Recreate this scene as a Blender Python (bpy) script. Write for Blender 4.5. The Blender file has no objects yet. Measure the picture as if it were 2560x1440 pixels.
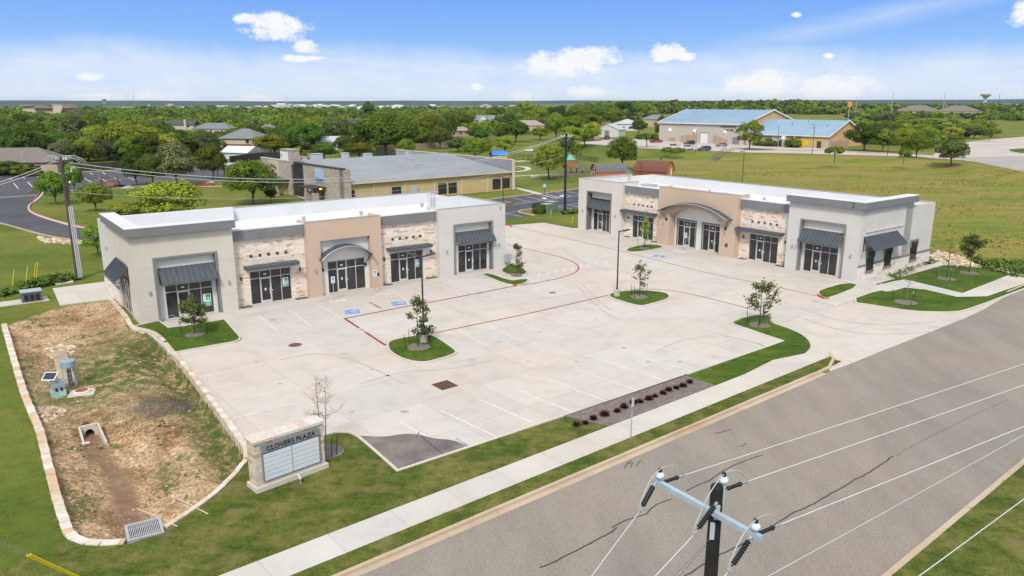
import bpy, math, random
import numpy as np
from mathutils import Vector, Matrix
R = math.radians
sc = bpy.context.scene
COL = sc.collection
random.seed(7)
RNG = np.random.default_rng(11)

# ------------------------------------------------------------------ camera
CAM_H, FPX, HORIZ = 17.85, 1880.0, 256.0        # drone height; focal length and horizon row on a 2560 x 1440 frame
PITCH = math.atan((720 - HORIZ) / FPX)
cd = bpy.data.cameras.new('camera')
cd.sensor_width = 36.0
cd.lens = FPX / 2560 * 36.0
cd.clip_start, cd.clip_end = 0.5, 30000
cam = bpy.data.objects.new('camera', cd)
cam.location = (0, 0, CAM_H)
cam.rotation_euler = (math.pi / 2 - PITCH, 0, 0)
COL.objects.link(cam)
sc.camera = cam
sc.cycles.max_bounces = 5
sc.cycles.diffuse_bounces = 3
sc.cycles.glossy_bounces = 2
sc.cycles.transparent_max_bounces = 6
sc.cycles.volume_bounces = 0
sc.cycles.caustics_reflective = sc.cycles.caustics_refractive = False

# ------------------------------------------------------------------ exposure, sun, sky
sc.view_settings.view_transform = 'Standard'
sc.view_settings.look = 'None'
sc.view_settings.gamma = 1.0
sc.view_settings.use_curve_mapping = False
EXPO = 0.6
sc.view_settings.exposure = EXPO
SUN_EL, SUN_AZ = 47.0, 188.0                     # azimuth clockwise from +Y
sl = bpy.data.lights.new('sun', 'SUN')
sl.energy, sl.angle, sl.color = 2.0, R(11), (1.0, 0.93, 0.83)
sun = bpy.data.objects.new('sun', sl)
_e, _a = R(SUN_EL), R(SUN_AZ)
sdir = Vector((math.sin(_a) * math.cos(_e), math.cos(_a) * math.cos(_e), math.sin(_e)))
sun.rotation_euler = sdir.to_track_quat('Z', 'Y').to_euler()
sun.location = sdir * 200
COL.objects.link(sun)


def s2l(c):
    c = np.asarray(c, float) / 255.0
    return tuple(np.where(c <= 0.04045, c / 12.92, ((c + 0.055) / 1.055) ** 2.4))


def build_world():
    w = bpy.data.worlds.new("World")
    sc.world = w
    w.use_nodes = True
    nt = w.node_tree
    nt.nodes.clear()
    N = lambda t, **k: _node(nt, t, **k)
    L = nt.links.new
    out = N('ShaderNodeOutputWorld')
    tc = N('ShaderNodeTexCoord')
    sep = N('ShaderNodeSeparateXYZ')
    L(tc.outputs['Generated'], sep.inputs[0])
    sky = N('ShaderNodeTexSky')
    sky.sky_type = 'NISHITA'
    sky.sun_disc = False
    sky.sun_elevation = R(SUN_EL)
    sky.sun_rotation = R(SUN_AZ)
    sky.altitude = 200
    sky.dust_density = 1.5
    k = 2.0 ** -EXPO

    def math_(op, a, b=None, clamp=False):
        m = N('ShaderNodeMath', operation=op)
        m.use_clamp = clamp
        for i, x in enumerate((a, b)):
            if x is None:
                continue
            if isinstance(x, (int, float)):
                m.inputs[i].default_value = x
            else:
                L(x, m.inputs[i])
        return m.outputs[0]
    z = sep.outputs[2]
    # azimuth / elevation (degrees) of the direction
    az = math_('MULTIPLY', math_('ARCTAN2', sep.outputs[0], sep.outputs[1]), 57.2958)
    el = math_('MULTIPLY', math_('ARCSINE', z), 57.2958)
    com = N('ShaderNodeCombineXYZ')
    L(az, com.inputs[0]); L(el, com.inputs[1])

    def noise(scale, detail, rough, sy=1.0, off=0.0):
        mp = N('ShaderNodeMapping')
        mp.inputs['Scale'].default_value = (1, sy, 1)
        mp.inputs['Location'].default_value = (off, off * .7, 0)
        L(com.outputs[0], mp.inputs[0])
        n = N('ShaderNodeTexNoise')
        n.inputs['Scale'].default_value = scale
        n.inputs['Detail'].default_value = detail
        n.inputs['Roughness'].default_value = rough
        L(mp.outputs[0], n.inputs['Vector'])
        return n.outputs['Fac']
    # clear blue gradient, horizon to 12 degrees
    ramp = N('ShaderNodeValToRGB')
    er = ramp.color_ramp
    er.elements[0].position = 0.0
    er.elements[1].position = 1.0
    stops = [(0.0, (226, 235, 249)), (0.10, (190, 216, 252)), (0.28, (158, 199, 253)), (0.42, (141, 188, 252)), (0.6, (122, 172, 250)), (1.0, (96, 150, 240))]
    while len(er.elements) < len(stops):
        er.elements.new(0.5)
    for e, (p, c) in zip(er.elements, stops):
        e.position = p
        e.color = (*s2l(c), 1)
    L(math_('DIVIDE', el, 12.0, True), ramp.inputs[0])
    # thin haze veil with a ragged upper edge near 3.5 degrees
    ed = math_('ADD', math_('MULTIPLY', math_('SUBTRACT', noise(0.09, 5, 0.6, 0.6), 0.5), 3.6), 4.0)
    edge = math_('DIVIDE', math_('SUBTRACT', ed, el), 1.5, True)
    wisps = math_('MULTIPLY_ADD', noise(0.22, 6, 0.62, 3.0, 5.0), 0.9)
    wn = nt.nodes[-1]
    veil = math_('MULTIPLY', edge, math_('ADD', math_('MULTIPLY', noise(0.3, 5, 0.6, 3.5, 9.0), 0.8), 0.14))
    # streak rising on the right
    st = math_('SUBTRACT', el, math_('ADD', math_('MULTIPLY', math_('SUBTRACT', az, 14.0), 0.19), 3.4))
    st = math_('SUBTRACT', 1.0, math_('DIVIDE', math_('ABSOLUTE', st), 1.0), True)
    st = math_('MULTIPLY', math_('MULTIPLY', st, noise(0.2, 5, 0.6, 4.0, 3.0)), math_('DIVIDE', math_('SUBTRACT', az, 10.0), 10.0, True))
    veil = math_('MAXIMUM', veil, math_('MULTIPLY', st, 0.55))
    m1 = N('ShaderNodeMix', data_type='RGBA')
    L(veil, m1.inputs[0]); L(ramp.outputs[0], m1.inputs[6])
    m1.inputs[7].default_value = (*s2l((244, 249, 255)), 1)
    # cumulus puffs : (azimuth, elevation, half width, half height)
    puffs = [(-16.6, 5.05, 2.1, .9), (-18.4, 5.5, .8, .35), (-14.6, 3.75, .75, .5), (3.9, 2.75, 2.9, .95), (5.9, 3.2, 1.9, .75), (11.2, 3.5, 1.1, .65),
             (12.3, 3.2, .8, .35), (17.9, 1.2, 2.4, .95), (22.6, .95, 2.4, .85), (33.0, 5.2, .9, .8), (35.2, 4.6, .6, .4), (5.4, .75, 1.2, .5), (.6, .35, .9, .35),
             (-18.2, .0, 1.6, .5), (-24.5, .2, 1.9, .5), (-28, .3, 1.5, .3), (19.6, 5.75, .35, .2), (21.9, 3.1, .35, .2), (-2.6, 1.1, .5, .25), (-15.0, 3.0, 1.2, .25), (-28.5, 1.6, 1.0, .25)]
    dn1 = math_('MULTIPLY', math_('SUBTRACT', noise(0.8, 7, 0.62, 1.4), 0.5), 2.9)
    dn2 = math_('MULTIPLY', math_('SUBTRACT', noise(3.0, 4, 0.6, 1.3, 4.0), 0.5), 0.8)
    dist = math_('ADD', dn1, dn2)
    tot = None
    for (ca, ce, hw, hh) in puffs:
        a = math_('DIVIDE', math_('SUBTRACT', az, ca), hw * 1.22)
        b = math_('DIVIDE', math_('SUBTRACT', el, ce), hh * 1.15)
        q = math_('SUBTRACT', 1.0, math_('ADD', math_('MULTIPLY', a, a), math_('MULTIPLY', b, b)))
        tot = q if tot is None else math_('MAXIMUM', tot, q)
    cf = math_('MULTIPLY', math_('ADD', tot, dist), 1.35, True)
    cf = math_('MULTIPLY', cf, math_('ADD', math_('MULTIPLY', noise(.9, 5, .6, 1.2, 7.), 0.6), 0.66), True)
    m2 = N('ShaderNodeMix', data_type='RGBA')
    L(cf, m2.inputs[0]); L(m1.outputs[2], m2.inputs[6])
    m2.inputs[7].default_value = (*s2l((252, 252, 254)), 1)
    low = N('ShaderNodeBackground')
    low.inputs[1].default_value = k
    L(m2.outputs[2], low.inputs[0])
    # upper sky: Nishita behind a bright broken overcast
    n3 = N('ShaderNodeTexNoise')
    n3.inputs['Scale'].default_value = 2.2
    n3.inputs['Detail'].default_value = 5
    L(tc.outputs['Generated'], n3.inputs['Vector'])
    hi1 = N('ShaderNodeBackground'); hi1.inputs[1].default_value = 0.13
    L(sky.outputs[0], hi1.inputs[0])
    hi2 = N('ShaderNodeBackground'); hi2.inputs[0].default_value = (1.0, 0.99, 0.97, 1); hi2.inputs[1].default_value = 0.78
    ms = N('ShaderNodeMixShader')
    L(math_('MULTIPLY', math_('SUBTRACT', n3.outputs['Fac'], 0.28), 2.6, True), ms.inputs[0])
    L(hi1.outputs[0], ms.inputs[1]); L(hi2.outputs[0], ms.inputs[2])
    mx = N('ShaderNodeMixShader')
    L(math_('DIVIDE', math_('SUBTRACT', el, 9.0), 10.0, True), mx.inputs[0])
    L(low.outputs[0], mx.inputs[1]); L(ms.outputs[0], mx.inputs[2])
    L(mx.outputs[0], out.inputs[0])


def _node(nt, t, **k):
    n = nt.nodes.new(t)
    for a, b in k.items():
        setattr(n, a, b)
    return n


build_world()


# ------------------------------------------------------------------ photo pixel -> point on a level plane
def g(u, v, z=0.0):
    dx, dy = (u - 1280) / FPX, -(v - 720) / FPX
    y = math.cos(PITCH) + dy * math.sin(PITCH)
    zz = -math.sin(PITCH) + dy * math.cos(PITCH)
    t = (z - CAM_H) / zz
    return Vector((dx * t, y * t, z))


def gp(pts, z=0.0):
    return [g(u, v, z) for u, v in pts]


def hgt(v, p):
    """height at which the vertical through ground point p crosses photo row v"""
    k = (720 - v) / FPX
    return CAM_H + p[1] * (k * math.cos(PITCH) - math.sin(PITCH)) / (math.cos(PITCH) + k * math.sin(PITCH))


def chaikin(pts, n=2, closed=True):
    pts = [Vector(p) for p in pts]
    for _ in range(n):
        o = [] if closed else [pts[0]]
        m = len(pts)
        for i in range(m if closed else m - 1):
            a, b = pts[i], pts[(i + 1) % m]
            o += [a * .75 + b * .25, a * .25 + b * .75]
        if not closed:
            o.append(pts[-1])
        pts = o
    return pts


# ------------------------------------------------------------------ tagging
def tag(o, label=None, cat=None, group=None, kind=None):
    for k, v in (('label', label), ('category', cat), ('group', group), ('kind', kind)):
        if v:
            o[k] = v
    return o


def thing(name, label, cat, loc=(0, 0, 0), rz=0.0, group=None, scale=1.0):
    o = bpy.data.objects.new(name, None)
    o.empty_display_size = 0.3
    o.location = loc
    o.rotation_euler = (0, 0, rz)
    o.scale = (scale,) * 3 if isinstance(scale, (int, float)) else scale
    COL.objects.link(o)
    return tag(o, label, cat, group)


def copy_tree(o, parent=None):
    c = o.copy()
    COL.objects.link(c)
    c.parent = parent
    for ch in list(o.children):
        copy_tree(ch, c)
    return c


class MB:
    """mesh builder: collects faces, builds one object with box-projected UVs in metres"""
    def __init__(s):
        s.v, s.f, s.m = [], [], []

    def add(s, vs, fs, mi=0):
        b = len(s.v)
        s.v += [tuple(p) for p in vs]
        for f in fs:
            s.f.append([i + b for i in f])
            s.m.append(mi)
        return s

    def box(s, x0, y0, z0, x1, y1, z1, mi=0, M=None):
        vs = [Vector(p) for p in ((x0, y0, z0), (x1, y0, z0), (x1, y1, z0), (x0, y1, z0), (x0, y0, z1), (x1, y0, z1), (x1, y1, z1), (x0, y1, z1))]
        if M is not None:
            vs = [M @ p for p in vs]
        return s.add(vs, [(0, 3, 2, 1), (4, 5, 6, 7), (0, 1, 5, 4), (1, 2, 6, 5), (2, 3, 7, 6), (3, 0, 4, 7)], mi)

    def prism(s, poly, z0, z1, mi=0, mside=None):
        n = len(poly)
        a = sum(poly[i][0] * poly[(i + 1) % n][1] - poly[(i + 1) % n][0] * poly[i][1] for i in range(n))
        if a < 0:
            poly = list(reversed(poly))
        s.add([(p[0], p[1], z1) for p in poly], [list(range(n))], mi)
        vs = [(p[0], p[1], z0) for p in poly] + [(p[0], p[1], z1) for p in poly]
        s.add(vs, [(i, (i + 1) % n, n + (i + 1) % n, n + i) for i in range(n)], mi if mside is None else mside)
        return s

    def flat(s, poly, z, mi=0):
        n = len(poly)
        a = sum(poly[i][0] * poly[(i + 1) % n][1] - poly[(i + 1) % n][0] * poly[i][1] for i in range(n))
        if a < 0:
            poly = list(reversed(poly))
        return s.add([(p[0], p[1], z) for p in poly], [list(range(n))], mi)

    def ribbon(s, path, w0, w1, z, mi=0, closed=False):
        """flat band along a path between side offsets w0 and w1"""
        L, Rr = offs(path, w0, closed), offs(path, w1, closed)
        n = len(path)
        s.add([(p[0], p[1], z) for p in L] + [(p[0], p[1], z) for p in Rr],
              [((i), (i + 1) % n, n + (i + 1) % n, n + i) for i in range(n if closed else n - 1)], mi)
        return s

    def kerb(s, path, w0, w1, z0, z1, mi=0, closed=False):
        A, B = offs(path, w0, closed), offs(path, w1, closed)
        n = len(path)
        vs = [(p[0], p[1], z) for q in (A, B) for z in (z0, z1) for p in q]   # A0 A1 B0 B1
        fs = []
        for i in range(n if closed else n - 1):
            j = (i + 1) % n
            fs += [(n + i, n + j, 3 * n + j, 3 * n + i), (i, j, n + j, n + i), (2 * n + j, 2 * n + i, 3 * n + i, 3 * n + j)]
        if not closed:
            fs += [(0, n, 3 * n, 2 * n), (n - 1, 3 * n - 1, 4 * n - 1, 2 * n - 1)]
        return s.add(vs, fs, mi)

    def tube(s, path, r, n=6, mi=0, caps=True):
        path = [Vector(p) for p in path]
        k = len(path)
        rs = r if isinstance(r, (list, tuple)) else [r] * k
        vs, fs = [], []
        up = None
        for i, p in enumerate(path):
            d = (path[min(i + 1, k - 1)] - path[max(i - 1, 0)]).normalized()
            if up is None or abs(d.dot(up)) > .95:
                up = Vector((0, 0, 1)) if abs(d.z) < .9 else Vector((1, 0, 0))
            a = d.cross(up).normalized()
            b = d.cross(a).normalized()
            for j in range(n):
                t = 2 * math.pi * j / n
                vs.append(p + (a * math.cos(t) + b * math.sin(t)) * rs[i])
        for i in range(k - 1):
            for j in range(n):
                fs.append((i * n + j, i * n + (j + 1) % n, (i + 1) * n + (j + 1) % n, (i + 1) * n + j))
        if caps:
            fs += [tuple(range(n)), tuple(reversed(range((k - 1) * n, k * n)))]
        return s.add(vs, fs, mi)

    def bar(s, a, b, w, h, mi=0):
        a, b = Vector(a), Vector(b)
        d = (b - a).normalized()
        up = Vector((0, 0, 1)) if abs(d.z) < .95 else Vector((1, 0, 0))
        x = d.cross(up).normalized() * w / 2
        y = x.cross(d).normalized() * h / 2
        return s.add([a - x - y, a + x - y, a + x + y, a - x + y, b - x - y, b + x - y, b + x + y, b - x + y],
                     [(0, 1, 2, 3), (7, 6, 5, 4), (0, 4, 5, 1), (1, 5, 6, 2), (2, 6, 7, 3), (3, 7, 4, 0)], mi)

    def lathe(s, prof, n=16, c=(0, 0, 0), mi=0, M=None):
        vs, fs = [], []
        for r, z in prof:
            for j in range(n):
                t = 2 * math.pi * j / n
                p = Vector((r * math.cos(t), r * math.sin(t), z))
                vs.append((M @ p if M is not None else p) + Vector(c))
        k = len(prof)
        for i in range(k - 1):
            for j in range(n):
                fs.append((i * n + j, i * n + (j + 1) % n, (i + 1) * n + (j + 1) % n, (i + 1) * n + j))
        fs += [tuple(reversed(range(n))), tuple(range((k - 1) * n, k * n))]
        return s.add(vs, fs, mi)

    def mesh(s, name, mats, smooth=False):
        me = bpy.data.meshes.new(name)
        me.from_pydata([tuple(p) for p in s.v], [], s.f)
        for m in (mats if isinstance(mats, (list, tuple)) else [mats]):
            me.materials.append(m)
        me.polygons.foreach_set('material_index', s.m)
        me.polygons.foreach_set('use_smooth', [smooth] * len(s.f))
        box_uv(me)
        me.update()
        return me

    def build(s, name, mats, parent=None, smooth=False, loc=None, rz=None):
        o = bpy.data.objects.new(name, s.mesh(name, mats, smooth))
        COL.objects.link(o)
        if parent is not None:
            o.parent = parent
        if loc is not None:
            o.location = loc
        if rz is not None:
            o.rotation_euler = (0, 0, rz)
        return o


def box_uv(me):
    uv = me.uv_layers.new(name='UVMap')
    nl = len(me.loops)
    co = np.empty(len(me.vertices) * 3, np.float32)
    me.vertices.foreach_get('co', co)
    co = co.reshape(-1, 3)
    vi = np.empty(nl, np.int32)
    me.loops.foreach_get('vertex_index', vi)
    nn = np.empty(len(me.polygons) * 3, np.float32)
    me.polygons.foreach_get('normal', nn)
    nn = np.abs(nn.reshape(-1, 3))
    lt = np.empty(len(me.polygons), np.int32)
    me.polygons.foreach_get('loop_total', lt)
    n = np.repeat(nn, lt, axis=0)
    p = co[vi]
    u = np.where((n[:, 0] > n[:, 1]) & (n[:, 0] > n[:, 2]), p[:, 1], p[:, 0])
    v = np.where((n[:, 2] >= n[:, 0]) & (n[:, 2] >= n[:, 1]), p[:, 1], p[:, 2])
    uv.data.foreach_set('uv', np.stack([u, v], 1).astype(np.float32).ravel())


def offs(path, w, closed=False):
    out = []
    n = len(path)
    P = [Vector((p[0], p[1])) for p in path]
    for i in range(n):
        a = P[i - 1] if (i > 0 or closed) else P[i]
        b = P[(i + 1) % n] if (i < n - 1 or closed) else P[i]
        d1 = (P[i] - a).normalized() if (P[i] - a).length > 1e-6 else None
        d2 = (b - P[i]).normalized() if (b - P[i]).length > 1e-6 else None
        d1 = d1 or d2
        d2 = d2 or d1
        n1, n2 = Vector((-d1.y, d1.x)), Vector((-d2.y, d2.x))
        m = (n1 + n2)
        m = m.normalized() if m.length > 1e-6 else n1
        c = max(.4, m.dot(n1))
        out.append(P[i] + m * (w / c))
    return out


def struct(o):
    o['kind'] = 'structure'
    return o


# ------------------------------------------------------------------ materials
def new_mat(name):
    m = bpy.data.materials.new(name)
    m.use_nodes = True
    nt = m.node_tree
    b = nt.nodes['Principled BSDF']
    return m, nt, b


def _noise(nt, src, scale, detail=4, rough=.55, vscale=None):
    n = nt.nodes.new('ShaderNodeTexNoise')
    n.inputs['Scale'].default_value = scale
    n.inputs['Detail'].default_value = detail
    n.inputs['Roughness'].default_value = rough
    if vscale:
        mp = nt.nodes.new('ShaderNodeMapping')
        mp.inputs['Scale'].default_value = vscale
        nt.links.new(src, mp.inputs[0])
        src = mp.outputs[0]
    nt.links.new(src, n.inputs['Vector'])
    return n.outputs['Fac']


def _ramp(nt, fac, stops, interp='LINEAR'):
    r = nt.nodes.new('ShaderNodeValToRGB')
    r.color_ramp.interpolation = interp
    while len(r.color_ramp.elements) < len(stops):
        r.color_ramp.elements.new(.5)
    for e, (p, c) in zip(r.color_ramp.elements, stops):
        e.position = p
        e.color = (*c, 1) if isinstance(c, (tuple, list)) else (c, c, c, 1)
    nt.links.new(fac, r.inputs[0])
    return r.outputs[0]


def _mix(nt, fac, a, b, mode='MIX'):
    m = nt.nodes.new('ShaderNodeMix')
    m.data_type = 'RGBA'
    m.blend_type = mode
    for i, x in ((0, fac), (6, a), (7, b)):
        if isinstance(x, (int, float)):
            m.inputs[i].default_value = x
        elif isinstance(x, tuple):
            m.inputs[i].default_value = (*x, 1)
        else:
            nt.links.new(x, m.inputs[i])
    return m.outputs[2]


def _bump(nt, b, h, strength=.3, dist=.02):
    bp = nt.nodes.new('ShaderNodeBump')
    bp.inputs['Strength'].default_value = strength
    bp.inputs['Distance'].default_value = dist
    nt.links.new(h, bp.inputs['Height'])
    nt.links.new(bp.outputs[0], b.inputs['Normal'])


def _pos(nt):
    return nt.nodes.new('ShaderNodeNewGeometry').outputs['Position']


def _obj(nt):
    return nt.nodes.new('ShaderNodeTexCoord').outputs['Object']


def mat(name, col, rough=.7, var=.12, scale=1.5, metal=0.0, bump=0.0, bscale=None, spec=.4, coord='obj', emit=None, fine=0.0):
    """plain material whose colour wanders by +-var over noise of the given scale"""
    m, nt, b = new_mat(name)
    src = _obj(nt) if coord == 'obj' else _pos(nt)
    n = _noise(nt, src, scale)
    lo = tuple(max(0, c * (1 - var)) for c in col)
    hi = tuple(min(1, c * (1 + var)) for c in col)
    c = _ramp(nt, n, [(.3, lo), (.7, hi)])
    if fine:
        n2 = _noise(nt, src, scale * 22, 2)
        c = _mix(nt, 1.0, c, _ramp(nt, n2, [(.25, 1 - fine), (.75, 1 + fine * .3)]), 'MULTIPLY')
    nt.links.new(c, b.inputs['Base Color'])
    b.inputs['Roughness'].default_value = rough
    b.inputs['Metallic'].default_value = metal
    b.inputs['Specular IOR Level'].default_value = spec
    if bump:
        _bump(nt, b, _noise(nt, src, bscale or scale * 12, 3), bump, .01)
    if emit:
        b.inputs['Emission Color'].default_value = (*emit[0], 1)
        b.inputs['Emission Strength'].default_value = emit[1]
    return m


def stone_mat(name, palette, mortar, bw=.62, bh=.2, msize=.008, dirt=.25):
    """coursed limestone blocks on the UV grid"""
    m, nt, b = new_mat(name)
    uv = nt.nodes.new('ShaderNodeUVMap').outputs[0]
    # wobble rows a little
    br = nt.nodes.new('ShaderNodeTexBrick')
    br.offset = .37
    br.squash = .6
    br.squash_frequency = 3
    for k_, v_ in (('Scale', 1.0), ('Brick Width', bw), ('Row Height', bh), ('Mortar Size', msize), ('Mortar Smooth', .2), ('Bias', 0.0)):
        br.inputs[k_].default_value = v_
    br.inputs['Color1'].default_value = (0, 0, 0, 1)
    br.inputs['Color2'].default_value = (1, 1, 1, 1)
    br.inputs['Mortar'].default_value = (.5, .5, .5, 1)
    nt.links.new(uv, br.inputs['Vector'])
    c = _ramp(nt, br.outputs['Color'], palette, 'CONSTANT')
    n = _noise(nt, uv, 6, 5, .65)
    c = _mix(nt, 1.0, c, _ramp(nt, n, [(.25, 1 - dirt), (.7, 1.06)]), 'MULTIPLY')
    c = _mix(nt, br.outputs['Fac'], c, mortar)
    nt.links.new(c, b.inputs['Base Color'])
    b.inputs['Roughness'].default_value = .85
    inv = nt.nodes.new('ShaderNodeMath'); inv.operation = 'MULTIPLY_ADD'
    inv.inputs[1].default_value = -1; inv.inputs[2].default_value = 1
    nt.links.new(br.outputs['Fac'], inv.inputs[0])
    ad = nt.nodes.new('ShaderNodeMath'); ad.operation = 'ADD'
    nt.links.new(inv.outputs[0], ad.inputs[0]); nt.links.new(n, ad.inputs[1])
    _bump(nt, b, ad.outputs[0], .5, .02)
    return m


def grass_mat(name, greens, big=.25, streak=None, dry=None):
    m, nt, b = new_mat(name)
    p = _pos(nt)
    n1 = _noise(nt, p, big, 5, .6, streak)
    c = _ramp(nt, n1, [(.34, greens[0]), (.5, greens[1]), (.66, greens[2])])
    n2 = _noise(nt, p, 2.0, 5, .75)
    c = _mix(nt, 1.0, c, _ramp(nt, n2, [(.25, .5), (.5, 1.0), (.75, 1.45)]), 'MULTIPLY')
    nm = _noise(nt, p, .55, 3, .6, (.5, 2.2, 1))
    c = _mix(nt, _ramp(nt, nm, [(.5, 0.0), (.72, .5)]), c, tuple(min(1, x * y) for x, y in zip(greens[2], (1.45, 1.2, 1.5))))
    n3 = _noise(nt, p, 13, 3, .8)
    c = _mix(nt, 1.0, c, _ramp(nt, n3, [(.3, .5), (.7, 1.45)]), 'MULTIPLY')
    if dry:
        nd = _noise(nt, p, .7, 4, .6)
        c = _mix(nt, _ramp(nt, nd, [(.52, 0.0), (.68, .65)]), c, dry)
    nt.links.new(c, b.inputs['Base Color'])
    b.inputs['Roughness'].default_value = .9
    b.inputs['Specular IOR Level'].default_value = .15
    _bump(nt, b, n3, .8, .06)
    return m


def leaf_mat(name, dark, light, hue=.06):
    """leaf colour: per-tree shift plus clump-to-clump noise; a little light passes through"""
    m, nt, b = new_mat(name)
    oi = nt.nodes.new('ShaderNodeObjectInfo')
    n = _noise(nt, _obj(nt), .9, 3)
    c = _ramp(nt, n, [(.3, dark), (.72, light)])
    n2 = _noise(nt, _obj(nt), 7, 2)
    c = _mix(nt, 1.0, c, _ramp(nt, n2, [(.3, .7), (.7, 1.25)]), 'MULTIPLY')
    hs = nt.nodes.new('ShaderNodeHueSaturation')
    mr = nt.nodes.new('ShaderNodeMapRange')
    mr.inputs['To Min'].default_value = .5 - hue * .55
    mr.inputs['To Max'].default_value = .5 + hue * .5
    nt.links.new(oi.outputs['Random'], mr.inputs[0])
    nt.links.new(mr.outputs[0], hs.inputs['Hue'])
    mv = nt.nodes.new('ShaderNodeMath'); mv.operation = 'MULTIPLY'; mv.inputs[1].default_value = 7.31
    fr = nt.nodes.new('ShaderNodeMath'); fr.operation = 'FRACT'
    nt.links.new(oi.outputs['Random'], mv.inputs[0]); nt.links.new(mv.outputs[0], fr.inputs[0])
    mr2 = nt.nodes.new('ShaderNodeMapRange')
    mr2.inputs['To Min'].default_value = .7
    mr2.inputs['To Max'].default_value = 1.45
    nt.links.new(fr.outputs[0], mr2.inputs[0]); nt.links.new(mr2.outputs[0], hs.inputs['Value'])
    nt.links.new(c, hs.inputs['Color'])
    nt.links.new(hs.outputs[0], b.inputs['Base Color'])
    b.inputs['Roughness'].default_value = .75
    b.inputs['Specular IOR Level'].default_value = .2
    tr = nt.nodes.new('ShaderNodeBsdfTranslucent')
    nt.links.new(hs.outputs[0], tr.inputs[0])
    mx = nt.nodes.new('ShaderNodeMixShader'); mx.inputs[0].default_value = .28
    out = nt.nodes['Material Output']
    nt.links.new(b.outputs[0], mx.inputs[1]); nt.links.new(tr.outputs[0], mx.inputs[2]); nt.links.new(mx.outputs[0], out.inputs[0])
    return m

# ================================================================== SETTING
STREET_A = R(39.4)
SO = g(1380, 1122)
SE, SN = Vector((math.cos(STREET_A), math.sin(STREET_A))), Vector((-math.sin(STREET_A), math.cos(STREET_A)))


def S(s, n, z=0.0):
    """street frame: s along the street, n away from the road"""
    p = SO.xy + SE * s + SN * n
    return Vector((p.x, p.y, z))


def concrete_mat(name, base, pink, joint=4.6, stain=.5, rot=STREET_A):
    m, nt, b = new_mat(name)
    p = _pos(nt)
    n1 = _noise(nt, p, .075, 5, .6)
    c = _mix(nt, _ramp(nt, n1, [(.38, 0.0), (.62, 1.0)]), base, pink)
    n2 = _noise(nt, p, .5, 6, .68)
    c = _mix(nt, 1.0, c, _ramp(nt, n2, [(.22, 1 - .34 * stain), (.5, 1.0), (.8, 1.07)]), 'MULTIPLY')
    n3 = _noise(nt, p, 9, 3, .7)
    c = _mix(nt, 1.0, c, _ramp(nt, n3, [(.2, .93), (.6, 1.02)]), 'MULTIPLY')
    # sparse dark scuffs and drips
    n4 = _noise(nt, p, .85, 3, .5, (1, 2.6, 1))
    c = _mix(nt, _ramp(nt, n4, [(.69, 0.0), (.78, .32 * stain)]), c, tuple(x * .55 for x in base))
    # rusty tan washes
    n5 = _noise(nt, p, .16, 4, .65)
    c = _mix(nt, _ramp(nt, n5, [(.56, 0.0), (.72, .55 * stain)]), c, tuple(x * y for x, y in zip(pink, (1.0, .88, .74))))
    if joint:
        mp = nt.nodes.new('ShaderNodeMapping')
        mp.inputs['Rotation'].default_value = (0, 0, -rot)
        nt.links.new(p, mp.inputs[0])
        bt = nt.nodes.new('ShaderNodeTexBrick')
        bt.offset = 0
        for k_, v_ in (('Scale', 1.0), ('Brick Width', joint), ('Row Height', joint), ('Mortar Size', .02), ('Mortar Smooth', .3)):
            bt.inputs[k_].default_value = v_
        nt.links.new(mp.outputs[0], bt.inputs['Vector'])
        ff = nt.nodes.new('ShaderNodeMath'); ff.operation = 'MULTIPLY'; ff.inputs[1].default_value = .7
        nt.links.new(bt.outputs['Fac'], ff.inputs[0])
        c = _mix(nt, ff.outputs[0], c, tuple(x * .6 for x in base))
        # each pour has a slightly different tone
        bt.inputs['Color1'].default_value = (.945, .945, .95, 1)
        bt.inputs['Color2'].default_value = (1.03, 1.03, 1.02, 1)
        bt.inputs['Mortar'].default_value = (1, 1, 1, 1)
        c = _mix(nt, 1.0, c, bt.outputs['Color'], 'MULTIPLY')
    nt.links.new(c, b.inputs['Base Color'])
    b.inputs['Roughness'].default_value = .85
    b.inputs['Specular IOR Level'].default_value = .25
    _bump(nt, b, n3, .15, .01)
    return m


def asphalt_mat(name, base, warm, fine=.35, crack=.4):
    m, nt, b = new_mat(name)
    p = _pos(nt)
    n1 = _noise(nt, p, .09, 5, .6)
    c = _mix(nt, _ramp(nt, n1, [(.35, 0.0), (.65, 1.0)]), base, warm)
    n2 = _noise(nt, p, .35, 5, .65, (1.5, .4, 1))
    c = _mix(nt, 1.0, c, _ramp(nt, n2, [(.25, .82), (.55, 1.0), (.8, 1.1)]), 'MULTIPLY')
    n3 = _noise(nt, p, 11, 3, .8)
    c = _mix(nt, 1.0, c, _ramp(nt, n3, [(.25, 1 - fine), (.5, 1.0), (.8, 1 + fine * .5)]), 'MULTIPLY')
    nt.links.new(c, b.inputs['Base Color'])
    b.inputs['Roughness'].default_value = .9
    b.inputs['Specular IOR Level'].default_value = .2
    _bump(nt, b, n3, .3, .02)
    return m


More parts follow.
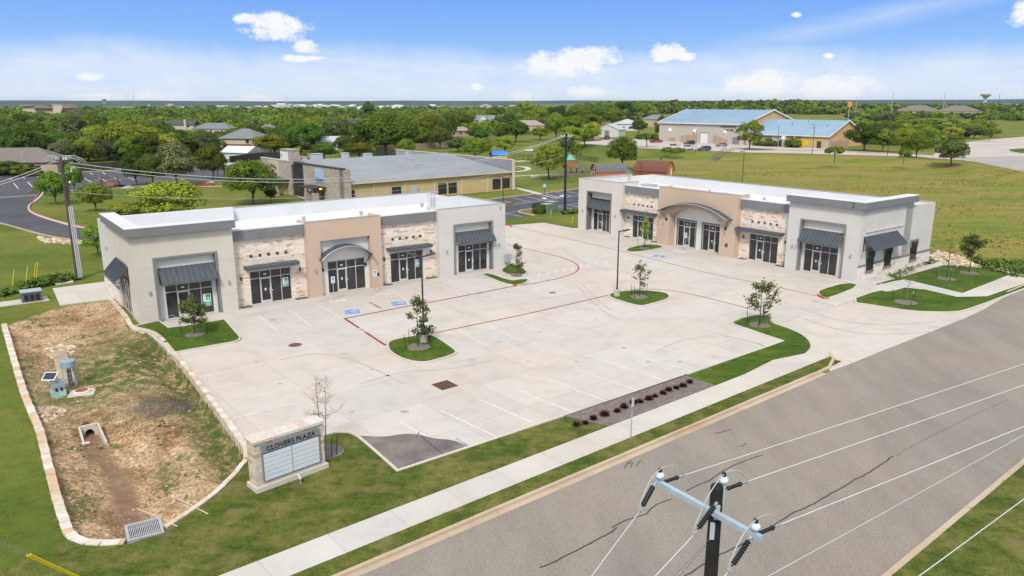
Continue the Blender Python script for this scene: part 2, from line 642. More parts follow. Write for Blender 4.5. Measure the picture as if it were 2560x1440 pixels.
M = {}
M['concrete'] = concrete_mat('plaza_concrete', (.515, .495, .46), (.53, .47, .41))
M['walk'] = concrete_mat('sidewalk_concrete', (.54, .525, .49), (.52, .48, .42), 3.0, .35)
M['kerbc'] = concrete_mat('kerb_concrete', (.56, .54, .50), (.54, .49, .42), 0, .4)
M['gutter'] = concrete_mat('gutter_concrete', (.44, .335, .225), (.50, .42, .32), 0, .7)
M['walk_far'] = concrete_mat('far_concrete', (.50, .46, .42), (.46, .40, .35), 6, .5)
M['road'] = asphalt_mat('street_asphalt', (.258, .238, .205), (.288, .249, .207), .42)
M['dark_asphalt'] = asphalt_mat('school_asphalt', (.072, .075, .088), (.10, .10, .108), .25)
M['paint'] = mat('white_paint', (.72, .72, .70), .6, .12, 3, coord='pos')
M['paint_worn'] = mat('worn_white_paint', (.635, .62, .59), .7, .12, 2, coord='pos')
M['red_paint'] = mat('red_paint', (.30, .032, .036), .6, .35, 2.5, coord='pos', fine=.25)
M['red_kerb'] = mat('red_kerb_paint', (.46, .075, .035), .6, .2, 2, coord='pos')
M['blue_paint'] = mat('blue_paint', (.10, .27, .60), .6, .15, 4, coord='pos')
M['lawn'] = grass_mat('lawn_grass', [(.044, .090, .008), (.062, .114, .010), (.092, .138, .017)], .35)
M['lawn_dry'] = grass_mat('verge_grass', [(.056, .088, .012), (.086, .114, .016), (.150, .152, .036)], .4, None, (.22, .175, .075))
M['mulch'] = mat('bark_mulch', (.15, .115, .095), .95, .35, 6, coord='pos', fine=.5, bump=.8, bscale=9)
M['gravelbed'] = mat('grey_mulch', (.21, .175, .155), .95, .3, 5, coord='pos', fine=.5, bump=.8, bscale=9)
M['blackgap'] = mat('tar', (.03, .028, .026), .8, .2, 2, coord='pos')
M['lime'] = stone_mat('limestone_wall', [(0, (.62, .55, .45)), (.2, (.70, .66, .58)), (.45, (.60, .47, .30)), (.6, (.66, .59, .50)), (.8, (.56, .40, .22)), (.88, (.68, .62, .54))], (.30, .26, .21), .7, .22, .012)

# ---- terrain -------------------------------------------------------
PLATEAU = [p.xy for p in gp([(1400, 352), (1500, 366), (1610, 375), (1760, 381), (1860, 387), (2000, 391), (2250, 399), (2420, 413), (2560, 434), (3400, 520), (3400, 262.5), (1560, 262.5), (1440, 300)], 1.5)]
BASIN_PX = [(12, 815), (35, 900), (60, 985), (100, 1080), (125, 1180), (150, 1275), (170, 1330), (182, 1346), (205, 1358), (240, 1363), (316, 1358), (408, 1325), (452, 1297),
            (505, 1262), (560, 1217), (600, 1172), (617, 1147), (618, 1128), (605, 1105), (545, 1022), (462, 915), (430, 882), (402, 846), (378, 830), (345, 826), (322, 815), (300, 775), (278, 750), (150, 768), (60, 800)]
BASIN = [p.xy for p in gp(BASIN_PX)]


def seg_dist(px, py, poly, closed=True):
    n = len(poly)
    best = np.full(px.shape, 1e9)
    for i in range(n if closed else n - 1):
        a, b = poly[i], poly[(i + 1) % n]
        dx, dy = b[0] - a[0], b[1] - a[1]
        t = np.clip(((px - a[0]) * dx + (py - a[1]) * dy) / (dx * dx + dy * dy + 1e-9), 0, 1)
        best = np.minimum(best, np.hypot(px - a[0] - t * dx, py - a[1] - t * dy))
    return best


def inside(px, py, poly):
    c = np.zeros(px.shape, bool)
    n = len(poly)
    for i in range(n):
        a, b = poly[i], poly[(i + 1) % n]
        k = ((a[1] > py) != (b[1] > py)) & (px < (b[0] - a[0]) * (py - a[1]) / (b[1] - a[1] + 1e-12) + a[0])
        c ^= k
    return c


def sstep(a, b, x):
    t = np.clip((x - a) / (b - a), 0, 1)
    return t * t * (3 - 2 * t)


CHAN = [p.xy for p in gp([(225, 1085), (262, 1150), (290, 1215), (318, 1275), (350, 1325)], -1.0)]
RWALL = [p.xy for p in gp([(617, 1147), (605, 1105), (545, 1022), (462, 915), (430, 882), (402, 846)])]


def height(x, y):
    x = np.asarray(x, float); y = np.asarray(y, float)
    sd = np.where(inside(x, y, PLATEAU), seg_dist(x, y, PLATEAU), -seg_dist(x, y, PLATEAU))
    h = 1.5 * sstep(-9, 0.5, sd)
    h = h + 8.0 * sstep(900, 985, y) * sstep(60, 160, x)
    ib = inside(x, y, BASIN)
    d = seg_dist(x, y, BASIN)
    deep = 0.55 + 0.75 * sstep(44, 36, y)
    dch = seg_dist(x, y, CHAN, False)
    dr = seg_dist(x, y, RWALL, False)
    bas = np.minimum(0.20 + 0.20 * d, deep) + .35 * sstep(2.2, .2, dch) + .85 * sstep(2.6, .25, dr)
    rough = .05 * np.sin(3.1 * x + 1.3 * y) * np.sin(2.3 * y - 1.1 * x) + .03 * np.sin(7.3 * x) * np.sin(6.1 * y)
    bas = (bas + rough * 1.3) * sstep(0, .9 if False else .35, d)
    top = seg_dist(x, y, [p.xy for p in gp([(278, 750), (150, 768), (60, 800), (12, 815)])], False)
    bas = bas * sstep(0, 3.5, top)
    return h - np.where(ib, bas, 0)


def hz(x, y):
    return float(height(np.array([x]), np.array([y]))[0])


def on(u, v, z=0.0):
    """photo pixel -> point on the terrain"""
    p = g(u, v, z)
    for _ in range(5):
        p = g(u, v, hz(p.x, p.y))
    return p


FIELD_POLY = [p.xy for p in gp([(2330, 640), (2200, 560), (1700, 440), (1500, 405), (1640, 398), (2000, 400), (2250, 403), (2420, 418), (3400, 560), (3400, 760), (2560, 712), (2450, 668)])]


def build_ground():
    def axis(lo, hi, f0, f1, fine, mid, far):
        a = list(np.arange(f0, f1, fine))
        x, st = f1, fine
        while x < hi:
            a.append(x)
            st = min(max(st * 1.12, fine), far)
            x += st
        a.append(hi)
        x, st = f0, fine
        b = []
        while x > lo:
            st = min(max(st * 1.12, fine), far)
            x -= st
            b.append(x)
        return np.array(b[::-1] + a)
    xs = axis(-9000, 9000, -42, -10, .33, 2, 900)
    ys = np.concatenate([np.arange(-60, 20, 4.0), axis(20.0001, 12000, 22, 63, .33, 2, 900)])
    # keep the embankment crisp
    extra = np.arange(170, 330, 2.0)
    ys = np.unique(np.round(np.concatenate([ys[(ys < 170) | (ys > 330)], extra]), 4))
    xs = np.unique(np.round(np.concatenate([xs[(xs < 0) | (xs > 160)], np.arange(0, 160, 2.0)]), 4))
    X, Y = np.meshgrid(xs, ys)
    Z = height(X, Y)
    nx, ny = len(xs), len(ys)
    co = np.stack([X, Y, Z], -1).reshape(-1, 3)
    idx = np.arange(nx * ny).reshape(ny, nx)
    q = np.stack([idx[:-1, :-1], idx[:-1, 1:], idx[1:, 1:], idx[1:, :-1]], -1).reshape(-1, 4)
    me = bpy.data.meshes.new('ground')
    me.vertices.add(len(co)); me.vertices.foreach_set('co', co.ravel().astype(np.float32))
    me.loops.add(q.size); me.loops.foreach_set('vertex_index', q.ravel().astype(np.int32))
    me.polygons.add(len(q)); me.polygons.foreach_set('loop_start', np.arange(0, q.size, 4, dtype=np.int32))
    me.polygons.foreach_set('loop_total', np.full(len(q), 4, np.int32))
    me.polygons.foreach_set('use_smooth', np.ones(len(q), bool))
    soil = inside(X, Y, BASIN).astype(float)
    sdf = np.where(inside(X, Y, FIELD_POLY), 1, -1) * seg_dist(X, Y, FIELD_POLY)
    field = sstep(-9, 7, sdf)
    ridge = np.exp(-((np.where(inside(X, Y, PLATEAU), 0, seg_dist(X, Y, PLATEAU)) - 6) / 5.0) ** 2) * (X > 60)
    field = np.maximum(field, ridge * .9)
    mud = sstep(.85, .3, seg_dist(X, Y, CHAN, False) + .25 * np.sin(2.2 * X + Y)) * soil
    pt_ = on(408, 1010); pt2 = on(330, 905)
    dark = sstep(2.3, .9, np.hypot((X - pt_.x) * .9, (Y - pt_.y) * .75) + .35 * np.sin(2.7 * X) * np.sin(2.1 * Y)) * soil
    gr_ = np.maximum(sstep(5.5, 1.2, np.hypot((X - pt2.x) * .75, (Y - pt2.y) * .36)), sstep(2.6, .9, seg_dist(X, Y, RWALL, False)) * (Y > 34)) * soil
    for nm, a in (('soil', soil), ('field', field), ('mud', mud), ('darksoil', dark), ('greenery', gr_)):
        at = me.attributes.new(nm, 'FLOAT', 'POINT')
        at.data.foreach_set('value', a.ravel().astype(np.float32))
    me.update(); me.validate()
    m, nt, b = new_mat('ground_cover')
    p = _pos(nt)

    def attr(n):
        a = nt.nodes.new('ShaderNodeAttribute'); a.attribute_name = n
        return a.outputs['Fac']
    lawn = _ramp(nt, _noise(nt, p, .05, 6, .65), [(.34, (.085, .128, .018)), (.5, (.140, .172, .030)), (.66, (.215, .212, .052))])
    fld = _ramp(nt, _noise(nt, p, .09, 6, .68, (.55, 1.5, 1)), [(.33, (.12, .18, .030)), (.45, (.20, .215, .042)), (.55, (.26, .225, .058)), (.67, (.30, .225, .085))])
    fn = nt.nodes.new('ShaderNodeMath'); fn.operation = 'ADD'
    nn = _ramp(nt, _noise(nt, p, .25, 4, .6), [(.2, -.25), (.8, .25)])
    nt.links.new(attr('field'), fn.inputs[0])
    nz = nt.nodes.new('ShaderNodeMath'); nz.operation = 'MULTIPLY_ADD'
    nz.inputs[1].default_value = .8; nz.inputs[2].default_value = -.4
    nt.links.new(_noise(nt, p, .25, 4, .6), nz.inputs[0]); nt.links.new(nz.outputs[0], fn.inputs[1])
    fn.use_clamp = True
    c = _mix(nt, fn.outputs[0], lawn, fld)
    n2 = _noise(nt, p, 1.1, 5, .7)
    c = _mix(nt, 1.0, c, _ramp(nt, n2, [(.25, .68), (.5, 1.0), (.78, 1.2)]), 'MULTIPLY')
    n3 = _noise(nt, p, 12, 2, .7)
    c = _mix(nt, 1.0, c, _ramp(nt, n3, [(.3, .7), (.7, 1.2)]), 'MULTIPLY')
    # bare basin soil with gravel and weeds
    s = _ramp(nt, _noise(nt, p, .33, 6, .65), [(.32, (.20, .115, .06)), (.45, (.36, .235, .13)), (.57, (.47, .34, .205)), (.7, (.31, .19, .10))])
    vo = nt.nodes.new('ShaderNodeTexVoronoi'); vo.inputs['Scale'].default_value = 7.5
    nt.links.new(p, vo.inputs['Vector'])
    s = _mix(nt, 1.0, s, _ramp(nt, vo.outputs['Color'], [(.1, .55), (.5, 1.0), (.9, 1.5)]), 'MULTIPLY')
    sg = _noise(nt, p, .30, 5, .72)
    sg2 = _noise(nt, p, 4.0, 3, .7)
    ad = nt.nodes.new('ShaderNodeMath'); ad.operation = 'MULTIPLY_ADD'; ad.inputs[1].default_value = .35
    nt.links.new(sg2, ad.inputs[0]); nt.links.new(sg, ad.inputs[2])
    s = _mix(nt, _ramp(nt, ad.outputs[0], [(.70, 0.0), (.82, .8)]), s, (.085, .11, .03))
    ag = nt.nodes.new('ShaderNodeMath'); ag.operation = 'MULTIPLY'
    nt.links.new(attr('greenery'), ag.inputs[0]); nt.links.new(_ramp(nt, _noise(nt, p, 1.3, 5, .7), [(.36, 0.0), (.54, 1.0)]), ag.inputs[1])
    s = _mix(nt, ag.outputs[0], s, _ramp(nt, _noise(nt, p, 5, 3, .7), [(.3, (.055, .085, .02)), (.7, (.12, .15, .04))]))
    s = _mix(nt, attr('mud'), s, _ramp(nt, _noise(nt, p, 1.6, 5, .65), [(.3, (.19, .11, .065)), (.7, (.30, .20, .13))]))
    dk = nt.nodes.new('ShaderNodeMath'); dk.operation = 'MULTIPLY'; dk.inputs[1].default_value = .8
    nt.links.new(attr('darksoil'), dk.inputs[0])
    s = _mix(nt, dk.outputs[0], s, _ramp(nt, _noise(nt, p, 4, 4, .7), [(.35, (.045, .042, .045)), (.65, (.13, .115, .09))]))
    c = _mix(nt, attr('soil'), c, s)
    nt.links.new(c, b.inputs['Base Color'])
    b.inputs['Roughness'].default_value = .95
    b.inputs['Specular IOR Level'].default_value = .1
    _bump(nt, b, n3, .8, .08)
    me.materials.append(m)
    o = bpy.data.objects.new('ground', me)
    COL.objects.link(o)
    struct(o)


build_ground()

# ---- plaza slab, street, pavement ---------------------------------
ZL = .02          # concrete lot
ZK = .14          # kerb top
ZG = .12          # kerbed lawns, pavement
slab = MB()
lot = gp([(428, 884), (462, 915), (545, 1022), (605, 1105), (622, 1140)]) + [S(-16, 2.6), S(-9.5, 2.6), S(-7.7, 2.6), S(2.6, 2.4), S(14.4, 2.3), S(20.5, -.2), S(24.0, -3.1), S(25, -3.35), S(44, -3.9), S(56, -3.3), S(75, 30)] + \
    gp([(2330, 640), (2250, 560), (1560, 505), (1447, 571), (1428, 570), (1360, 557), (1280, 563), (1230, 566), (1100, 620), (360, 800), (352, 818)])
slab.flat([p.xy for p in lot], ZL)
parking = struct(slab.build('parking_lot', M['concrete']))

street = MB()
street.flat([S(s, n) for s, n in ((-60, -3.3), (150, -3.3), (150, -16.35), (-60, -16.35))], .012)
road = struct(street.build('street', M['road']))
# driveway apron flare on the road edge, part of the slab
ap = MB().flat([S(22.7, -3.32), S(24.6, -3.45), S(30, -3.55), S(36, -3.75), S(44, -3.95), S(48, -3.9), S(56.5, -3.32), S(56, 0), S(25, 0)], .024)
ap.build('driveway_apron', M['concrete'], parking)

walk = MB()
walk.prism([S(-60, -1.88), S(-60, -.15), *[S(s, -.12) for s in (-40, -20, 0, 13)], S(17.5, -.05), S(21.4, .35), S(23.4, 1.5), S(24.1, 3.2), S(23.8, 6.0), S(26.2, 6.4), *[p for p in gp([(1990, 812), (2040, 840), (2075, 868)])], S(26.2, -1.3), S(25.6, -1.88)], -.1, ZG)
struct(walk.build('sidewalk', M['walk']))
walk2 = MB()
walk2.prism([p.xy for p in gp([(2030, 752), (2072, 748), (2150, 716), (2090, 700), (2135, 704), (2200, 712), (2361, 665), (2330, 655), (2395, 662), (2190, 712), (2222, 733), (2120, 756), (2090, 768)])], -.1, ZG - .02)
walk2.prism([p.xy for p in gp([(2196, 728), (2150, 716), (2186, 713), (2361, 663), (2326, 654), (2135, 704), (2110, 712), (2120, 757)])], -.1, ZG - .03)
walk2.prism([p.xy for p in gp([(2190, 716), (2260, 699), (2293, 708), (2406, 735), (2529, 687), (2640, 640), (2720, 640), (2560, 712), (2434, 756), (2275, 718), (2222, 735), (2190, 735)])], -.1, ZG - .012)
struct(walk2.build('plaza_walk', M['walk']))
# building-front walks (a touch greyer than the lot)
bw = MB()
bw.flat([p.xy for p in gp([(420, 822), (465, 818), (560, 802), (840, 742), (1230, 682), (1262, 668), (1150, 690), (700, 760), (420, 805)])], ZL + .006)
bw.flat([p.xy for p in gp([(1447, 573), (1540, 592), (1660, 620), (1800, 652), (2020, 692), (2090, 703), (2135, 704), (1990, 660), (1700, 600), (1500, 560)])], ZL + .006)
bw.build('storefront_walk', M['walk'], parking)

# kerb and gutter along the street
k = MB()
kp = [S(s, -3.0) for s in np.arange(-60, 23.0, 2.0)] + [S(23.2, -2.95), S(25.0, -2.3), S(26.2, -1.3)]
k.kerb(kp, .10, -.10, -.05, ZK, 0)
k.ribbon([S(s, 0) for s in np.arange(-60, 23.1, 2.0)], -3.1, -3.45, .018, 1)
kp2 = [S(56.5, -3.0)] + [S(s, -3.0) for s in np.arange(58, 150, 3.0)]
k.kerb(kp2, .10, -.10, -.05, ZK, 0)
k.ribbon([S(s, 0) for s in np.arange(56.5, 150, 3.0)], -3.1, -3.5, .018, 1)
k.kerb([S(s, -16.45) for s in np.arange(-60, 150, 3.0)], .12, -.15, -.05, .10, 0)
struct(k.build('street_kerb', [M['gutter'], M['gutter']]))
# verge between pavement and kerb
vg = MB()
vs_ = list(range(-60, 23, 2)) + [23.2, 24.2, 25.0, 25.7]
vo_ = [-2.9] * 41 + [-2.9] * (len(vs_) - 45) + [-2.87, -2.55, -2.2, -1.8]
vn = len(vs_)
vg.add([S(s, -1.87, ZG + .006) for s in vs_] + [S(s, o_, ZG + .006) for s, o_ in zip(vs_, vo_)], [(vn + i, vn + i + 1, i + 1, i) for i in range(vn - 1)])
struct(vg.build('street_verge', M['lawn_dry']))
vg = MB()
vg.prism([S(-60, -16.6), S(150, -16.6), S(150, -34), S(-60, -34)], -.1, ZG)
struct(vg.build('far_verge', M['lawn_dry']))

# ---- kerbed lawns ---------------------------------------------------
def lawn(name, px, kerb_w=.15, smooth=2, m='lawn', z=ZG, kerb=True, red=None):
    pts = gp(px)
    if smooth:
        pts = chaikin(pts, smooth)
    pts = [p.xy for p in pts]
    mb = MB()
    mb.prism(pts, -.08, z)
    o = struct(mb.build(name, M[m]))
    if kerb:
        a = sum(pts[i][0] * pts[(i + 1) % len(pts)][1] - pts[(i + 1) % len(pts)][0] * pts[i][1] for i in range(len(pts)))
        w = -kerb_w if a > 0 else kerb_w
        kb = MB().kerb(pts, w, 0, -.05, ZK, 0, True)
        kb.build('kerb', M['kerbc'], o)
    return o


lawn('island_lawn', [(972, 872), (980, 884), (1010, 901), (1050, 909), (1082, 905), (1136, 888), (1140, 880), (1085, 843), (1062, 839), (985, 852), (972, 860)])
lawn('island_lawn', [(1523, 741), (1530, 735), (1570, 729), (1620, 729), (1663, 734), (1674, 743), (1666, 751), (1612, 766), (1597, 767), (1560, 757), (1528, 746)])
lawn('island_lawn', [(1563, 628), (1580, 619), (1630, 612), (1664, 619), (1625, 627), (1582, 633)])
lawn('island_lawn', [(1250, 680), (1267, 667), (1290, 664), (1307, 673), (1320, 686), (1285, 693)], smooth=1)
lawn('island_lawn', [(1203, 687), (1224, 686), (1262, 700), (1282, 704), (1300, 701), (1322, 700), (1313, 710), (1288, 715), (1262, 711), (1225, 696)], smooth=1)
lawn('island_lawn', [(2047, 737), (2049, 728), (2116, 709), (2150, 716), (2072, 748), (2058, 745)], smooth=1)
lawn('corner_lawn', [(2120, 756), (2196, 728), (2222, 733), (2275, 718), (2434, 755), (2560, 712), (2750, 645), (2750, 652), (2560, 723), (2425, 774), (2387, 783), (2283, 781), (2208, 769)], smooth=1)
lawn('corner_lawn', [(2188, 713), (2361, 665), (2484, 676), (2529, 687), (2406, 734), (2293, 707), (2260, 701)], smooth=0, kerb=False)
lawn('front_lawn', [(340, 820), (352, 815), (397, 806), (420, 823), (465, 818), (560, 802), (598, 846), (596, 852), (585, 857), (428, 885), (400, 846), (376, 828)], smooth=0)
el = gp([(1833, 811), (1846, 803), (1884, 792), (1915, 791), (1927, 796), (1925, 810), (1967, 823), (1993, 834), (2013, 846), (2026, 862), (2025, 875), (2012, 887)])
el = [p.xy for p in chaikin(el, 1, False)]
mb = MB().prism(el + [S(21.4, .3).xy, S(17.5, -.08).xy, S(14.2, -.12).xy, S(14.2, 2.2).xy, g(1962, 856).xy], -.08, ZG + .012)
o = struct(mb.build('verge_lawn', M['lawn']))
MB().kerb([S(14.4, 2.33)] + gp([(1962, 856)]) + list(chaikin(gp([(1962, 856), (1833, 813), (1830, 808), (1846, 801), (1884, 790), (1918, 789), (1930, 796)]), 1, False))[1:], 0, .16, -.05, ZK).build('kerb', M['kerbc'], o)
# sign lawn and strip along the street up to the mulch bed
sg = gp([(622, 1142), (640, 1150), (700, 1120), (790, 1098), (818, 1091), (840, 1086), (872, 1087), (893, 1097), (992, 1182)])
mb = MB().prism([p.xy for p in sg] + [S(3.3, 2.5).xy, S(4.3, -.12).xy, S(-60, -.12).xy, S(-60, 2.5).xy, S(-33, 3.0).xy] +
                [p.xy for p in gp([(180, 1352), (205, 1364), (240, 1370), (330, 1364), (412, 1330), (455, 1303), (508, 1268), (565, 1222), (606, 1175)])], -.08, ZG - .03)
o = struct(mb.build('sign_lawn', M['lawn_dry']))
MB().kerb(list(chaikin(gp([(800, 1095), (818, 1090), (845, 1084), (874, 1086), (896, 1098), (992, 1184)]), 1, False)) + [S(-1, 2.65), S(3.3, 2.55)], 0, .16, -.05, ZK).build('kerb', M['kerbc'], o)
# mulch bed
mb = MB().prism([S(3.3, 2.5), S(4.3, -.12), S(14.2, -.12), S(14.2, 2.25)], -.08, ZG - .01)
o = struct(mb.build('mulch_bed', M['gravelbed']))
MB().kerb([S(3.3, 2.5), S(14.4, 2.33)], 0, .07, -.05, ZG).build('kerb', M['mulch'], o)  # no real kerb: dark strip painted in for the shaded drop at the bed's edge
# black drip edge under the retaining wall top and joints in the slab
# ---- painted markings -----------------------------------------------
def line(mb, a, b, w, z=ZL + .008, mi=0):
    a, b = Vector(a), Vector(b)
    d = (b - a).xy.normalized()
    n = Vector((-d.y, d.x)) * w / 2
    return mb.add([(*(a.xy + n), z), (*(a.xy - n), z), (*(b.xy - n), z), (*(b.xy + n), z)], [(3, 2, 1, 0)], mi)


mk = MB()
# street-side row: stalls on a 2.74 m pitch, square to the street
for i in range(11):
    p = g(1000, 1057)
    q = g(1763, 833)
    a = p.lerp(q, i / 10.0)
    n = (SO.xy + SN * 2.62 - a.xy).dot(SN)
    a2 = a.xy + SN * n + SE * .35
    line(mk, a, (*a2, 0), .11)
# middle row
for a, b in (((1147, 827), (1232, 872)), ((1212, 812), (1303, 853)), ((1277, 798), (1373, 835)), ((1337, 783), (1432, 817)), ((1397, 770), (1492, 803)), ((1455, 757), (1548, 787))):
    line(mk, g(*a), g(*b), .10)
# row in front of the left building
for a, b in (((645, 790), (698, 832)), ((720, 773), (777, 815)), ((790, 760), (858, 798)), ((875, 745), (945, 780)), ((975, 727), (1018, 752)), ((1040, 718), (1098, 747)), ((1097, 711), (1152, 738)), ((1152, 702), (1215, 728))):
    line(mk, g(*a), g(*b), .10)
# long stalls against the retaining wall
for a, b in (((450, 919), (622, 882)), ((495, 945), (672, 907)), ((530, 972), (702, 936)), ((535, 1018), (735, 967)), ((563, 1052), (765, 1003)), ((605, 1094), (782, 1046))):
    line(mk, g(*a), g(*b), .10)
mk.build('stall_lines', M['paint_worn'], parking)
# hatched crossing ladders
hx = MB()
for a, b in (((1345, 695), (1350, 683)), ((1367, 690), (1372, 678)), ((1388, 685), (1392, 674)), ((1410, 681), (1413, 670)), ((1430, 677), (1432, 666)), ((1452, 672), (1453, 661)), ((1472, 668), (1472, 657)), ((1490, 664), (1491, 654)), ((1512, 660), (1517, 651)), ((1562, 650), (1567, 643))):
    line(hx, g(*a), g(*b), .22)
L0, L1, L2, L3 = g(1958, 797), g(2040, 770), g(2098, 765), g(2010, 806)
for i in range(7):
    t = i / 6
    line(hx, L0.lerp(L1, t), L3.lerp(L2, t), .12)
line(hx, L3, L2, .12)
for i in range(6):
    t = i / 6
    line(hx, g(884, 752).lerp(g(965, 786), t), g(912, 742).lerp(g(1000, 774), t), .09)
hx.build('crossing_hatch', mat('faded_paint', (.545, .525, .49), .8, .08, 2, coord='pos'), parking)
# fire lane lines in red
fl = MB()
for path, w in (([(1290, 715), (1120, 748), (1010, 768), (862, 797), (962, 863), (985, 857)], .17), ([(1290, 715), (1340, 708)], .17),
                ([(1062, 838), (1160, 818), (1300, 789), (1420, 762), (1522, 738)], .13)):
    pts = gp(path)
    fl.ribbon(pts, -w * .6, w * .6, ZL + .009)
for path, w in (([(1265, 610), (1330, 626), (1400, 642), (1436, 656), (1448, 668), (1444, 679), (1420, 690), (1385, 699), (1335, 709)], .15), ([(1560, 727), (1600, 723), (1650, 724), (1700, 730), (1760, 743), (1830, 761), (1900, 779)], .13),
                ([(1262, 561), (1330, 577), (1440, 602), (1560, 630), (1600, 640), (1700, 666), (1800, 690), (1930, 715), (2040, 740)], .11)):
    pts = chaikin(gp(path), 2, False)
    fl.ribbon(pts, -w / 2, w / 2, ZL + .009)
fl.build('fire_lane_line', M['red_paint'], parking)
rk = MB()
for path in ([(1283, 715), (1297, 713), (1306, 711)], [(2046, 740), (2060, 747), (2072, 750)], [(1258, 560), (1272, 564), (1280, 568)]):
    rk.kerb(gp(path), -.16, .08, 0, ZK + .012)
rk.build('red_kerb', M['red_kerb'], parking)


def text_mesh(body, size, mats, name, parent=None, extrude=.004, align='CENTER'):
    cu = bpy.data.curves.new('txt', 'FONT')
    cu.body = body
    cu.size = size
    cu.extrude = extrude
    cu.align_x = align
    cu.align_y = 'CENTER'
    t = bpy.data.objects.new('txt', cu)
    COL.objects.link(t)
    dg = bpy.context.evaluated_depsgraph_get()
    me = bpy.data.meshes.new_from_object(t.evaluated_get(dg))
    bpy.data.objects.remove(t)
    me.name = name
    me.materials.clear()
    me.materials.append(mats)
    box_uv(me) if not me.uv_layers else None
    o = bpy.data.objects.new(name, me)
    COL.objects.link(o)
    if parent is not None:
        o.parent = parent
    return o


def wheelchair(px, rot, s, name):
    """blue square with the white wheelchair figure"""
    c = g(*px)
    o = MB().add([(-.62 * s, -.62 * s, 0), (.62 * s, -.62 * s, 0), (.62 * s, .62 * s, 0), (-.62 * s, .62 * s, 0)], [(0, 1, 2, 3)]).build(name, M['blue_paint'], parking)
    o.location = (c.x, c.y, ZL + .010)
    o.rotation_euler = (0, 0, rot)
    f = MB()
    arc = [(-.05 + .27 * math.cos(t), -.18 + .27 * math.sin(t)) for t in np.linspace(2.4, 6.4, 14)]
    f.ribbon(arc, -.04, .04, .004)
    f.ribbon([(-.05, .28), (-.04, -.08), (.2, -.1), (.32, -.38), (.42, -.34)], -.045, .045, .005)
    f.ribbon([(-.05, .1), (.17, .1)], -.035, .035, .006)
    f.flat([(-.05 + .09 * math.cos(t), .42 + .09 * math.sin(t)) for t in np.linspace(0, 6.28, 12)[:-1]], .004)
    q = f.build('wheelchair_figure', M['paint'], o)
    q.scale = (s, s, 1)


LA, RA_ = R(37.05), R(-52.94)
wheelchair((881, 780), LA + math.pi / 2 - .35, 1.0, 'accessible_symbol')
wheelchair((997, 759), LA + math.pi / 2 - .35, 1.0, 'accessible_symbol')
wheelchair((1647, 641), RA_ + .35, 1.0, 'accessible_symbol')
M['dark_paint'] = mat('dark_lettering', (.12, .11, .10), .7, .2, 3)
t = text_mesh('NO PARKING', .42, M['dark_paint'], 'no_parking_lettering', parking)
c = g(938, 764); t.location = (c.x, c.y, ZL + .006); t.rotation_euler = (0, 0, LA - 1.62)
t = text_mesh('FIRE LANE', .30, M['paint'], 'fire_lane_lettering', parking)
c = g(905, 826); t.location = (c.x, c.y, ZL + .011); t.rotation_euler = (0, 0, -R(57))
# damp silt stain in the low corner stall
def stain_mat(name, a, b_):
    m, nt, b = new_mat(name)
    p = _pos(nt)
    n = _noise(nt, p, .55, 5, .6)
    c = _ramp(nt, n, [(.32, a), (.5, tuple((x + y) / 2 for x, y in zip(a, b_))), (.7, b_)])
    n2 = _noise(nt, p, 7, 4, .7)
    c = _mix(nt, 1.0, c, _ramp(nt, n2, [(.3, .8), (.7, 1.12)]), 'MULTIPLY')
    nt.links.new(c, b.inputs['Base Color'])
    b.inputs['Roughness'].default_value = .55
    return m


M['stain'] = stain_mat('damp_silt', (.085, .075, .078), (.25, .205, .17))
pd = chaikin(gp([(893, 1090), (960, 1094), (1010, 1085), (1050, 1087), (1085, 1098), (1130, 1100), (1172, 1117)]), 2, False) + gp([(1110, 1140), (992, 1179)])
MB().flat([p.xy for p in pd], ZL + .013).build('water_stain', M['stain'], parking)
jt = MB()
line(jt, g(1052, 1092), g(1110, 1138), .05, ZL + .018)
line(jt, g(1041, 1096), g(1049, 1080), .035, ZL + .018)
line(jt, g(1140, 1097), g(1175, 1118), .03, ZL + .018)
jt.build('slab_joint', M['blackgap'], parking)
# faint tyre scuffs and oil drips on the slab
sc_ = MB()
for path, w in (([(1440, 712), (1462, 735), (1480, 755), (1510, 780), (1545, 800)], .10), ([(1452, 708), (1476, 732), (1496, 752), (1526, 776)], .10), ([(1405, 620), (1440, 648), (1490, 668), (1560, 680)], .12), ([(1640, 880), (1700, 850), (1790, 838), (1880, 850)], .09),
                ([(900, 960), (1000, 930), (1120, 925), (1240, 900)], .10), ([(700, 900), (800, 880), (900, 905), (1010, 960)], .10), ([(2000, 770), (2080, 800), (2200, 815), (2340, 805)], .13), ([(1990, 790), (2070, 820), (2190, 840), (2330, 830)], .13)):
    sc_.ribbon(chaikin(gp(path), 3, False), -w, w, ZL + .0055)
sc_.build('tyre_scuffs', mat('tyre_scuff', (.462, .436, .40), .85, .10, .6, coord='pos', fine=.2), parking)
od = MB()
rnd_ = random.Random(12)
for u, v in ((1246, 856), (1168, 735), (1440, 905), (1620, 905), (1785, 893), (1560, 870), (930, 925), (860, 885), (700, 960), (640, 905), (790, 1035), (880, 1030), (1010, 1030), (1180, 900), (680, 800), (742, 812), (830, 782), (1200, 735), (1350, 830), (1490, 800), (1320, 905), (1700, 905)):
    c_ = g(u, v)
    r_ = rnd_.uniform(.07, .2)
    od.flat([(c_.x + r_ * rnd_.uniform(.6, 1.3) * math.cos(a) * 1.5, c_.y + r_ * rnd_.uniform(.6, 1.3) * math.sin(a)) for a in np.linspace(0, 6.28, 11)[:-1]], ZL + .007)
od.build('oil_drips', mat('oil_drip', (.33, .305, .275), .7, .2, 3, coord='pos'), parking)
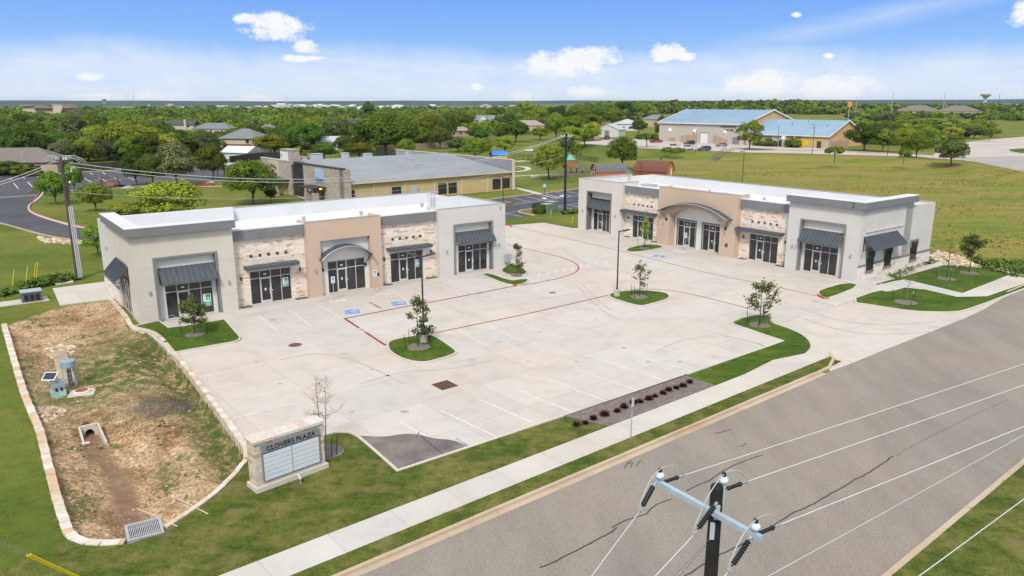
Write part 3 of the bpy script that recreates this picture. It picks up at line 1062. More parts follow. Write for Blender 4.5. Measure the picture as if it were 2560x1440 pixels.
# tar crack sealing on the street
tar = MB()
for path, w in (([(1350, 1419), (1390, 1403), (1460, 1368), (1515, 1338), (1542, 1319)], .07), ([(1528, 1319), (1560, 1304), (1615, 1285), (1640, 1262), (1680, 1248)], .06), ([(1715, 1228), (1775, 1200), (1830, 1165), (1870, 1150), (1908, 1138)], .06),
                ([(1710, 1442), (1760, 1412), (1800, 1388), (1850, 1365), (1885, 1345), (1940, 1310), (1985, 1282), (2010, 1272), (2060, 1245), (2130, 1205), (2175, 1180), (2233, 1141)], .065), ([(2240, 1138), (2330, 1090), (2420, 1045), (2520, 1000)], .02),
                ([(1562, 1171), (1568, 1157), (1580, 1152)], .04), ([(1566, 1162), (1582, 1158), (1576, 1170)], .04), ([(1590, 1166), (1602, 1152)], .04), ([(1788, 1085), (1828, 1075)], .06), ([(1842, 1117), (1856, 1116), (1865, 1110)], .05)):
    fine_ = []
    gpp = gp(path)
    for A_, B_ in zip(gpp, gpp[1:]):
        k_ = max(1, int((B_ - A_).length / .35))
        fine_ += [A_.lerp(B_, i / k_) + Vector((random.uniform(-.035, .035), random.uniform(-.035, .035), 0)) for i in range(k_)]
    tar.ribbon(fine_ + [gpp[-1]], -w * .62, w * .62, .0165)
tar.build('crack_sealant', mat('weathered_tar', (.065, .058, .052), .8, .2, 2, coord='pos'), road)

# ---- school asphalt and drive --------------------------------------
ZA = .03
sa = MB()
sa.flat([p.xy for p in gp([(-500, 470), (-300, 452), (0, 443), (285, 427), (560, 415), (568, 446), (440, 460), (345, 465), (215, 479), (112, 481), (101, 487), (86, 502), (71, 512), (67, 520), (72, 530), (100, 543), (165, 563), (255, 581), (420, 602), (700, 585), (1000, 540), (1180, 508),
                                 (1242, 497), (1337, 487), (1448, 473), (1620, 455), (1640, 500), (1445, 524), (1411, 527), (1337, 524), (1303, 527), (1294, 531), (1333, 539), (1264, 549), (1000, 600), (700, 645), (420, 625), (255, 607), (170, 600), (90, 585), (0, 558), (-200, 520), (-500, 500)])], ZA)
school_lot = struct(sa.build('school_drive', M['dark_asphalt']))
kk = MB()
kk.kerb(chaikin(gp([(215, 479), (125, 475), (106, 478), (104, 487), (88, 502), (73, 512), (68, 521), (73, 531), (101, 544), (165, 563), (255, 581), (420, 602)]), 2, False), 0, .35, 0, .16, 0)
kk.kerb(chaikin(gp([(-200, 520), (0, 558), (90, 586), (170, 601), (255, 608), (420, 626)]), 2, False), 0, .28, 0, .14, 2)
kk.kerb(gp([(-300, 451), (0, 442), (285, 426), (560, 414)]), 0, .3, 0, .16, 2)
kk.kerb(gp([(568, 447), (440, 461), (345, 466), (215, 480)]), -.3, 0, 0, .16, 2)
kk.kerb(gp([(1180, 508), (1242, 497), (1337, 486)]), 0, .3, 0, .16, 2)
kk.kerb(gp([(1361, 484), (1448, 472), (1620, 454)]), 0, .3, 0, .16, 2)
kk.kerb(gp([(1333, 540), (1300, 533), (1294, 530), (1303, 526), (1337, 523)]), -.3, 0, 0, .16, 2)
kk.build('drive_kerb', [M['kerbc'], M['red_kerb'], M['gutter']], school_lot)
rr = MB()
rr.kerb(chaikin(gp([(96, 481), (80, 506), (73, 514), (70, 521), (75, 531), (101, 542), (165, 560), (255, 578)]), 2, False), .12, .30, .1, .18, 0)
rr.kerb(gp([(1258, 513), (1270, 511), (1281, 507)]), -.1, .5, 0, .2, 0)
rr.kerb(gp([(72, 482), (85, 480), (100, 479)]), -.1, .5, 0, .19, 0)
rr.build('red_kerb', M['red_kerb'], school_lot)
ln = MB()
zA = ZA + .012
L_ = lambda a, b, w=.13: line(ln, g(*a), g(*b), w, zA)
for a, b in (((24, 445), (29, 450)), ((57, 442), (62, 447)), ((92, 440), (99, 446)), ((224, 432), (233, 437)), ((256, 430), (264, 436)), ((34, 458), (46, 472)), ((69, 455), (82, 469)), ((106, 453), (119, 463)), ((211, 446), (231, 458)), ((247, 444), (266, 454)), ((279, 442), (301, 452)), ((322, 444), (336, 451)), ((185, 453), (196, 460))):
    L_(a, b, .16)
L_((5, 467), (110, 459), .12); L_((205, 452), (330, 445), .12); L_((0, 494), (97, 488), .35)
for a, b in (((1282, 495), (1325, 505)), ((1316, 492), (1358, 501)), ((1347, 488), (1391, 496)), ((1364, 486), (1407, 493)), ((1390, 482), (1429, 490)), ((1417, 479), (1446, 485)), ((1264, 535), (1305, 542)), ((1387, 517), (1435, 523)), ((1418, 512), (1447, 517)), ((1257, 502), (1275, 506))):
    L_(a, b, .13)
L_((1285, 511), (1447, 489), .13); L_((1264, 533), (1296, 529), .12); L_((1388, 517), (1446, 508), .12)
for t in (0.15, .4, .65, .9):
    L_((1350 + 40 * t, 489 + 8 * t), (1364 + 42 * t, 486.5 + 7.5 * t), .3)
for c in ((1361, 496), (1406, 490)):
    ln.flat([p.xy for p in gp([(c[0] - 9, c[1]), (c[0], c[1] - 2), (c[0] + 9, c[1] + .5), (c[0], c[1] + 2.5)])], zA + .002, 1)
ln.build('bay_lines', [M['paint'], mat('pale_blue_paint', (.5, .62, .72))], school_lot)
# footpaths round the school and playground
fp = MB()
fp.flat([p.xy for p in gp([(1283, 470), (1345, 487), (1360, 485), (1282, 466)])], .035)
fp.flat([p.xy for p in gp([(690, 472), (760, 497), (800, 505), (830, 512), (900, 505), (760, 478), (735, 474)])], .035)
fp.ribbon(gp([(1285, 441), (1330, 438), (1400, 437), (1440, 437)]), -.7, .7, .035)
fp.ribbon(gp([(1282, 405), (1300, 403), (1322, 402)]), -2.5, 2.5, .035, 1)
fp.ribbon(chaikin(gp([(1283, 417), (1305, 416), (1320, 420), (1322, 424), (1305, 428), (1284, 430)]), 2, False), -.8, .8, .035)
fp.ribbon(chaikin(gp([(480, 466), (560, 466), (600, 462), (640, 458)]), 2, False), -.7, .7, .035)
fp.ribbon(chaikin(gp([(285, 463), (330, 467), (400, 470), (440, 474), (470, 480)]), 2, False), -1.2, 1.2, .03, 2)
M['dirt'] = mat('bare_dirt', (.30, .22, .13), .95, .25, .8, coord='pos', fine=.3)
M['pinkpave'] = mat('pink_paving', (.42, .33, .27), .9, .15, .5, coord='pos')
struct(fp.build('footpath', [M['walk'], M['pinkpave'], M['dirt']]))
# dirt track across the field to the timber steps
tr = [on(*q) for q in ((1700, 412), (1740, 408), (1765, 404), (1785, 400))]
struct(MB().ribbon(tr, -.6, .6, .05).build('dirt_track', M['dirt']))
# patio slab at the left end of the left building
struct(MB().prism([p.xy for p in gp([(132, 723), (270, 705), (300, 722), (290, 748), (150, 765)])], -.3, .10).build('patio', M['walk']))
# recreation-centre car park and far road, on the raised ground
ZP = 1.54
rc = MB()
rc.flat([p.xy for p in gp([(1442, 358), (1490, 352), (1540, 346), (1640, 350), (1660, 353), (1835, 360), (1890, 365), (2070, 371), (2125, 377), (2290, 386), (2330, 388), (2350, 378), (2330, 374), (2400, 358), (2470, 349), (2560, 342), (3300, 330), (3300, 500), (2560, 430), (2440, 405), (2400, 400), (2250, 391), (2000, 384), (1850, 381), (1760, 376), (1610, 371), (1500, 362)], 1.5)], ZP)
rec_lot = struct(rc.build('recreation_car_park', M['walk_far']))
ra = MB().flat([p.xy for p in gp([(2380, 394), (2560, 391), (3300, 400), (3300, 495), (2560, 429), (2440, 404)], 1.5)], ZP + .012)
ra.build('far_street', mat('far_asphalt', (.36, .335, .315), .9, .08, .1, coord='pos', fine=.1), rec_lot)
rk = MB()
rk.kerb(gp([(2140, 381), (2290, 387), (2335, 389)], 1.5), -.3, .3, 1.5, 1.72)
rk.kerb(chaikin(gp([(1870, 371), (1850, 374), (1872, 377), (1950, 376), (2010, 378), (2070, 375)], 1.5), 2, False), -.25, .25, 1.5, 1.7)
rk.build('faded_red_kerb', mat('faded_red', (.40, .22, .19), .8, .1, .5, coord='pos'), rec_lot)
isl = MB().flat([p.xy for p in chaikin(gp([(2520, 374), (2560, 371), (2700, 372), (2700, 382), (2560, 384), (2527, 379)], 1.5), 1)], ZP + .03, 0)
isl.flat([p.xy for p in chaikin(gp([(1848, 374), (1890, 371), (1935, 373), (1940, 376), (1880, 377)], 1.5), 1)], ZP + .03, 1)
isl.build('kerbed_island', [M['lawn'], M['mulch']], rec_lot)
# playing field behind the recreation centre

# ================================================================== PLAZA BUILDINGS
M['stucco_warm'] = mat('stucco_warm_grey', (.585, .545, .475), .9, .05, .5, fine=.05)
M['stucco_grey'] = mat('stucco_grey', (.575, .555, .525), .9, .05, .5, fine=.05)
M['stucco_lilac'] = mat('stucco_pale', (.60, .56, .51), .9, .05, .5, fine=.05)
M['stucco_tan'] = mat('stucco_tan', (.53, .405, .305), .9, .05, .5, fine=.05)
M['panel_white'] = mat('recess_panel', (.68, .665, .62), .85, .04, .6)
M['trim_grey'] = mat('grey_trim', (.20, .20, .20), .8, .06, 1)
M['fascia_grey'] = mat('grey_fascia', (.185, .185, .19), .75, .08, .5)
M['membrane'] = mat('white_membrane', (.62, .635, .65), .75, .05, .25, fine=.03)
M['deck'] = mat('white_roof_deck', (.66, .665, .665), .75, .05, .2, fine=.03)
M['metal_dark'] = mat('dark_roof_metal', (.075, .088, .10), .45, .12, 1.5, spec=.5)
M['metal_grey'] = mat('galvanised', (.42, .43, .44), .5, .1, 3, metal=.3)
M['alu'] = mat('aluminium_frame', (.55, .54, .52), .5, .05, 2)
M['darkframe'] = mat('dark_frame', (.14, .14, .14), .6, .08, 2)
M['stone'] = stone_mat('cut_limestone', [(0, (.74, .64, .53)), (.16, (.80, .72, .62)), (.34, (.70, .57, .45)), (.44, (.82, .76, .68)), (.62, (.76, .65, .53)), (.76, (.66, .42, .20)), (.81, (.78, .69, .58)), (.95, (.50, .40, .32))], (.64, .56, .47), .60, .15, .004, .18)
M['stone_pale'] = stone_mat('pale_limestone', [(0, (.74, .66, .57)), (.2, (.80, .74, .66)), (.5, (.72, .64, .54)), (.7, (.80, .74, .66)), (.93, (.54, .44, .36))], (.52, .47, .40), .60, .17, .005)
M['poster_green'] = mat('poster_green', (.03, .36, .20), .6, .03, 2)
M['poster_white'] = mat('poster_white', (.75, .78, .77), .6, .03, 2)
M['black'] = mat('black_metal', (.02, .02, .022), .5, .15, 3)
M['tile'] = mat('dark_tile', (.06, .055, .055), .4, .2, 3)


def glass_mat():
    m, nt, b = new_mat('tinted_glass')
    n = _noise(nt, _obj(nt), .6, 2)
    c = _ramp(nt, n, [(.3, (.022, .022, .024)), (.7, (.045, .044, .046))])
    nt.links.new(c, b.inputs['Base Color'])
    b.inputs['Roughness'].default_value = .06
    b.inputs['Specular IOR Level'].default_value = .45
    return m


M['glass'] = glass_mat()


def xprism(mb, poly, y0, y1, mi=0):
    """extrude an outline in the x-z plane from y0 to y1 (outline counter-clockwise seen from the front, -y)"""
    n = len(poly)
    a = sum(poly[i][0] * poly[(i + 1) % n][1] - poly[(i + 1) % n][0] * poly[i][1] for i in range(n))
    if a < 0:
        poly = list(reversed(poly))
    mb.add([(p[0], y0, p[1]) for p in poly], [list(range(n))], mi)
    mb.add([(p[0], y1, p[1]) for p in reversed(poly)], [list(range(n))], mi)
    vs = [(p[0], y0, p[1]) for p in poly] + [(p[0], y1, p[1]) for p in poly]
    mb.add(vs, [((i + 1) % n, i, n + i, n + (i + 1) % n) for i in range(n)], mi)
    return mb


def ubay(x0, x1, top, o, z0=-.1):
    return [(x0, z0), (o[0], z0), (o[0], o[2]), (o[1], o[2]), (o[1], z0), (x1, z0), (x1, top), (x0, top)]


def storefront(par, xs, d, zt, ztop, door, poster=None, dark=False, name='storefront', side=False, plaque=True):
    """aluminium framed glazing; xs = mullion positions, door = index of the bay with the door"""
    f = MB()
    w = .055
    x0, x1 = xs[0], xs[-1]
    for x in xs:
        f.box(x - w / 2, d - .06, 0.02, x + w / 2, d + .05, ztop - .0)
    for z in (.06, zt, ztop - .03):
        f.box(x0 + w / 2, d - .055, z - .03, x1 - w / 2, d + .045, z + .03)
    fr = f.build(name, M['alu'], par)
    gl = MB().box(x0 + .01, d, .03, x1 - .01, d + .02, ztop - .02).build('glass', M['glass'], fr)
    a, b = xs[door] + w / 2, xs[door + 1] - w / 2
    dm = MB()
    for q in ((a, .1, a + .075, zt - .03), (b - .075, .1, b, zt - .03), (a + .075, .1, b - .075, .3), (a + .075, zt - .13, b - .075, zt - .03)):
        dm.box(q[0], d - .05, q[1], q[2], d - .005, q[3])
    dm.build('door', M['alu'], fr)
    h = MB().tube([(b - .13, d - .06, .8), (b - .13, d - .11, .85), (b - .13, d - .11, 1.35), (b - .13, d - .06, 1.4)], .018)
    h.box(a + .36, d - .02, 1.2, a + .5, d - .003, 1.42)
    h.box(b + .1, d - .02, 1.1, b + .18, d - .003, 1.2)
    h.build('door_handle', M['poster_white'], fr)
    if plaque:
        cx = (a + b) / 2
        MB().box(cx - .13, d - .015, zt + .24, cx + .13, d - .003, zt + .36).build('suite_plaque', M['poster_white'], fr)
    if poster is not None:
        px, pw, pz0, pz1 = poster
        p = MB().box(px, d - .02, pz0, px + pw, d - .004, pz1)
        p.box(px + .04, d - .026, pz0 + .02, px + pw - .02, d - .021, pz0 + (pz1 - pz0) * .36, 1)
        p.box(px + pw * .35, d - .026, pz1 - (pz1 - pz0) * .52, px + pw - .06, d - .021, pz1 - .06, 1)
        for k_ in range(3):
            p.box(px + .1, d - .029, pz0 + .10 + k_ * .09, px + pw - .12, d - .0265, pz0 + .13 + k_ * .09, 0)
        p.box(px + pw * .52, d - .029, pz1 - (pz1 - pz0) * .42, px + pw - .16, d - .0265, pz1 - (pz1 - pz0) * .3, 0)
        p.build('leasing_poster', [M['poster_white'], M['poster_green']], fr)
    if dark:
        e = MB()
        e.box(x0 - .2, d - .08, 0, x0 - w / 2, d + .05, ztop + .2)
        e.box(x1 + w / 2, d - .08, 0, x1 + .2, d + .05, ztop + .2)
        e.box(x0 - w / 2, d - .08, ztop, x1 + w / 2, d + .05, ztop + .2)
        e.build('surround', M['darkframe'], fr)
    return fr


def awning(par, x0, x1, yb, zb, yf, zf, seams=10, name='awning'):
    """sloping standing-seam awning"""
    a = MB()
    t = Vector((0, zf - zb, -(yf - yb))).normalized()
    if t.z < 0:
        t = -t
    th = .07
    q = lambda x, y, z, k: (x, y + t.y * k, z + t.z * k)
    vs = [q(x0, yb, zb, 0), q(x1, yb, zb, 0), q(x1, yf, zf, 0), q(x0, yf, zf, 0), q(x0, yb, zb, -th), q(x1, yb, zb, -th), q(x1, yf, zf, -th), q(x0, yf, zf, -th)]
    a.add(vs, [(0, 3, 2, 1), (4, 5, 6, 7), (0, 1, 5, 4), (1, 2, 6, 5), (2, 3, 7, 6), (3, 0, 4, 7)])
    for i in range(seams + 1):
        x = x0 + .03 + (x1 - x0 - .06) * i / seams
        a.bar(q(x, yb, zb, .03), q(x, yf - .01, zf, .03), .03, .06)
    o = a.build(name, M['metal_dark'], par)
    for x in (x0 + .06, x1 - .06):
        s = MB()
        s.bar((x, yb, zf - .05), (x, yf + .06, zf - .06), .05, .06)
        s.bar((x, yb, zb - .1), (x, yb, zf - .1), .05, .06)
        s.bar((x, yb, zf + .35), (x, yf + .35, zf + .12), .035, .04)
        s.build('awning_bracket', M['black'], o)
    return o


def flat_canopy(par, x0, x1, yb, yf, z0, z1):
    c = MB()
    c.box(x0, yf, z0, x1, yb, z1)
    n = int((x1 - x0) / .42)
    for i in range(n + 1):
        x = x0 + .03 + (x1 - x0 - .06) * i / n
        c.bar((x, yb, z1 + .02), (x, yf + .02, z1 + .02), .03, .05)
    return c.build('canopy', M['metal_dark'], par)


def arch_canopy(par, xc, half, zs, rise, yb, yf, foot):
    r = (half * half + rise * rise) / (2 * rise)
    th0 = math.asin(half / r)
    N_ = 22
    c = MB()
    up = [(xc + r * math.sin(t), zs + rise - r + r * math.cos(t)) for t in np.linspace(-th0, th0, N_)]
    dn = [(xc + (r - .1) * math.sin(t), zs + rise - r + (r - .1) * math.cos(t)) for t in np.linspace(th0, -th0, N_)]
    poly = up + dn
    n = len(poly)
    for y, rev in ((yf, False), (yb, True)):
        c.add([(p[0], y, p[1]) for p in poly], [tuple((i, i + 1, n - 2 - i, n - 1 - i) if rev else (n - 1 - i, n - 2 - i, i + 1, i)) for i in range(N_ - 1)])
    c.add([(p[0], yf, p[1]) for p in poly] + [(p[0], yb, p[1]) for p in poly], [(i, (i + 1) % n, n + (i + 1) % n, n + i) for i in range(n)])
    for t in np.linspace(-th0, th0, 18):
        p = (xc + (r + .02) * math.sin(t), zs + rise - r + (r + .02) * math.cos(t))
        c.bar((p[0], yb, p[1]), (p[0], yf, p[1]), .03, .05)
    o = c.build('arch_canopy', M['metal_dark'], par)
    e = MB()
    sil = [(p[0], yf - .012, p[1]) for p in [(xc + (r - .05) * math.sin(t), zs + rise - r + (r - .05) * math.cos(t)) for t in np.linspace(-th0, th0, N_)]]
    e.tube(sil, .05, 5)
    e.build('canopy_rim', M['metal_grey'], o)
    for sx in (-1, 1):
        b = MB()
        x = xc + sx * (half - .12)
        b.bar((x, yf + .1, zs + .05), (x - sx * foot, yb + .02, zs - 1.05), .07, .07)
        b.box(x - sx * foot - .12, yb - .12, zs - 1.25, x - sx * foot + .12, yb + .0, zs - 1.0)
        b.build('canopy_brace', M['black'], o)
    return o


def lamps(par, pts, name='wall_lamp', mm=None):
    mm = mm or M['metal_grey']
    for x, y, z in pts:
        m = MB().box(x - .07, y - .13, z - .16, x + .07, y - .002, z + .16)
        m.box(x - .05, y - .16, z - .1, x + .05, y - .131, z + .1)
        m.build(name, mm, par)


def accent_tiles(par, xs, y, z):
    for x in xs:
        MB().box(x - .13, y - .025, z - .13, x + .13, y - .002, z + .13).build('accent_tile', M['tile'], par)


DECK = 5.65


def shell(par, L_, D, cfg):
    """rear walls, roof deck and parapets common to both buildings"""
    w = MB()
    w.box(0.0, D - .3, -.1, L_, D, cfg['back'])
    w.box(0.0, 10.6, -.1, .3, D - .302, cfg['left_rear'])
    w.box(L_ - .3, 9.0, -.1, L_, D - .302, cfg['right_rear'])
    w.build('rear_wall', M[cfg['rear_mat']], par)
    MB().box(.3, .95, DECK - .12, L_ - .3, D - .302, DECK).build('roof', M['deck'], par)
    ln_ = MB()          # membrane up the inner faces
    ln_.box(.31, D - .36, DECK, L_ - .31, D - .305, cfg['back'] - .03)
    ln_.box(.305, 1.2, DECK, .36, D - .37, cfg['left_rear'] - .03)
    ln_.box(L_ - .36, 1.2, DECK, L_ - .305, D - .37, cfg['right_rear'] - .03)
    ln_.build('parapet_lining', M['membrane'], par)
    cp = MB()
    cp.box(-.02, D - .38, cfg['back'] + .002, L_ + .02, D + .02, cfg['back'] + .06)
    cp.build('coping', M['trim_coping'], par)


M['trim_coping'] = mat('grey_coping', (.33, .32, .31), .6, .05, 1)


def stone_bay(par, x0, x1, d, xs, door, poster=None, canopy=None, tiles=None, lamp_z=2.6):
    s = MB()
    o = (xs[0] - .03, xs[-1] + .03, 3.14)
    xprism(s, ubay(x0, x1, 6.02, o), d, d + .32)
    wl = s.build('stone_wall', M['stone'], par)
    MB().box(x0 + .002, d - .28, 6.03, x1 - .002, d + .32, 6.95).build('fascia', M['fascia_grey'], par)
    MB().box(x0 + .004, d + .321, 5.66, x1 - .004, d + .62, 6.90).build('parapet_lining', M['membrane'], par)
    MB().box(x0 + .004, d - .26, 6.952, x1 - .004, d + .62, 7.0).build('coping', M['membrane'], par)
    storefront(par, xs, d + .12, 2.42, 3.12, door, poster)
    flat_canopy(par, canopy[0], canopy[1], d - .004, -.32, 3.43, 3.70)
    accent_tiles(par, tiles, d, 4.52)
    lamps(par, [((x0 + xs[0]) / 2 - .1, d, lamp_z), ((x1 + xs[-1]) / 2 + .15, d, lamp_z + .15)], 'wall_lamp', M['tile'])
    for a, b in ((x0 + .35, xs[0] - .15), (xs[-1] + .2, x1 - .15)):
        MB().box(a, d - .62, .02, b, d - .06, .07).build('planting_bed', M['mulch'], par)


# ---------------- left building --------------------------------------
oL = g(352.5, 813.5)
BL = thing('retail_building', 'shop row on the left, stone and stucco, with three green window posters', 'shop building', (oL.x, oL.y, 0), R(37.05))
LL, DD = 37.4, 15.5
shell(BL, LL, DD, dict(back=7.0, left_rear=7.0, right_rear=6.75, rear_mat='stucco_grey'))
# corner tower with deep fascia
t = xprism(MB(), ubay(0, 8.0, 7.37, (1.64, 6.38, 5.3)), 0, .62)
t.box(0, .62, -.1, .3, 3.0, 7.37)
t.box(0, 3.0, 4.6, .3, 7.4, 7.37)
t.box(0, 7.4, -.1, .3, 10.6, 7.37)
t.box(7.7, .62, 5.7, 8.0, 3.2, 7.37)
t.build('tower_wall', M['stucco_warm'], BL)
f = MB().box(-.45, -.45, 7.38, 8.2, .9, 8.06)
f.box(-.45, .9, 7.38, .8, 10.7, 8.06)
f.build('fascia', M['fascia_grey'], BL)
c = MB().box(-.46, -.46, 8.062, 8.21, .91, 8.10).box(-.46, .912, 8.062, .81, 10.71, 8.10)
c.box(7.3, .912, 5.66, 8.18, 1.3, 8.05)
c.box(.82, .912, 5.66, 7.3, .96, 8.05)
c.box(.802, .962, 5.66, .85, 10.6, 8.05)
c.build('parapet_lining', M['membrane'], BL)
tr_ = xprism(MB(), [(1.42, .0), (1.64, .0), (1.64, 5.3), (6.38, 5.3), (6.38, 0), (6.60, 0), (6.60, 5.47), (1.42, 5.47)], -.035, .60)
tr_.build('opening_trim', M['trim_grey'], BL)
pn = xprism(MB(), ubay(1.645, 6.375, 5.29, (2.2, 6.06, 2.96)), .44, .60)
pn.build('recess_panel', M['panel_white'], BL)
storefront(BL, [2.22, 3.15, 4.12, 5.07, 6.04], .52, 2.32, 2.95, 1, (5.2, .66, .65, 1.75))
awning(BL, 1.85, 6.33, .435, 4.48, -.62, 3.24, 10)
lamps(BL, [(.95, 0, 2.62), (7.35, 0, 2.62)])
stone_bay(BL, 8.0, 14.65, .7, [9.43, 10.31, 11.29, 12.25, 13.16], 1, (12.38, .55, 1.3, 2.15), (8.93, 13.72), [9.66, 10.47, 11.25, 12.06, 12.86])
t = xprism(MB(), ubay(14.65, 22.25, 7.15, (15.92, 21.02, 5.3)), 0, .72)
t.box(14.65, .72, 5.7, 14.95, 2.2, 7.15); t.box(21.95, .72, 5.7, 22.25, 2.2, 7.15)
t.box(14.65, .72, -.1, 14.95, 1.1, 5.6); t.box(21.95, .72, -.1, 22.25, 1.1, 5.6)
t.build('tan_wall', M['stucco_tan'], BL)
c = MB().box(14.63, -.03, 7.152, 22.27, .35, 7.19)
c.build('coping', M['trim_coping'], BL)
MB().box(14.96, .722, 5.66, 21.94, .80, 7.12).build('parapet_lining', M['membrane'], BL)
pn = xprism(MB(), ubay(15.925, 21.015, 5.29, (16.72, 20.62, 3.17)), .5, .70)
pn.build('recess_panel', M['panel_white'], BL)
storefront(BL, [16.74, 17.69, 18.65, 19.62, 20.6], .6, 2.34, 3.14, 1, None, True)
arch_canopy(BL, 18.4, 2.68, 3.55, 1.12, .49, -.55, .35)
lamps(BL, [(15.3, 0, 2.6), (21.65, 0, 2.6)])
MB().box(21.62, -.05, 1.2, 21.85, -.002, 1.5).build('fire_box', M['tile'], BL)
stone_bay(BL, 22.25, 28.87, .7, [23.55, 24.52, 25.46, 26.38, 27.28], 1, (26.45, .42, 1.3, 2.1), (23.1, 27.9), [23.85, 24.66, 25.42, 26.22, 27.02])
t = xprism(MB(), ubay(28.87, LL, 7.15, (30.86, 35.5, 5.25)), 0, .68)
t.box(28.87, .68, -.1, 29.17, 2.4, 7.15); t.box(LL - .3, .68, -.1, LL, 8.99, 7.15); t.box(LL - 4.5, 8.7, 5.66, LL - .302, 8.99, 7.15)
t.build('tower_wall', M['stucco_grey'], BL)
MB().box(28.85, -.03, 7.152, LL + .03, .35, 7.19).box(LL - .36, .352, 7.152, LL + .03, 9.02, 7.19).build('coping', M['trim_coping'], BL)
MB().box(29.18, .69, 5.66, LL - .32, .78, 7.12).box(LL - .4, .79, 5.66, LL - .305, 8.69, 7.12).box(LL - 4.5, 8.6, 5.66, LL - .41, 8.69, 7.12).build('parapet_lining', M['membrane'], BL)
tr_ = xprism(MB(), [(30.64, 0), (30.86, 0), (30.86, 5.25), (35.5, 5.25), (35.5, 0), (35.74, 0), (35.74, 5.44), (30.64, 5.44)], -.035, .60)
tr_.build('opening_trim', M['trim_grey'], BL)
xprism(MB(), ubay(30.865, 35.495, 5.24, (31.46, 35.26, 3.06)), .44, .66).build('recess_panel', M['panel_white'], BL)
storefront(BL, [31.48, 32.43, 33.38, 34.32, 35.23], .54, 2.36, 3.03, 1)
awning(BL, 31.0, 35.75, .435, 4.5, -.62, 3.3, 11)
lamps(BL, [(29.75, 0, 2.7), (36.5, 0, 2.7)])
M['score'] = mat('stucco_score', (.42, .405, .385), .9, .05, 1)
for par_, sl_ in ((BL, ((.05, 1.38, 4.62), (6.64, 7.95, 4.62), (.05, 1.38, 1.5), (6.64, 7.95, 1.5), (14.7, 15.88, 4.62), (21.06, 22.2, 4.62), (14.7, 15.88, 1.6), (21.06, 22.2, 1.6), (28.92, 30.6, 4.62), (35.78, 37.35, 4.62), (28.92, 30.6, 2.2), (35.78, 37.35, 2.2))),):
    for a_, b_, z_ in sl_:
        MB().box(a_, -.004, z_, b_, -.001, z_ + .028).build('score_line', M['score'], par_)
# left end: glazed door bay with its own awning, stone base behind it
es = MB()
for y in (3.05, 4.1, 5.2, 6.3, 7.35):
    es.box(.08, y - .03, 0, .2, y + .03, 3.0)
for z in (.05, 2.35, 2.97):
    es.box(.09, 3.08, z - .03, .19, 7.32, z + .03)
e = es.build('storefront', M['alu'], BL)
MB().box(.13, 3.02, .03, .16, 7.38, 2.97).build('glass', M['glass'], e)
MB().box(.22, 3.01, 3.01, .29, 7.39, 4.6).build('recess_panel', M['panel_white'], BL)
aw = MB()
for i in range(13):
    y = 2.7 + i * 5.0 / 12
    aw.bar((-.02, y, 4.5), (-1.15, y, 3.28), .05, .06)
aw.add([(0, 2.65, 4.45), (0, 7.75, 4.45), (-1.15, 7.75, 3.24), (-1.15, 2.65, 3.24), (0, 2.65, 4.38), (0, 7.75, 4.38), (-1.15, 7.75, 3.17), (-1.15, 2.65, 3.17)], [(0, 1, 2, 3), (7, 6, 5, 4), (0, 4, 5, 1), (1, 5, 6, 2), (2, 6, 7, 3), (3, 7, 4, 0)])
o = aw.build('awning', M['metal_dark'], BL)
for y in (2.75, 7.65):
    b = MB()
    b.bar((-.03, y, 3.2), (-1.1, y, 3.18), .05, .05); b.bar((-.03, y, 4.4), (-.03, y, 2.9), .06, .05)
    b.build('awning_bracket', M['black'], o)
MB().box(-.07, 7.9, -.05, -.003, 15.3, 1.5).box(-.11, 7.88, 1.502, -.003, 15.4, 1.66, 1).build('stone_base', [M['stone_pale'], M['trim_grey']], BL)
MB().box(-.14, 11.7, 4.5, -.003, 11.95, 4.8).build('wall_lamp', M['metal_grey'], BL)
# roof ladder, vents
ld = MB()
for x in (33.1, 33.6):
    ld.tube([(x, 8.55, 5.7), (x, 8.55, 8.1), (x, 8.9, 8.12), (x, 9.25, 7.3)], .035, 5)
for k_ in range(7):
    ld.tube([(33.1, 8.55, 6.0 + k_ * .3), (33.6, 8.55, 6.0 + k_ * .3)], .02, 4)
ld.tube([(33.1, 8.55, 7.9), (32.9, 7.9, 7.9), (33.8, 7.9, 7.9), (33.6, 8.55, 7.9)], .03, 4)
ld.build('roof_ladder', M['metal_grey'], BL)
for x, y in ((8.9, 6.2), (9.6, 9.8), (18.6, 10.5), (25.3, 10.6), (34.2, 12.5)):
    MB().lathe([(.16, DECK), (.16, DECK + .35), (.22, DECK + .36), (.22, DECK + .46), (.02, DECK + .5)], 10, (x, y, 0)).build('roof_vent', M['metal_grey'], BL)
MB().box(0.36, DD - 1.0, DECK, 12.6, DD - .38, 7.15).build('raised_parapet', M['membrane'], BL)
n1 = text_mesh('1', .75, M['tile'], 'building_number', BL)
n1.location = (36.75, -.012, 6.65); n1.rotation_euler = (math.pi / 2, 0, 0)
MB().box(27.6, -.06, 4.3, 27.85, -.002, 4.4).build('wall_lamp', M['tile'], BL) if False else None

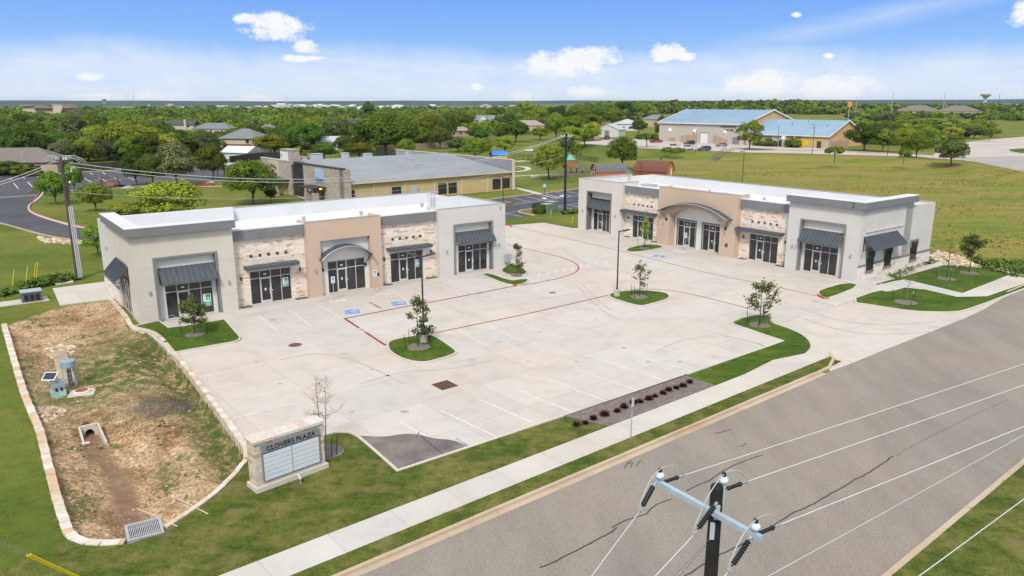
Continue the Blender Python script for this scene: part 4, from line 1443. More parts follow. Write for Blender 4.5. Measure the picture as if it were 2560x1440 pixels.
# ---------------- right building -------------------------------------
oR = g(1447, 571)
BR = thing('retail_building', 'shop row on the right, stone and stucco, with a wide arched canopy', 'shop building', (oR.x, oR.y, 0), R(-52.94))
LR, DR = 42.2, 15.6
shell(BR, LR, DR, dict(back=6.95, left_rear=7.0, right_rear=7.0, rear_mat='stucco_grey'))
t = xprism(MB(), ubay(-.2, 8.5, 7.3, (1.74, 6.36, 5.5)), 0, 1.05)
t.box(-.2, 1.05, -.1, .1, 10.6, 7.3); t.box(8.2, 1.05, -.1, 8.5, 3.2, 7.3)
t.build('tower_wall', M['stucco_lilac'], BR)
MB().box(-.23, -.03, 7.302, 8.53, .35, 7.34).box(-.23, .352, 7.302, .14, 10.6, 7.34).box(8.16, .352, 7.302, 8.53, 3.22, 7.34).build('coping', M['trim_coping'], BR)
MB().box(.12, 1.06, 5.66, 8.18, 1.13, 7.27).build('parapet_lining', M['membrane'], BR)
xprism(MB(), [(1.52, 0), (1.74, 0), (1.74, 5.5), (6.36, 5.5), (6.36, 0), (6.58, 0), (6.58, 5.68), (1.52, 5.68)], -.035, 1.02).build('opening_trim', M['trim_grey'], BR)
xprism(MB(), ubay(1.745, 6.355, 5.49, (2.1, 5.4, 3.12)), .86, 1.03).build('recess_panel', M['panel_white'], BR)
storefront(BR, [2.13, 3.0, 3.95, 4.72, 5.36], .95, 2.55, 3.1, 1)
awning(BR, 1.76, 6.2, .855, 4.6, -.25, 3.35, 12)
lamps(BR, [(.8, 0, 2.7), (7.4, 0, 2.75)])


def stone_bay_r(x0, x1, xs, door, canopy, tiles):
    stone_bay(BR, x0, x1, .8, xs, door, None, canopy, tiles)


stone_bay_r(8.5, 15.12, [9.92, 10.83, 11.8, 12.7, 13.62], 1, (8.52, 14.3), [10.12, 10.9, 11.7, 12.5, 13.28])
t = xprism(MB(), [(15.12, -.1), (17.1, -.1), (17.1, 4.5)] + [(21.03 + 3.93 * math.sin(a), 3.2 + 2.0 * math.cos(a)) for a in np.linspace(-math.pi * .36, math.pi * .36, 15)] + [(24.95, 4.5), (24.95, -.1), (27.2, -.1), (27.2, 7.4), (15.12, 7.4)], 0, 1.1)
t.box(15.12, 1.1, 5.7, 15.42, 2.2, 7.4); t.box(26.9, 1.1, 5.7, 27.2, 2.2, 7.4)
t.build('tan_wall', M['stucco_tan'], BR)
MB().box(15.09, -.03, 7.402, 27.23, .35, 7.44).build('coping', M['trim_coping'], BR)
MB().box(15.43, 1.105, 5.66, 26.89, 1.2, 7.37).build('parapet_lining', M['membrane'], BR)
pw = MB()
pw.box(17.0, 1.106, -.1, 17.37, 1.3, 5.6); pw.box(20.58, 1.106, -.1, 21.36, 1.3, 5.6); pw.box(24.42, 1.106, -.1, 25.1, 1.3, 5.6)
pw.box(17.37, 1.106, 3.52, 20.58, 1.3, 5.6); pw.box(21.36, 1.106, 3.52, 24.42, 1.3, 5.6)
pw.build('recess_panel', M['panel_white'], BR)
storefront(BR, [17.6, 18.55, 19.5, 20.38], 1.2, 2.62, 3.32, 1, None, True)
storefront(BR, [21.58, 22.5, 23.42, 24.24], 1.2, 2.62, 3.32, 1, None, True)
arch_canopy(BR, 21.2, 5.45, 4.5, 1.36, -.004, -.95, .75)
lamps(BR, [(16.1, 0, 2.85), (25.7, 0, 2.85)])
MB().box(25.85, -.05, 1.2, 26.2, -.002, 1.6).build('fire_box', M['tile'], BR)
stone_bay_r(27.2, 33.93, [28.62, 29.55, 30.5, 31.42, 32.36], 1, (27.25, 33.1), [28.84, 29.66, 30.46, 31.26, 32.06])
t = xprism(MB(), ubay(33.93, LR, 7.44, (35.6, 40.4, 5.55)), 0, .68)
t.box(33.93, .68, -.1, 34.23, 3.2, 7.44); t.box(LR - .3, .68, -.1, LR, 10.5, 7.44)
t.build('tower_wall', M['stucco_grey'], BR)
MB().box(33.75, -.45, 7.45, LR + .45, .9, 8.15).box(LR - .8, .902, 7.45, LR + .45, 10.6, 8.15).build('fascia', M['fascia_grey'], BR)
MB().box(33.74, -.46, 8.152, LR + .46, .91, 8.19).box(LR - .81, .912, 8.152, LR + .46, 10.61, 8.19).box(34.0, .912, 5.66, LR - .85, .97, 8.14).box(LR - .86, .98, 5.66, LR - .802, 10.55, 8.14).build('parapet_lining', M['membrane'], BR)
xprism(MB(), [(35.38, 0), (35.6, 0), (35.6, 5.55), (40.4, 5.55), (40.4, 0), (40.62, 0), (40.62, 5.73), (35.38, 5.73)], -.035, .6).build('opening_trim', M['trim_grey'], BR)
xprism(MB(), ubay(35.605, 40.395, 5.54, (35.88, 39.78, 3.14)), .44, .66).build('recess_panel', M['panel_white'], BR)
storefront(BR, [35.92, 36.86, 37.83, 38.8, 39.74], .54, 2.42, 3.1, 1)
awning(BR, 35.65, 40.35, .435, 4.7, -.72, 3.42, 11)
lamps(BR, [(34.7, 0, 2.6), (41.4, 0, 2.6)])
# right side: stone base, band, windows, awning
e = LR
MB().box(e + .003, .08, -.1, e + .09, 15.55, 1.46).build('stone_base', M['stone_pale'], BR)
bd = MB()
for a, b in ((.08, 1.5), (3.1, 5.15), (6.75, 10.7), (12.35, 15.56)):
    bd.box(e + .003, a, 1.47, e + .13, b, 1.66)
bd.build('stone_band', M['trim_grey'], BR)
MB().box(e + .003, 1.0, 4.98, e + .10, 8.6, 5.12).build('wall_moulding', M['stucco_grey'], BR)
for a, b in ((1.62, 2.98), (5.28, 6.62), (10.82, 12.22)):
    wf = MB()
    wf.box(e + .092, a, .95, e + .14, b, 3.0)
    w_ = wf.build('window', M['glass'], BR)
    s_ = MB()
    s_.box(e + .092, a - .12, .72, e + .2, b + .12, .945); s_.box(e + .092, a - .14, 3.005, e + .17, b + .14, 3.2)
    s_.box(e + .092, a - .14, 2.3, e + .17, a - .002, 3.0); s_.box(e + .092, b + .002, 2.3, e + .17, b + .14, 3.0)
    s_.build('frame', M['trim_grey'], w_)
aw = MB()
for i in range(15):
    y = .7 + i * 6.6 / 14
    aw.bar((e + .04, y, 4.62), (e + 1.3, y, 3.42), .035, .06)
aw.add([(e, .65, 4.57), (e, 7.35, 4.57), (e + 1.3, 7.35, 3.37), (e + 1.3, .65, 3.37), (e, .65, 4.5), (e, 7.35, 4.5), (e + 1.3, 7.35, 3.3), (e + 1.3, .65, 3.3)], [(3, 2, 1, 0), (4, 5, 6, 7), (1, 5, 4, 0), (2, 6, 5, 1), (3, 7, 6, 2), (0, 4, 7, 3)])
o = aw.build('awning', M['metal_dark'], BR)
for y in (.75, 7.25):
    b = MB()
    b.bar((e + .03, y, 3.3), (e + 1.25, y, 3.3), .05, .05); b.bar((e + .05, y, 4.5), (e + .05, y, 3.0), .06, .05)
    b.build('awning_bracket', M['black'], o)
lm = MB().box(e + .003, .5, 2.5, e + .13, .68, 2.8); lm.build('wall_lamp', M['trim_coping'], BR)
n2 = text_mesh('2', .8, M['tile'], 'building_number', BR)
n2.location = (41.35, -.465, 7.8); n2.rotation_euler = (math.pi / 2, 0, 0)
ld = MB()
for y in (9.2, 9.7):
    ld.tube([(.62, y, 5.7), (.62, y, 8.0), (.3, y, 8.02), (-.1, y, 7.4)], .035, 5)
for k_ in range(7):
    ld.tube([(.62, 9.2, 6.0 + k_ * .28), (.62, 9.7, 6.0 + k_ * .28)], .02, 4)
ld.build('roof_ladder', M['metal_grey'], BR)
for x, y in ((6.5, 8.5), (14.0, 11.5), (17.5, 10.6), (24.0, 9.8), (31.5, 11.0)):
    MB().lathe([(.16, DECK), (.16, DECK + .35), (.22, DECK + .36), (.22, DECK + .46), (.02, DECK + .5)], 10, (x, y, 0)).build('roof_vent', M['metal_grey'], BR)
MB().box(3.2, 9.2, DECK + .002, 4.6, 10.6, DECK + .5).box(3.6, 11.2, DECK + .002, 4.3, 11.8, DECK + .35).build('roof_hatch', M['metal_grey'], BR)

# ================================================================== MONUMENT SIGN
b0 = g(600 + 310 / 7.2, 1050 + 1365 / 7.2)
MS = thing('monument_sign', 'limestone monument sign with blank white tenant panels on the corner lawn', 'sign', (b0.x, b0.y, .06), R(43.98))
MB().box(0, -.0, -.15, 3.8, 1.05, .26).build('plinth', M['kerbc'], MS)
MB().box(.1, .16, .262, 3.7, .9, 2.42).build('sign_body', stone_mat('sign_stone', [(0, (.60, .50, .37)), (.25, (.66, .60, .50)), (.5, (.50, .38, .25)), (.6, (.64, .56, .44)), (.85, (.52, .36, .19)), (.92, (.64, .55, .45))], (.40, .34, .27), .46, .19, .01), MS)
MB().box(.03, .08, 2.425, 3.77, .98, 2.56).build('cap', stone_mat('cap_stone', [(0, (.66, .58, .52)), (.3, (.70, .64, .58)), (.6, (.62, .50, .42)), (.8, (.68, .62, .56))], (.52, .46, .40), .75, .9, .006, .3), MS)
fr = MB()
fr.box(.42, .06, .46, 3.42, .158, 2.28)
pnl = fr.build('sign_panel', mat('sign_grey', (.225, .23, .24), .6, .06, 2), MS)
pw = MB()
for c_ in range(2):
    for r_ in range(6):
        x0 = .49 + c_ * 1.45
        z0 = .50 + r_ * .226
        pw.box(x0, .045, z0, x0 + 1.41, .058, z0 + .205)
pw.build('tenant_panel', mat('blank_panel', (.60, .65, .68), .5, .04, 2), pnl)
MB().box(.42, .05, 1.865, 3.42, .058, 1.895).build('divider', M['black'], pnl)
tx = text_mesh('CLOVERS PLAZA', .33, M['black'], 'sign_lettering', pnl, .012)
tx.location = (1.92, .05, 2.07); tx.rotation_euler = (math.pi / 2, 0, 0); tx.scale = (1.04, 1, 1)
p = g(752, 1213)
SL = thing('spotlight', 'small grey ground spotlight on a stub in front of the monument sign', 'spotlight', (p.x, p.y, .05), R(44))
MB().tube([(0, 0, 0), (0, 0, .28)], .035).build('stem', M['metal_grey'], SL)
MB().tube([(0, -.08, .28), (0, .14, .42)], [.07, .1], 10).build('lamp_head', M['metal_grey'], SL)

# ================================================================== LOT FURNITURE
M['bronze'] = mat('dark_bronze', (.045, .038, .042), .5, .1, 2)
M['pier'] = stone_mat('pole_pier', [(0, (.56, .50, .42)), (.4, (.62, .57, .48)), (.7, (.52, .40, .27))], (.42, .38, .32), .3, .19, .01)
M['lens'] = mat('lamp_lens', (.6, .6, .62), .3, .05, 3)


def light_pole(px, label, h, arms, pier=True, r=.075, group='parking lot light poles', base_z=0.0):
    p = g(px[0], px[1], base_z)
    L0_ = thing('light_pole', label, 'light pole', (p.x, p.y, base_z), 0, group)
    zb = 0
    if pier:
        zb = .72
        MB().lathe([(.30, 0), (.30, .62), (.33, .625), (.33, .72), (.12, .75)], 16).build('base', [M['pier']], L0_)
    MB().lathe([(.14, zb), (.14, zb + .06), (r, zb + .07), (r * .8, h), (.02, h + .02)], 10).build('pole', M['bronze'], L0_)
    for a, tilt in arms:
        d = Vector((math.cos(a), math.sin(a), 0))
        m = MB()
        m.bar(d * .05 + Vector((0, 0, h - .12)), d * .42 + Vector((0, 0, h - .06)), .06, .07)
        m.bar(d * .36 + Vector((0, 0, h - .06)), d * 1.02 + Vector((0, 0, h + .66 * tilt - .05)), .36, .09)
        hd = m.build('lamp_head', M['bronze'], L0_)
        MB().bar(d * .44 + Vector((0, 0, h - .06 + .07 * tilt - .052)), d * .98 + Vector((0, 0, h + .6 * tilt - .1)), .3, .012).build('lens', M['lens'], hd)
    return L0_


light_pole((1060, 858), 'dark twin-head light pole on a concrete pier in the tree island', 6.85, ((R(20), .25), (R(170), .25)))
light_pole((1542, 742), 'dark single-head light pole on a stone pier in the far island', 6.35, ((R(15), .15),))


def sign_post(px, label, cat, h, plates, rz, base_z=0.0, name='parking_sign', r=.03):
    p = g(px[0], px[1], base_z)
    s = thing(name, label, cat, (p.x, p.y, base_z), rz)
    MB().lathe([(r, 0), (r, h)], 8).build('post', M['metal_grey'], s)
    for z, w_, hh, m in plates:
        MB().box(-w_ / 2, -r - .02, z - hh / 2, w_ / 2, -r - .003, z + hh / 2).build('sign_plate', m, s)
    return s


M['sign_white'] = mat('sign_white', (.72, .73, .74), .5, .03, 2)


def acc_sign(px, label, rz):
    s = sign_post(px, label, 'sign', 2.25, [(2.0, .36, .62, M['sign_white'])], rz)
    pl = [c_ for c_ in s.children if c_.name.startswith('sign_plate')][0]
    MB().box(-.11, -.057, 2.0, .11, -.051, 2.22).build('sign_symbol', M['blue_paint'], pl)
    MB().box(-.12, -.057, 1.78, .12, -.051, 1.81).box(-.12, -.057, 1.86, .12, -.051, 1.89).build('sign_text_band', mat('sign_green', (.05, .3, .15), .6), pl)
    return s


acc_sign((835, 752), 'white and blue accessible parking sign left of the arched doorway', LA)
acc_sign((939, 733), 'white and blue accessible parking sign on the tan wall corner', LA)
acc_sign((1713, 628), 'white and blue accessible parking sign in front of the wide arched entrance', RA_)
s = sign_post((1577, 1098), 'white rectangular road sign on a thin post on the street verge', 'sign', 2.35, [(2.15, .32, .46, M['sign_white'])], STREET_A + .35, ZG, 'road_sign')
pl = [c_ for c_ in s.children if c_.name.startswith('sign_plate')][0]
MB().box(-.1, -.057, 2.24, .1, -.051, 2.3).box(-.1, -.057, 2.12, .1, -.051, 2.15).build('sign_text_band', M['red_kerb'], pl)
# wheel stops
for a, b, nm in (((822, 756), (868, 751), 'left one of the pair'), ((935, 739), (975, 733), 'right one of the pair'), ((1683, 627), (1715, 632), None)):
    p, q = g(*a), g(*b)
    lb = ('concrete wheel stop at the accessible stall, ' + nm + ' before the left building') if nm else 'concrete wheel stop in front of the wide arched entrance'
    o = xprism(MB(), [(-.09, 0), (.09, 0), (.06, .12), (-.06, .12)], -(q - p).length / 2, (q - p).length / 2).build('wheel_stop', M['kerbc'])
    o.location = ((p.x + q.x) / 2, (p.y + q.y) / 2, ZL)
    d = q - p
    o.rotation_euler = (0, 0, math.atan2(d.y, d.x) - math.pi / 2)
    tag(o, lb, 'wheel stop', 'wheel stops')
# manholes, grates
p = g(738, 863)
mh = thing('manhole_cover', 'brown rusted round manhole cover in the slab before the left building', 'manhole', (p.x, p.y, ZL))
M['rust'] = mat('rusty_iron', (.17, .075, .05), .8, .35, 5, fine=.4)
M['iron'] = mat('worn_iron', (.20, .15, .12), .7, .25, 5, fine=.3)
MB().lathe([(.5, 0), (.5, .012), (.42, .014)], 28).build('frame', M['iron'], mh)
MB().lathe([(.40, .014), (.40, .02), (.1, .022)], 28).build('lid', M['rust'], mh)
p = g(1381, 732)
o = MB().lathe([(.34, 0), (.34, .012), (.05, .014)], 20).build('drain_cover', M['iron'], None, False, (p.x, p.y, ZL))
tag(o, 'small dark drain cover on the slab near the fire lane bend', 'drain cover')
p = g(1112, 964)
gr = thing('drain_grate', 'rust red square drain grate in the middle of the slab', 'drain grate', (p.x, p.y, ZL), R(39))
MB().box(-.62, -.62, -.02, .62, .62, .008).build('pit', M['blackgap'], gr)
bars = MB()
for i in range(9):
    x = -.58 + i * .145
    bars.box(x - .035, -.6, .009, x + .035, .6, .03)
for y in (-.6, -.2, .2, .6):
    bars.box(-.61, y - .035, .0085, .61, y + .035, .034)
bars.build('bars', M['rust'], gr)
# bike rack
a, b = g(422, 821), g(438, 815)
rk = MB()
rk.tube([(0, 0, 0), (0, 0, .8), (.06, 0, .9), (.3, 0, .93), (.54, 0, .9), (.6, 0, .8), (.6, 0, 0)], .025, 7)
o = rk.build('bike_rack', M['metal_grey'], None, True, (a.x, a.y, ZG - .02), LA + .25)
tag(o, 'grey hoop bike rack in front of the corner shop door', 'bike rack')
p = g(2263, 697 + 8)
for k_, px in enumerate(((2181, 706), (2190, 700))):
    p = g(*px)
    o = MB().tube([(0, 0, 0), (0, 0, .85), (.1, 0, .95), (.5, 0, .95), (.6, 0, .85), (.6, 0, 0)], .025, 6).build('handrail' if False else 'bike_rack', M['metal_grey'], None, True, (p.x, p.y, ZG - .02), RA_ + 1.2)
    tag(o, ('nearer' if k_ == 0 else 'farther') + ' grey hoop bike rack beside the stone end wall of the right building', 'bike rack', 'bike racks by the right building')
# electrical pedestal at the right end of left building
p = g(1268, 668)
eb = thing('electrical_cabinet', 'grey electrical cabinet on a post at the end of the left building', 'cabinet', (p.x, p.y, .1), LA)
MB().box(-.08, -.08, -.12, .08, .08, .55).build('post', M['metal_grey'], eb)
MB().box(-.36, -.2, .5, .36, .2, 1.35).box(-.38, -.22, 1.352, .38, .22, 1.39).build('cabinet_box', M['metal_grey'], eb)
# retaining wall and basin coping
M['cap'] = stone_mat('cap_blocks', [(0, (.66, .56, .42)), (.2, (.70, .64, .55)), (.45, (.62, .48, .33)), (.55, (.70, .62, .52)), (.8, (.58, .40, .22)), (.88, (.68, .60, .50))], (.34, .27, .2), .6, .6, .012)


def block_wall(name, label, path, w, z0, z1, step=.62, capz=.14, mfit='cap', rough=.02):
    """a course of cut cap blocks on a dry-laid wall, each a little out of line"""
    L_ = 0
    th = thing(name, label, 'retaining wall', (0, 0, 0))
    body = MB().kerb(path, -w / 2 + .03, w / 2 - .03, z0, z1 - capz)
    body.build('wall_courses', M['lime'], th)
    caps = MB()
    # resample
    pts = [Vector((p[0], p[1])) for p in path]
    seg = [0]
    for a, b in zip(pts, pts[1:]):
        seg.append(seg[-1] + (b - a).length)

    def at_(s_):
        for i in range(len(pts) - 1):
            if s_ <= seg[i + 1] or i == len(pts) - 2:
                t_ = (s_ - seg[i]) / max(1e-6, seg[i + 1] - seg[i])
                return pts[i].lerp(pts[i + 1], t_)
    s_ = 0
    rnd = random.Random(5)
    cols = []
    while s_ < seg[-1] - .1:
        l_ = step * rnd.uniform(.7, 1.35)
        e_ = min(s_ + l_, seg[-1])
        a, b = at_(s_), at_(max(e_ - .02, s_ + .05))
        d = (b - a).normalized()
        n = Vector((-d.y, d.x))
        o1, o2 = rnd.uniform(-rough, rough), rnd.uniform(-rough, rough)
        zt = z1 + rnd.uniform(-.012, .012)
        q = [a + n * (w / 2 + o1), a - n * (w / 2 - o1), b - n * (w / 2 - o2), b + n * (w / 2 + o2)]
        caps.prism([tuple(x) for x in q], z1 - capz, zt, rnd.choice((0, 0, 1, 1, 2, 3)))
        s_ = e_
    caps.build('cap_course', [M['capA'], M['capB'], M['capC'], M['capD']], th)
    return th


for nm, c_ in (('capA', (.60, .52, .42)), ('capB', (.66, .61, .54)), ('capC', (.56, .42, .27)), ('capD', (.60, .47, .34))):
    M[nm] = mat('cap_stone_' + nm[-1].lower(), c_, .9, .14, 3, fine=.15, bump=.3)
rw = gp([(617, 1149), (620, 1132), (606, 1106), (545, 1022), (462, 914), (430, 881), (402, 846), (378, 830), (345, 826), (328, 818), (317, 795), (298, 772), (275, 747)])
block_wall('retaining_wall', 'stepped limestone retaining wall between the basin and the concrete lot', chaikin(rw, 1, False), .34, -1.2, .13, .48)
lw = gp([(10, 813), (35, 900), (60, 985), (100, 1080), (125, 1180), (150, 1275), (170, 1330), (180, 1347), (205, 1359), (240, 1364), (314, 1359)])
block_wall('basin_wall', 'long pale limestone cap wall along the left edge of the dirt basin', lw, .40, -.6, .13, .62)
bw_ = gp([(414, 1322), (452, 1297), (505, 1262), (560, 1217), (600, 1172), (615, 1153)])
block_wall('basin_wall', 'curved limestone cap wall between the basin and the sign lawn', chaikin(bw_, 1, False), .26, -.6, .115, .9)

# ================================================================== PLANT GENERATORS
M['leafA'] = leaf_mat('leaf_deep', (.052, .100, .012), (.160, .235, .030))
M['leafB'] = leaf_mat('leaf_mid', (.080, .142, .012), (.240, .320, .036))
M['leafC'] = leaf_mat('leaf_lime', (.130, .205, .014), (.340, .410, .044))
M['leafD'] = leaf_mat('leaf_grey', (.085, .120, .042), (.195, .235, .085))
M['leafE'] = leaf_mat('leaf_olive', (.060, .085, .022), (.15, .19, .055))
M['leafP'] = leaf_mat('leaf_purple', (.040, .016, .020), (.095, .035, .042), .02)
M['leafS'] = leaf_mat('leaf_sapling', (.060, .088, .022), (.150, .180, .052), .04)
M['bark'] = mat('bark', (.13, .10, .08), .95, .3, 4, bump=.6)
M['bark_dark'] = mat('bark_dark', (.07, .055, .045), .95, .3, 4, bump=.6)
M['bark_pale'] = mat('bark_pale', (.24, .20, .17), .95, .2, 4)


def cards(cen, nrm, size, rng, aspect=.62, bend=.0):
    """one pointed leaf-spray card (two triangles, folded) per centre"""
    n = len(cen)
    nrm = nrm / (np.linalg.norm(nrm, axis=1, keepdims=True) + 1e-9)
    r = rng.normal(size=(n, 3))
    a = np.cross(nrm, r); a /= (np.linalg.norm(a, axis=1, keepdims=True) + 1e-9)
    b = np.cross(nrm, a)
    s = (size * rng.uniform(.6, 1.35, n))[:, None]
    v0 = cen - a * s
    v1 = cen - b * s * aspect + nrm * s * .18
    v2 = cen + a * s
    v3 = cen + b * s * aspect + nrm * s * .18
    return np.stack([v0, v1, v2, v3], 1).reshape(-1, 3)


def quads_mesh(name, co, mats, nrm=None):
    n = len(co) // 4
    me = bpy.data.meshes.new(name)
    me.vertices.add(len(co)); me.vertices.foreach_set('co', np.ascontiguousarray(co, np.float32).ravel())
    me.loops.add(n * 4); me.loops.foreach_set('vertex_index', np.arange(n * 4, dtype=np.int32))
    me.polygons.add(n); me.polygons.foreach_set('loop_start', np.arange(0, n * 4, 4, dtype=np.int32))
    me.polygons.foreach_set('loop_total', np.full(n, 4, np.int32))
    for m in mats:
        me.materials.append(m)
    me.update()
    if nrm is not None:
        # leaves share the swelling of their clump, so clumps catch the light as rounded masses
        me.polygons.foreach_set('use_smooth', np.ones(n, bool))
        me.normals_split_custom_set_from_vertices(np.repeat(nrm / (np.linalg.norm(nrm, axis=1, keepdims=True) + 1e-9), 4, axis=0).astype(np.float32))
    return me


def crown_points(rng, n, w, h, z0, nclump, flat=1.0, hollow=.55, droop=0.0):
    """leaf centres and normals: leaves sit on the skins of overlapping clumps inside an uneven dome"""
    ph = rng.uniform(0, 6.28, 4)
    C, Rr = [], []
    for i in range(nclump):
        while True:
            d = rng.normal(size=3); d /= np.linalg.norm(d)
            if d[2] > -.8:
                break
        rad = rng.uniform(hollow, 1.0) ** .6
        az = math.atan2(d[1], d[0])
        lob = 1 + .16 * math.sin(2 * az + ph[0]) + .10 * math.sin(3 * az + ph[1]) + .08 * math.sin(5 * az + ph[2])
        c = np.array([d[0] * w * .40 * lob * rad, d[1] * w * .40 * lob * rad, z0 + h * .47 + d[2] * h * .40 * rad * flat])
        r = rng.uniform(.13, .23) * min(w, h * 1.15)
        C.append(c); Rr.append(r)
    C = np.array(C); Rr = np.array(Rr)
    wgt = Rr ** 2; wgt /= wgt.sum()
    k = rng.choice(nclump, n, p=wgt)
    d = rng.normal(size=(n, 3)); d /= np.linalg.norm(d, axis=1, keepdims=True)
    d[:, 2] = np.where(d[:, 2] < -.3, -d[:, 2] * .6, d[:, 2])
    rr = Rr[k] * rng.uniform(.55, 1.06, n) ** .5
    p = C[k] + d * rr[:, None] * np.array([1, 1, .92])
    nr = d + rng.normal(size=(n, 3)) * .45 + np.array([0, 0, .35])
    ctr = np.array([0, 0, z0 + h * .35])
    o = (p - ctr) / np.array([w * .5, w * .5, h * .5])
    soft = d * .75 + o * .55 + rng.normal(size=(n, 3)) * .22
    return p, nr, soft


TREE_PROTO = {}


def tree_meshes(key, seed, w, h, trunk_h, nleaf, size, nclump, leaf, bark='bark', flat=1.0, tr=.0, limbs=5, sparse=1.0, hollow=.55):
    rng = np.random.default_rng(seed)
    p, nr, so = crown_points(rng, nleaf, w, h - trunk_h * .75, trunk_h * .75, nclump, flat, hollow)
    cr = quads_mesh('crown', cards(p, nr, size, rng), [M[leaf]], so)
    t = MB()
    r0 = tr or .022 * h + .05
    rnd = random.Random(seed)
    lean = (rnd.uniform(-.04, .04) * h, rnd.uniform(-.04, .04) * h)
    top = Vector((lean[0], lean[1], trunk_h * 1.25))
    t.tube([(0, 0, -.3), (0, 0, .15), (lean[0] * .4, lean[1] * .4, trunk_h * .6), top, top + Vector((0, 0, h * .3))], [r0 * 1.5, r0 * 1.1, r0 * .85, r0 * .7, r0 * .15], 7)
    for i in range(limbs):
        a = 2 * math.pi * i / limbs + rnd.uniform(-.5, .5)
        s = Vector((lean[0], lean[1], 0)) * .7 + Vector((0, 0, trunk_h * rnd.uniform(.8, 1.2)))
        e = Vector((math.cos(a) * w * .36, math.sin(a) * w * .36, trunk_h + (h - trunk_h) * rnd.uniform(.35, .75)))
        mdl = s.lerp(e, .5) + Vector((0, 0, .06 * h))
        t.tube([s, mdl, e], [r0 * .55, r0 * .35, r0 * .08], 5)
    return cr, t.mesh('trunk', [M[bark]], True)


PROTO_SPECS = {
    # key: (seed, width, height, trunk height, leaves, leaf size, clumps, leaf material, kwargs)
    'round': (1, 8.0, 7.6, 2.0, 9000, .17, 60, 'leafB', {}),
    'oak': (2, 10.0, 9.2, 2.0, 7500, .25, 52, 'leafA', {}),
    'oak2': (3, 10.5, 9.8, 2.2, 7500, .25, 46, 'leafB', {}),
    'lime': (4, 9.0, 9.4, 2.2, 7000, .24, 44, 'leafC', {}),
    'grey': (5, 9.5, 9.2, 2.0, 7000, .24, 46, 'leafD', {}),
    'olive': (6, 9.0, 7.4, 1.6, 5200, .25, 40, 'leafE', {}),
    'tall': (7, 7.0, 10.5, 2.5, 5200, .26, 40, 'leafA', {}),
    'umbrella': (8, 6.5, 4.6, 2.1, 3200, .20, 30, 'leafB', {'flat': .7}),
    'loose': (9, 8.5, 8.2, 1.6, 5200, .22, 30, 'leafC', {'hollow': .7}),
    'bush': (10, 4.0, 2.9, .2, 2600, .16, 28, 'leafB', {'limbs': 3, 'tr': .06}),
    'young': (11, 3.8, 5.0, 1.8, 1700, .17, 18, 'leafA', {'limbs': 4, 'tr': .08}),
    'broad': (12, 12.5, 10.5, 2.4, 11000, .25, 74, 'leafB', {}),
}


def proto(key):
    if key not in TREE_PROTO:
        s = PROTO_SPECS[key]
        TREE_PROTO[key] = (tree_meshes(key, *s[:8], **s[8]), s[1], s[2])
    return TREE_PROTO[key]


N_TREES = [0]


def plant_tree(key, p, w=None, h=None, label=None, group=None, name='tree', rz=None, cat='tree', leaf=None):
    (cr, tk), w0, h0 = proto(key)
    sx = (w / w0) if w else 1.0
    sz = (h / h0) if h else sx
    t = thing(name, label, cat, p, random.uniform(0, 6.28) if rz is None else rz, group, (sx, sx, sz))
    for nm, me in (('crown', cr), ('trunk', tk)):
        o = bpy.data.objects.new(nm, me)
        COL.objects.link(o)
        o.parent = t
    N_TREES[0] += 1
    return t


def px_tree(key, base, top, width, label, base_z=None, name='tree', group=None, rz=None):
    """tree standing at a photo pixel, as tall and wide as the photo shows"""
    p = on(*base) if base_z is None else g(base[0], base[1], base_z)
    h = hgt(top, p) - p.z
    dist = math.hypot(p.y * math.cos(PITCH) + (CAM_H - p.z) * math.sin(PITCH), 0)
    return plant_tree(key, p, width * dist / FPX, h * 1.02, label, group, name, rz)


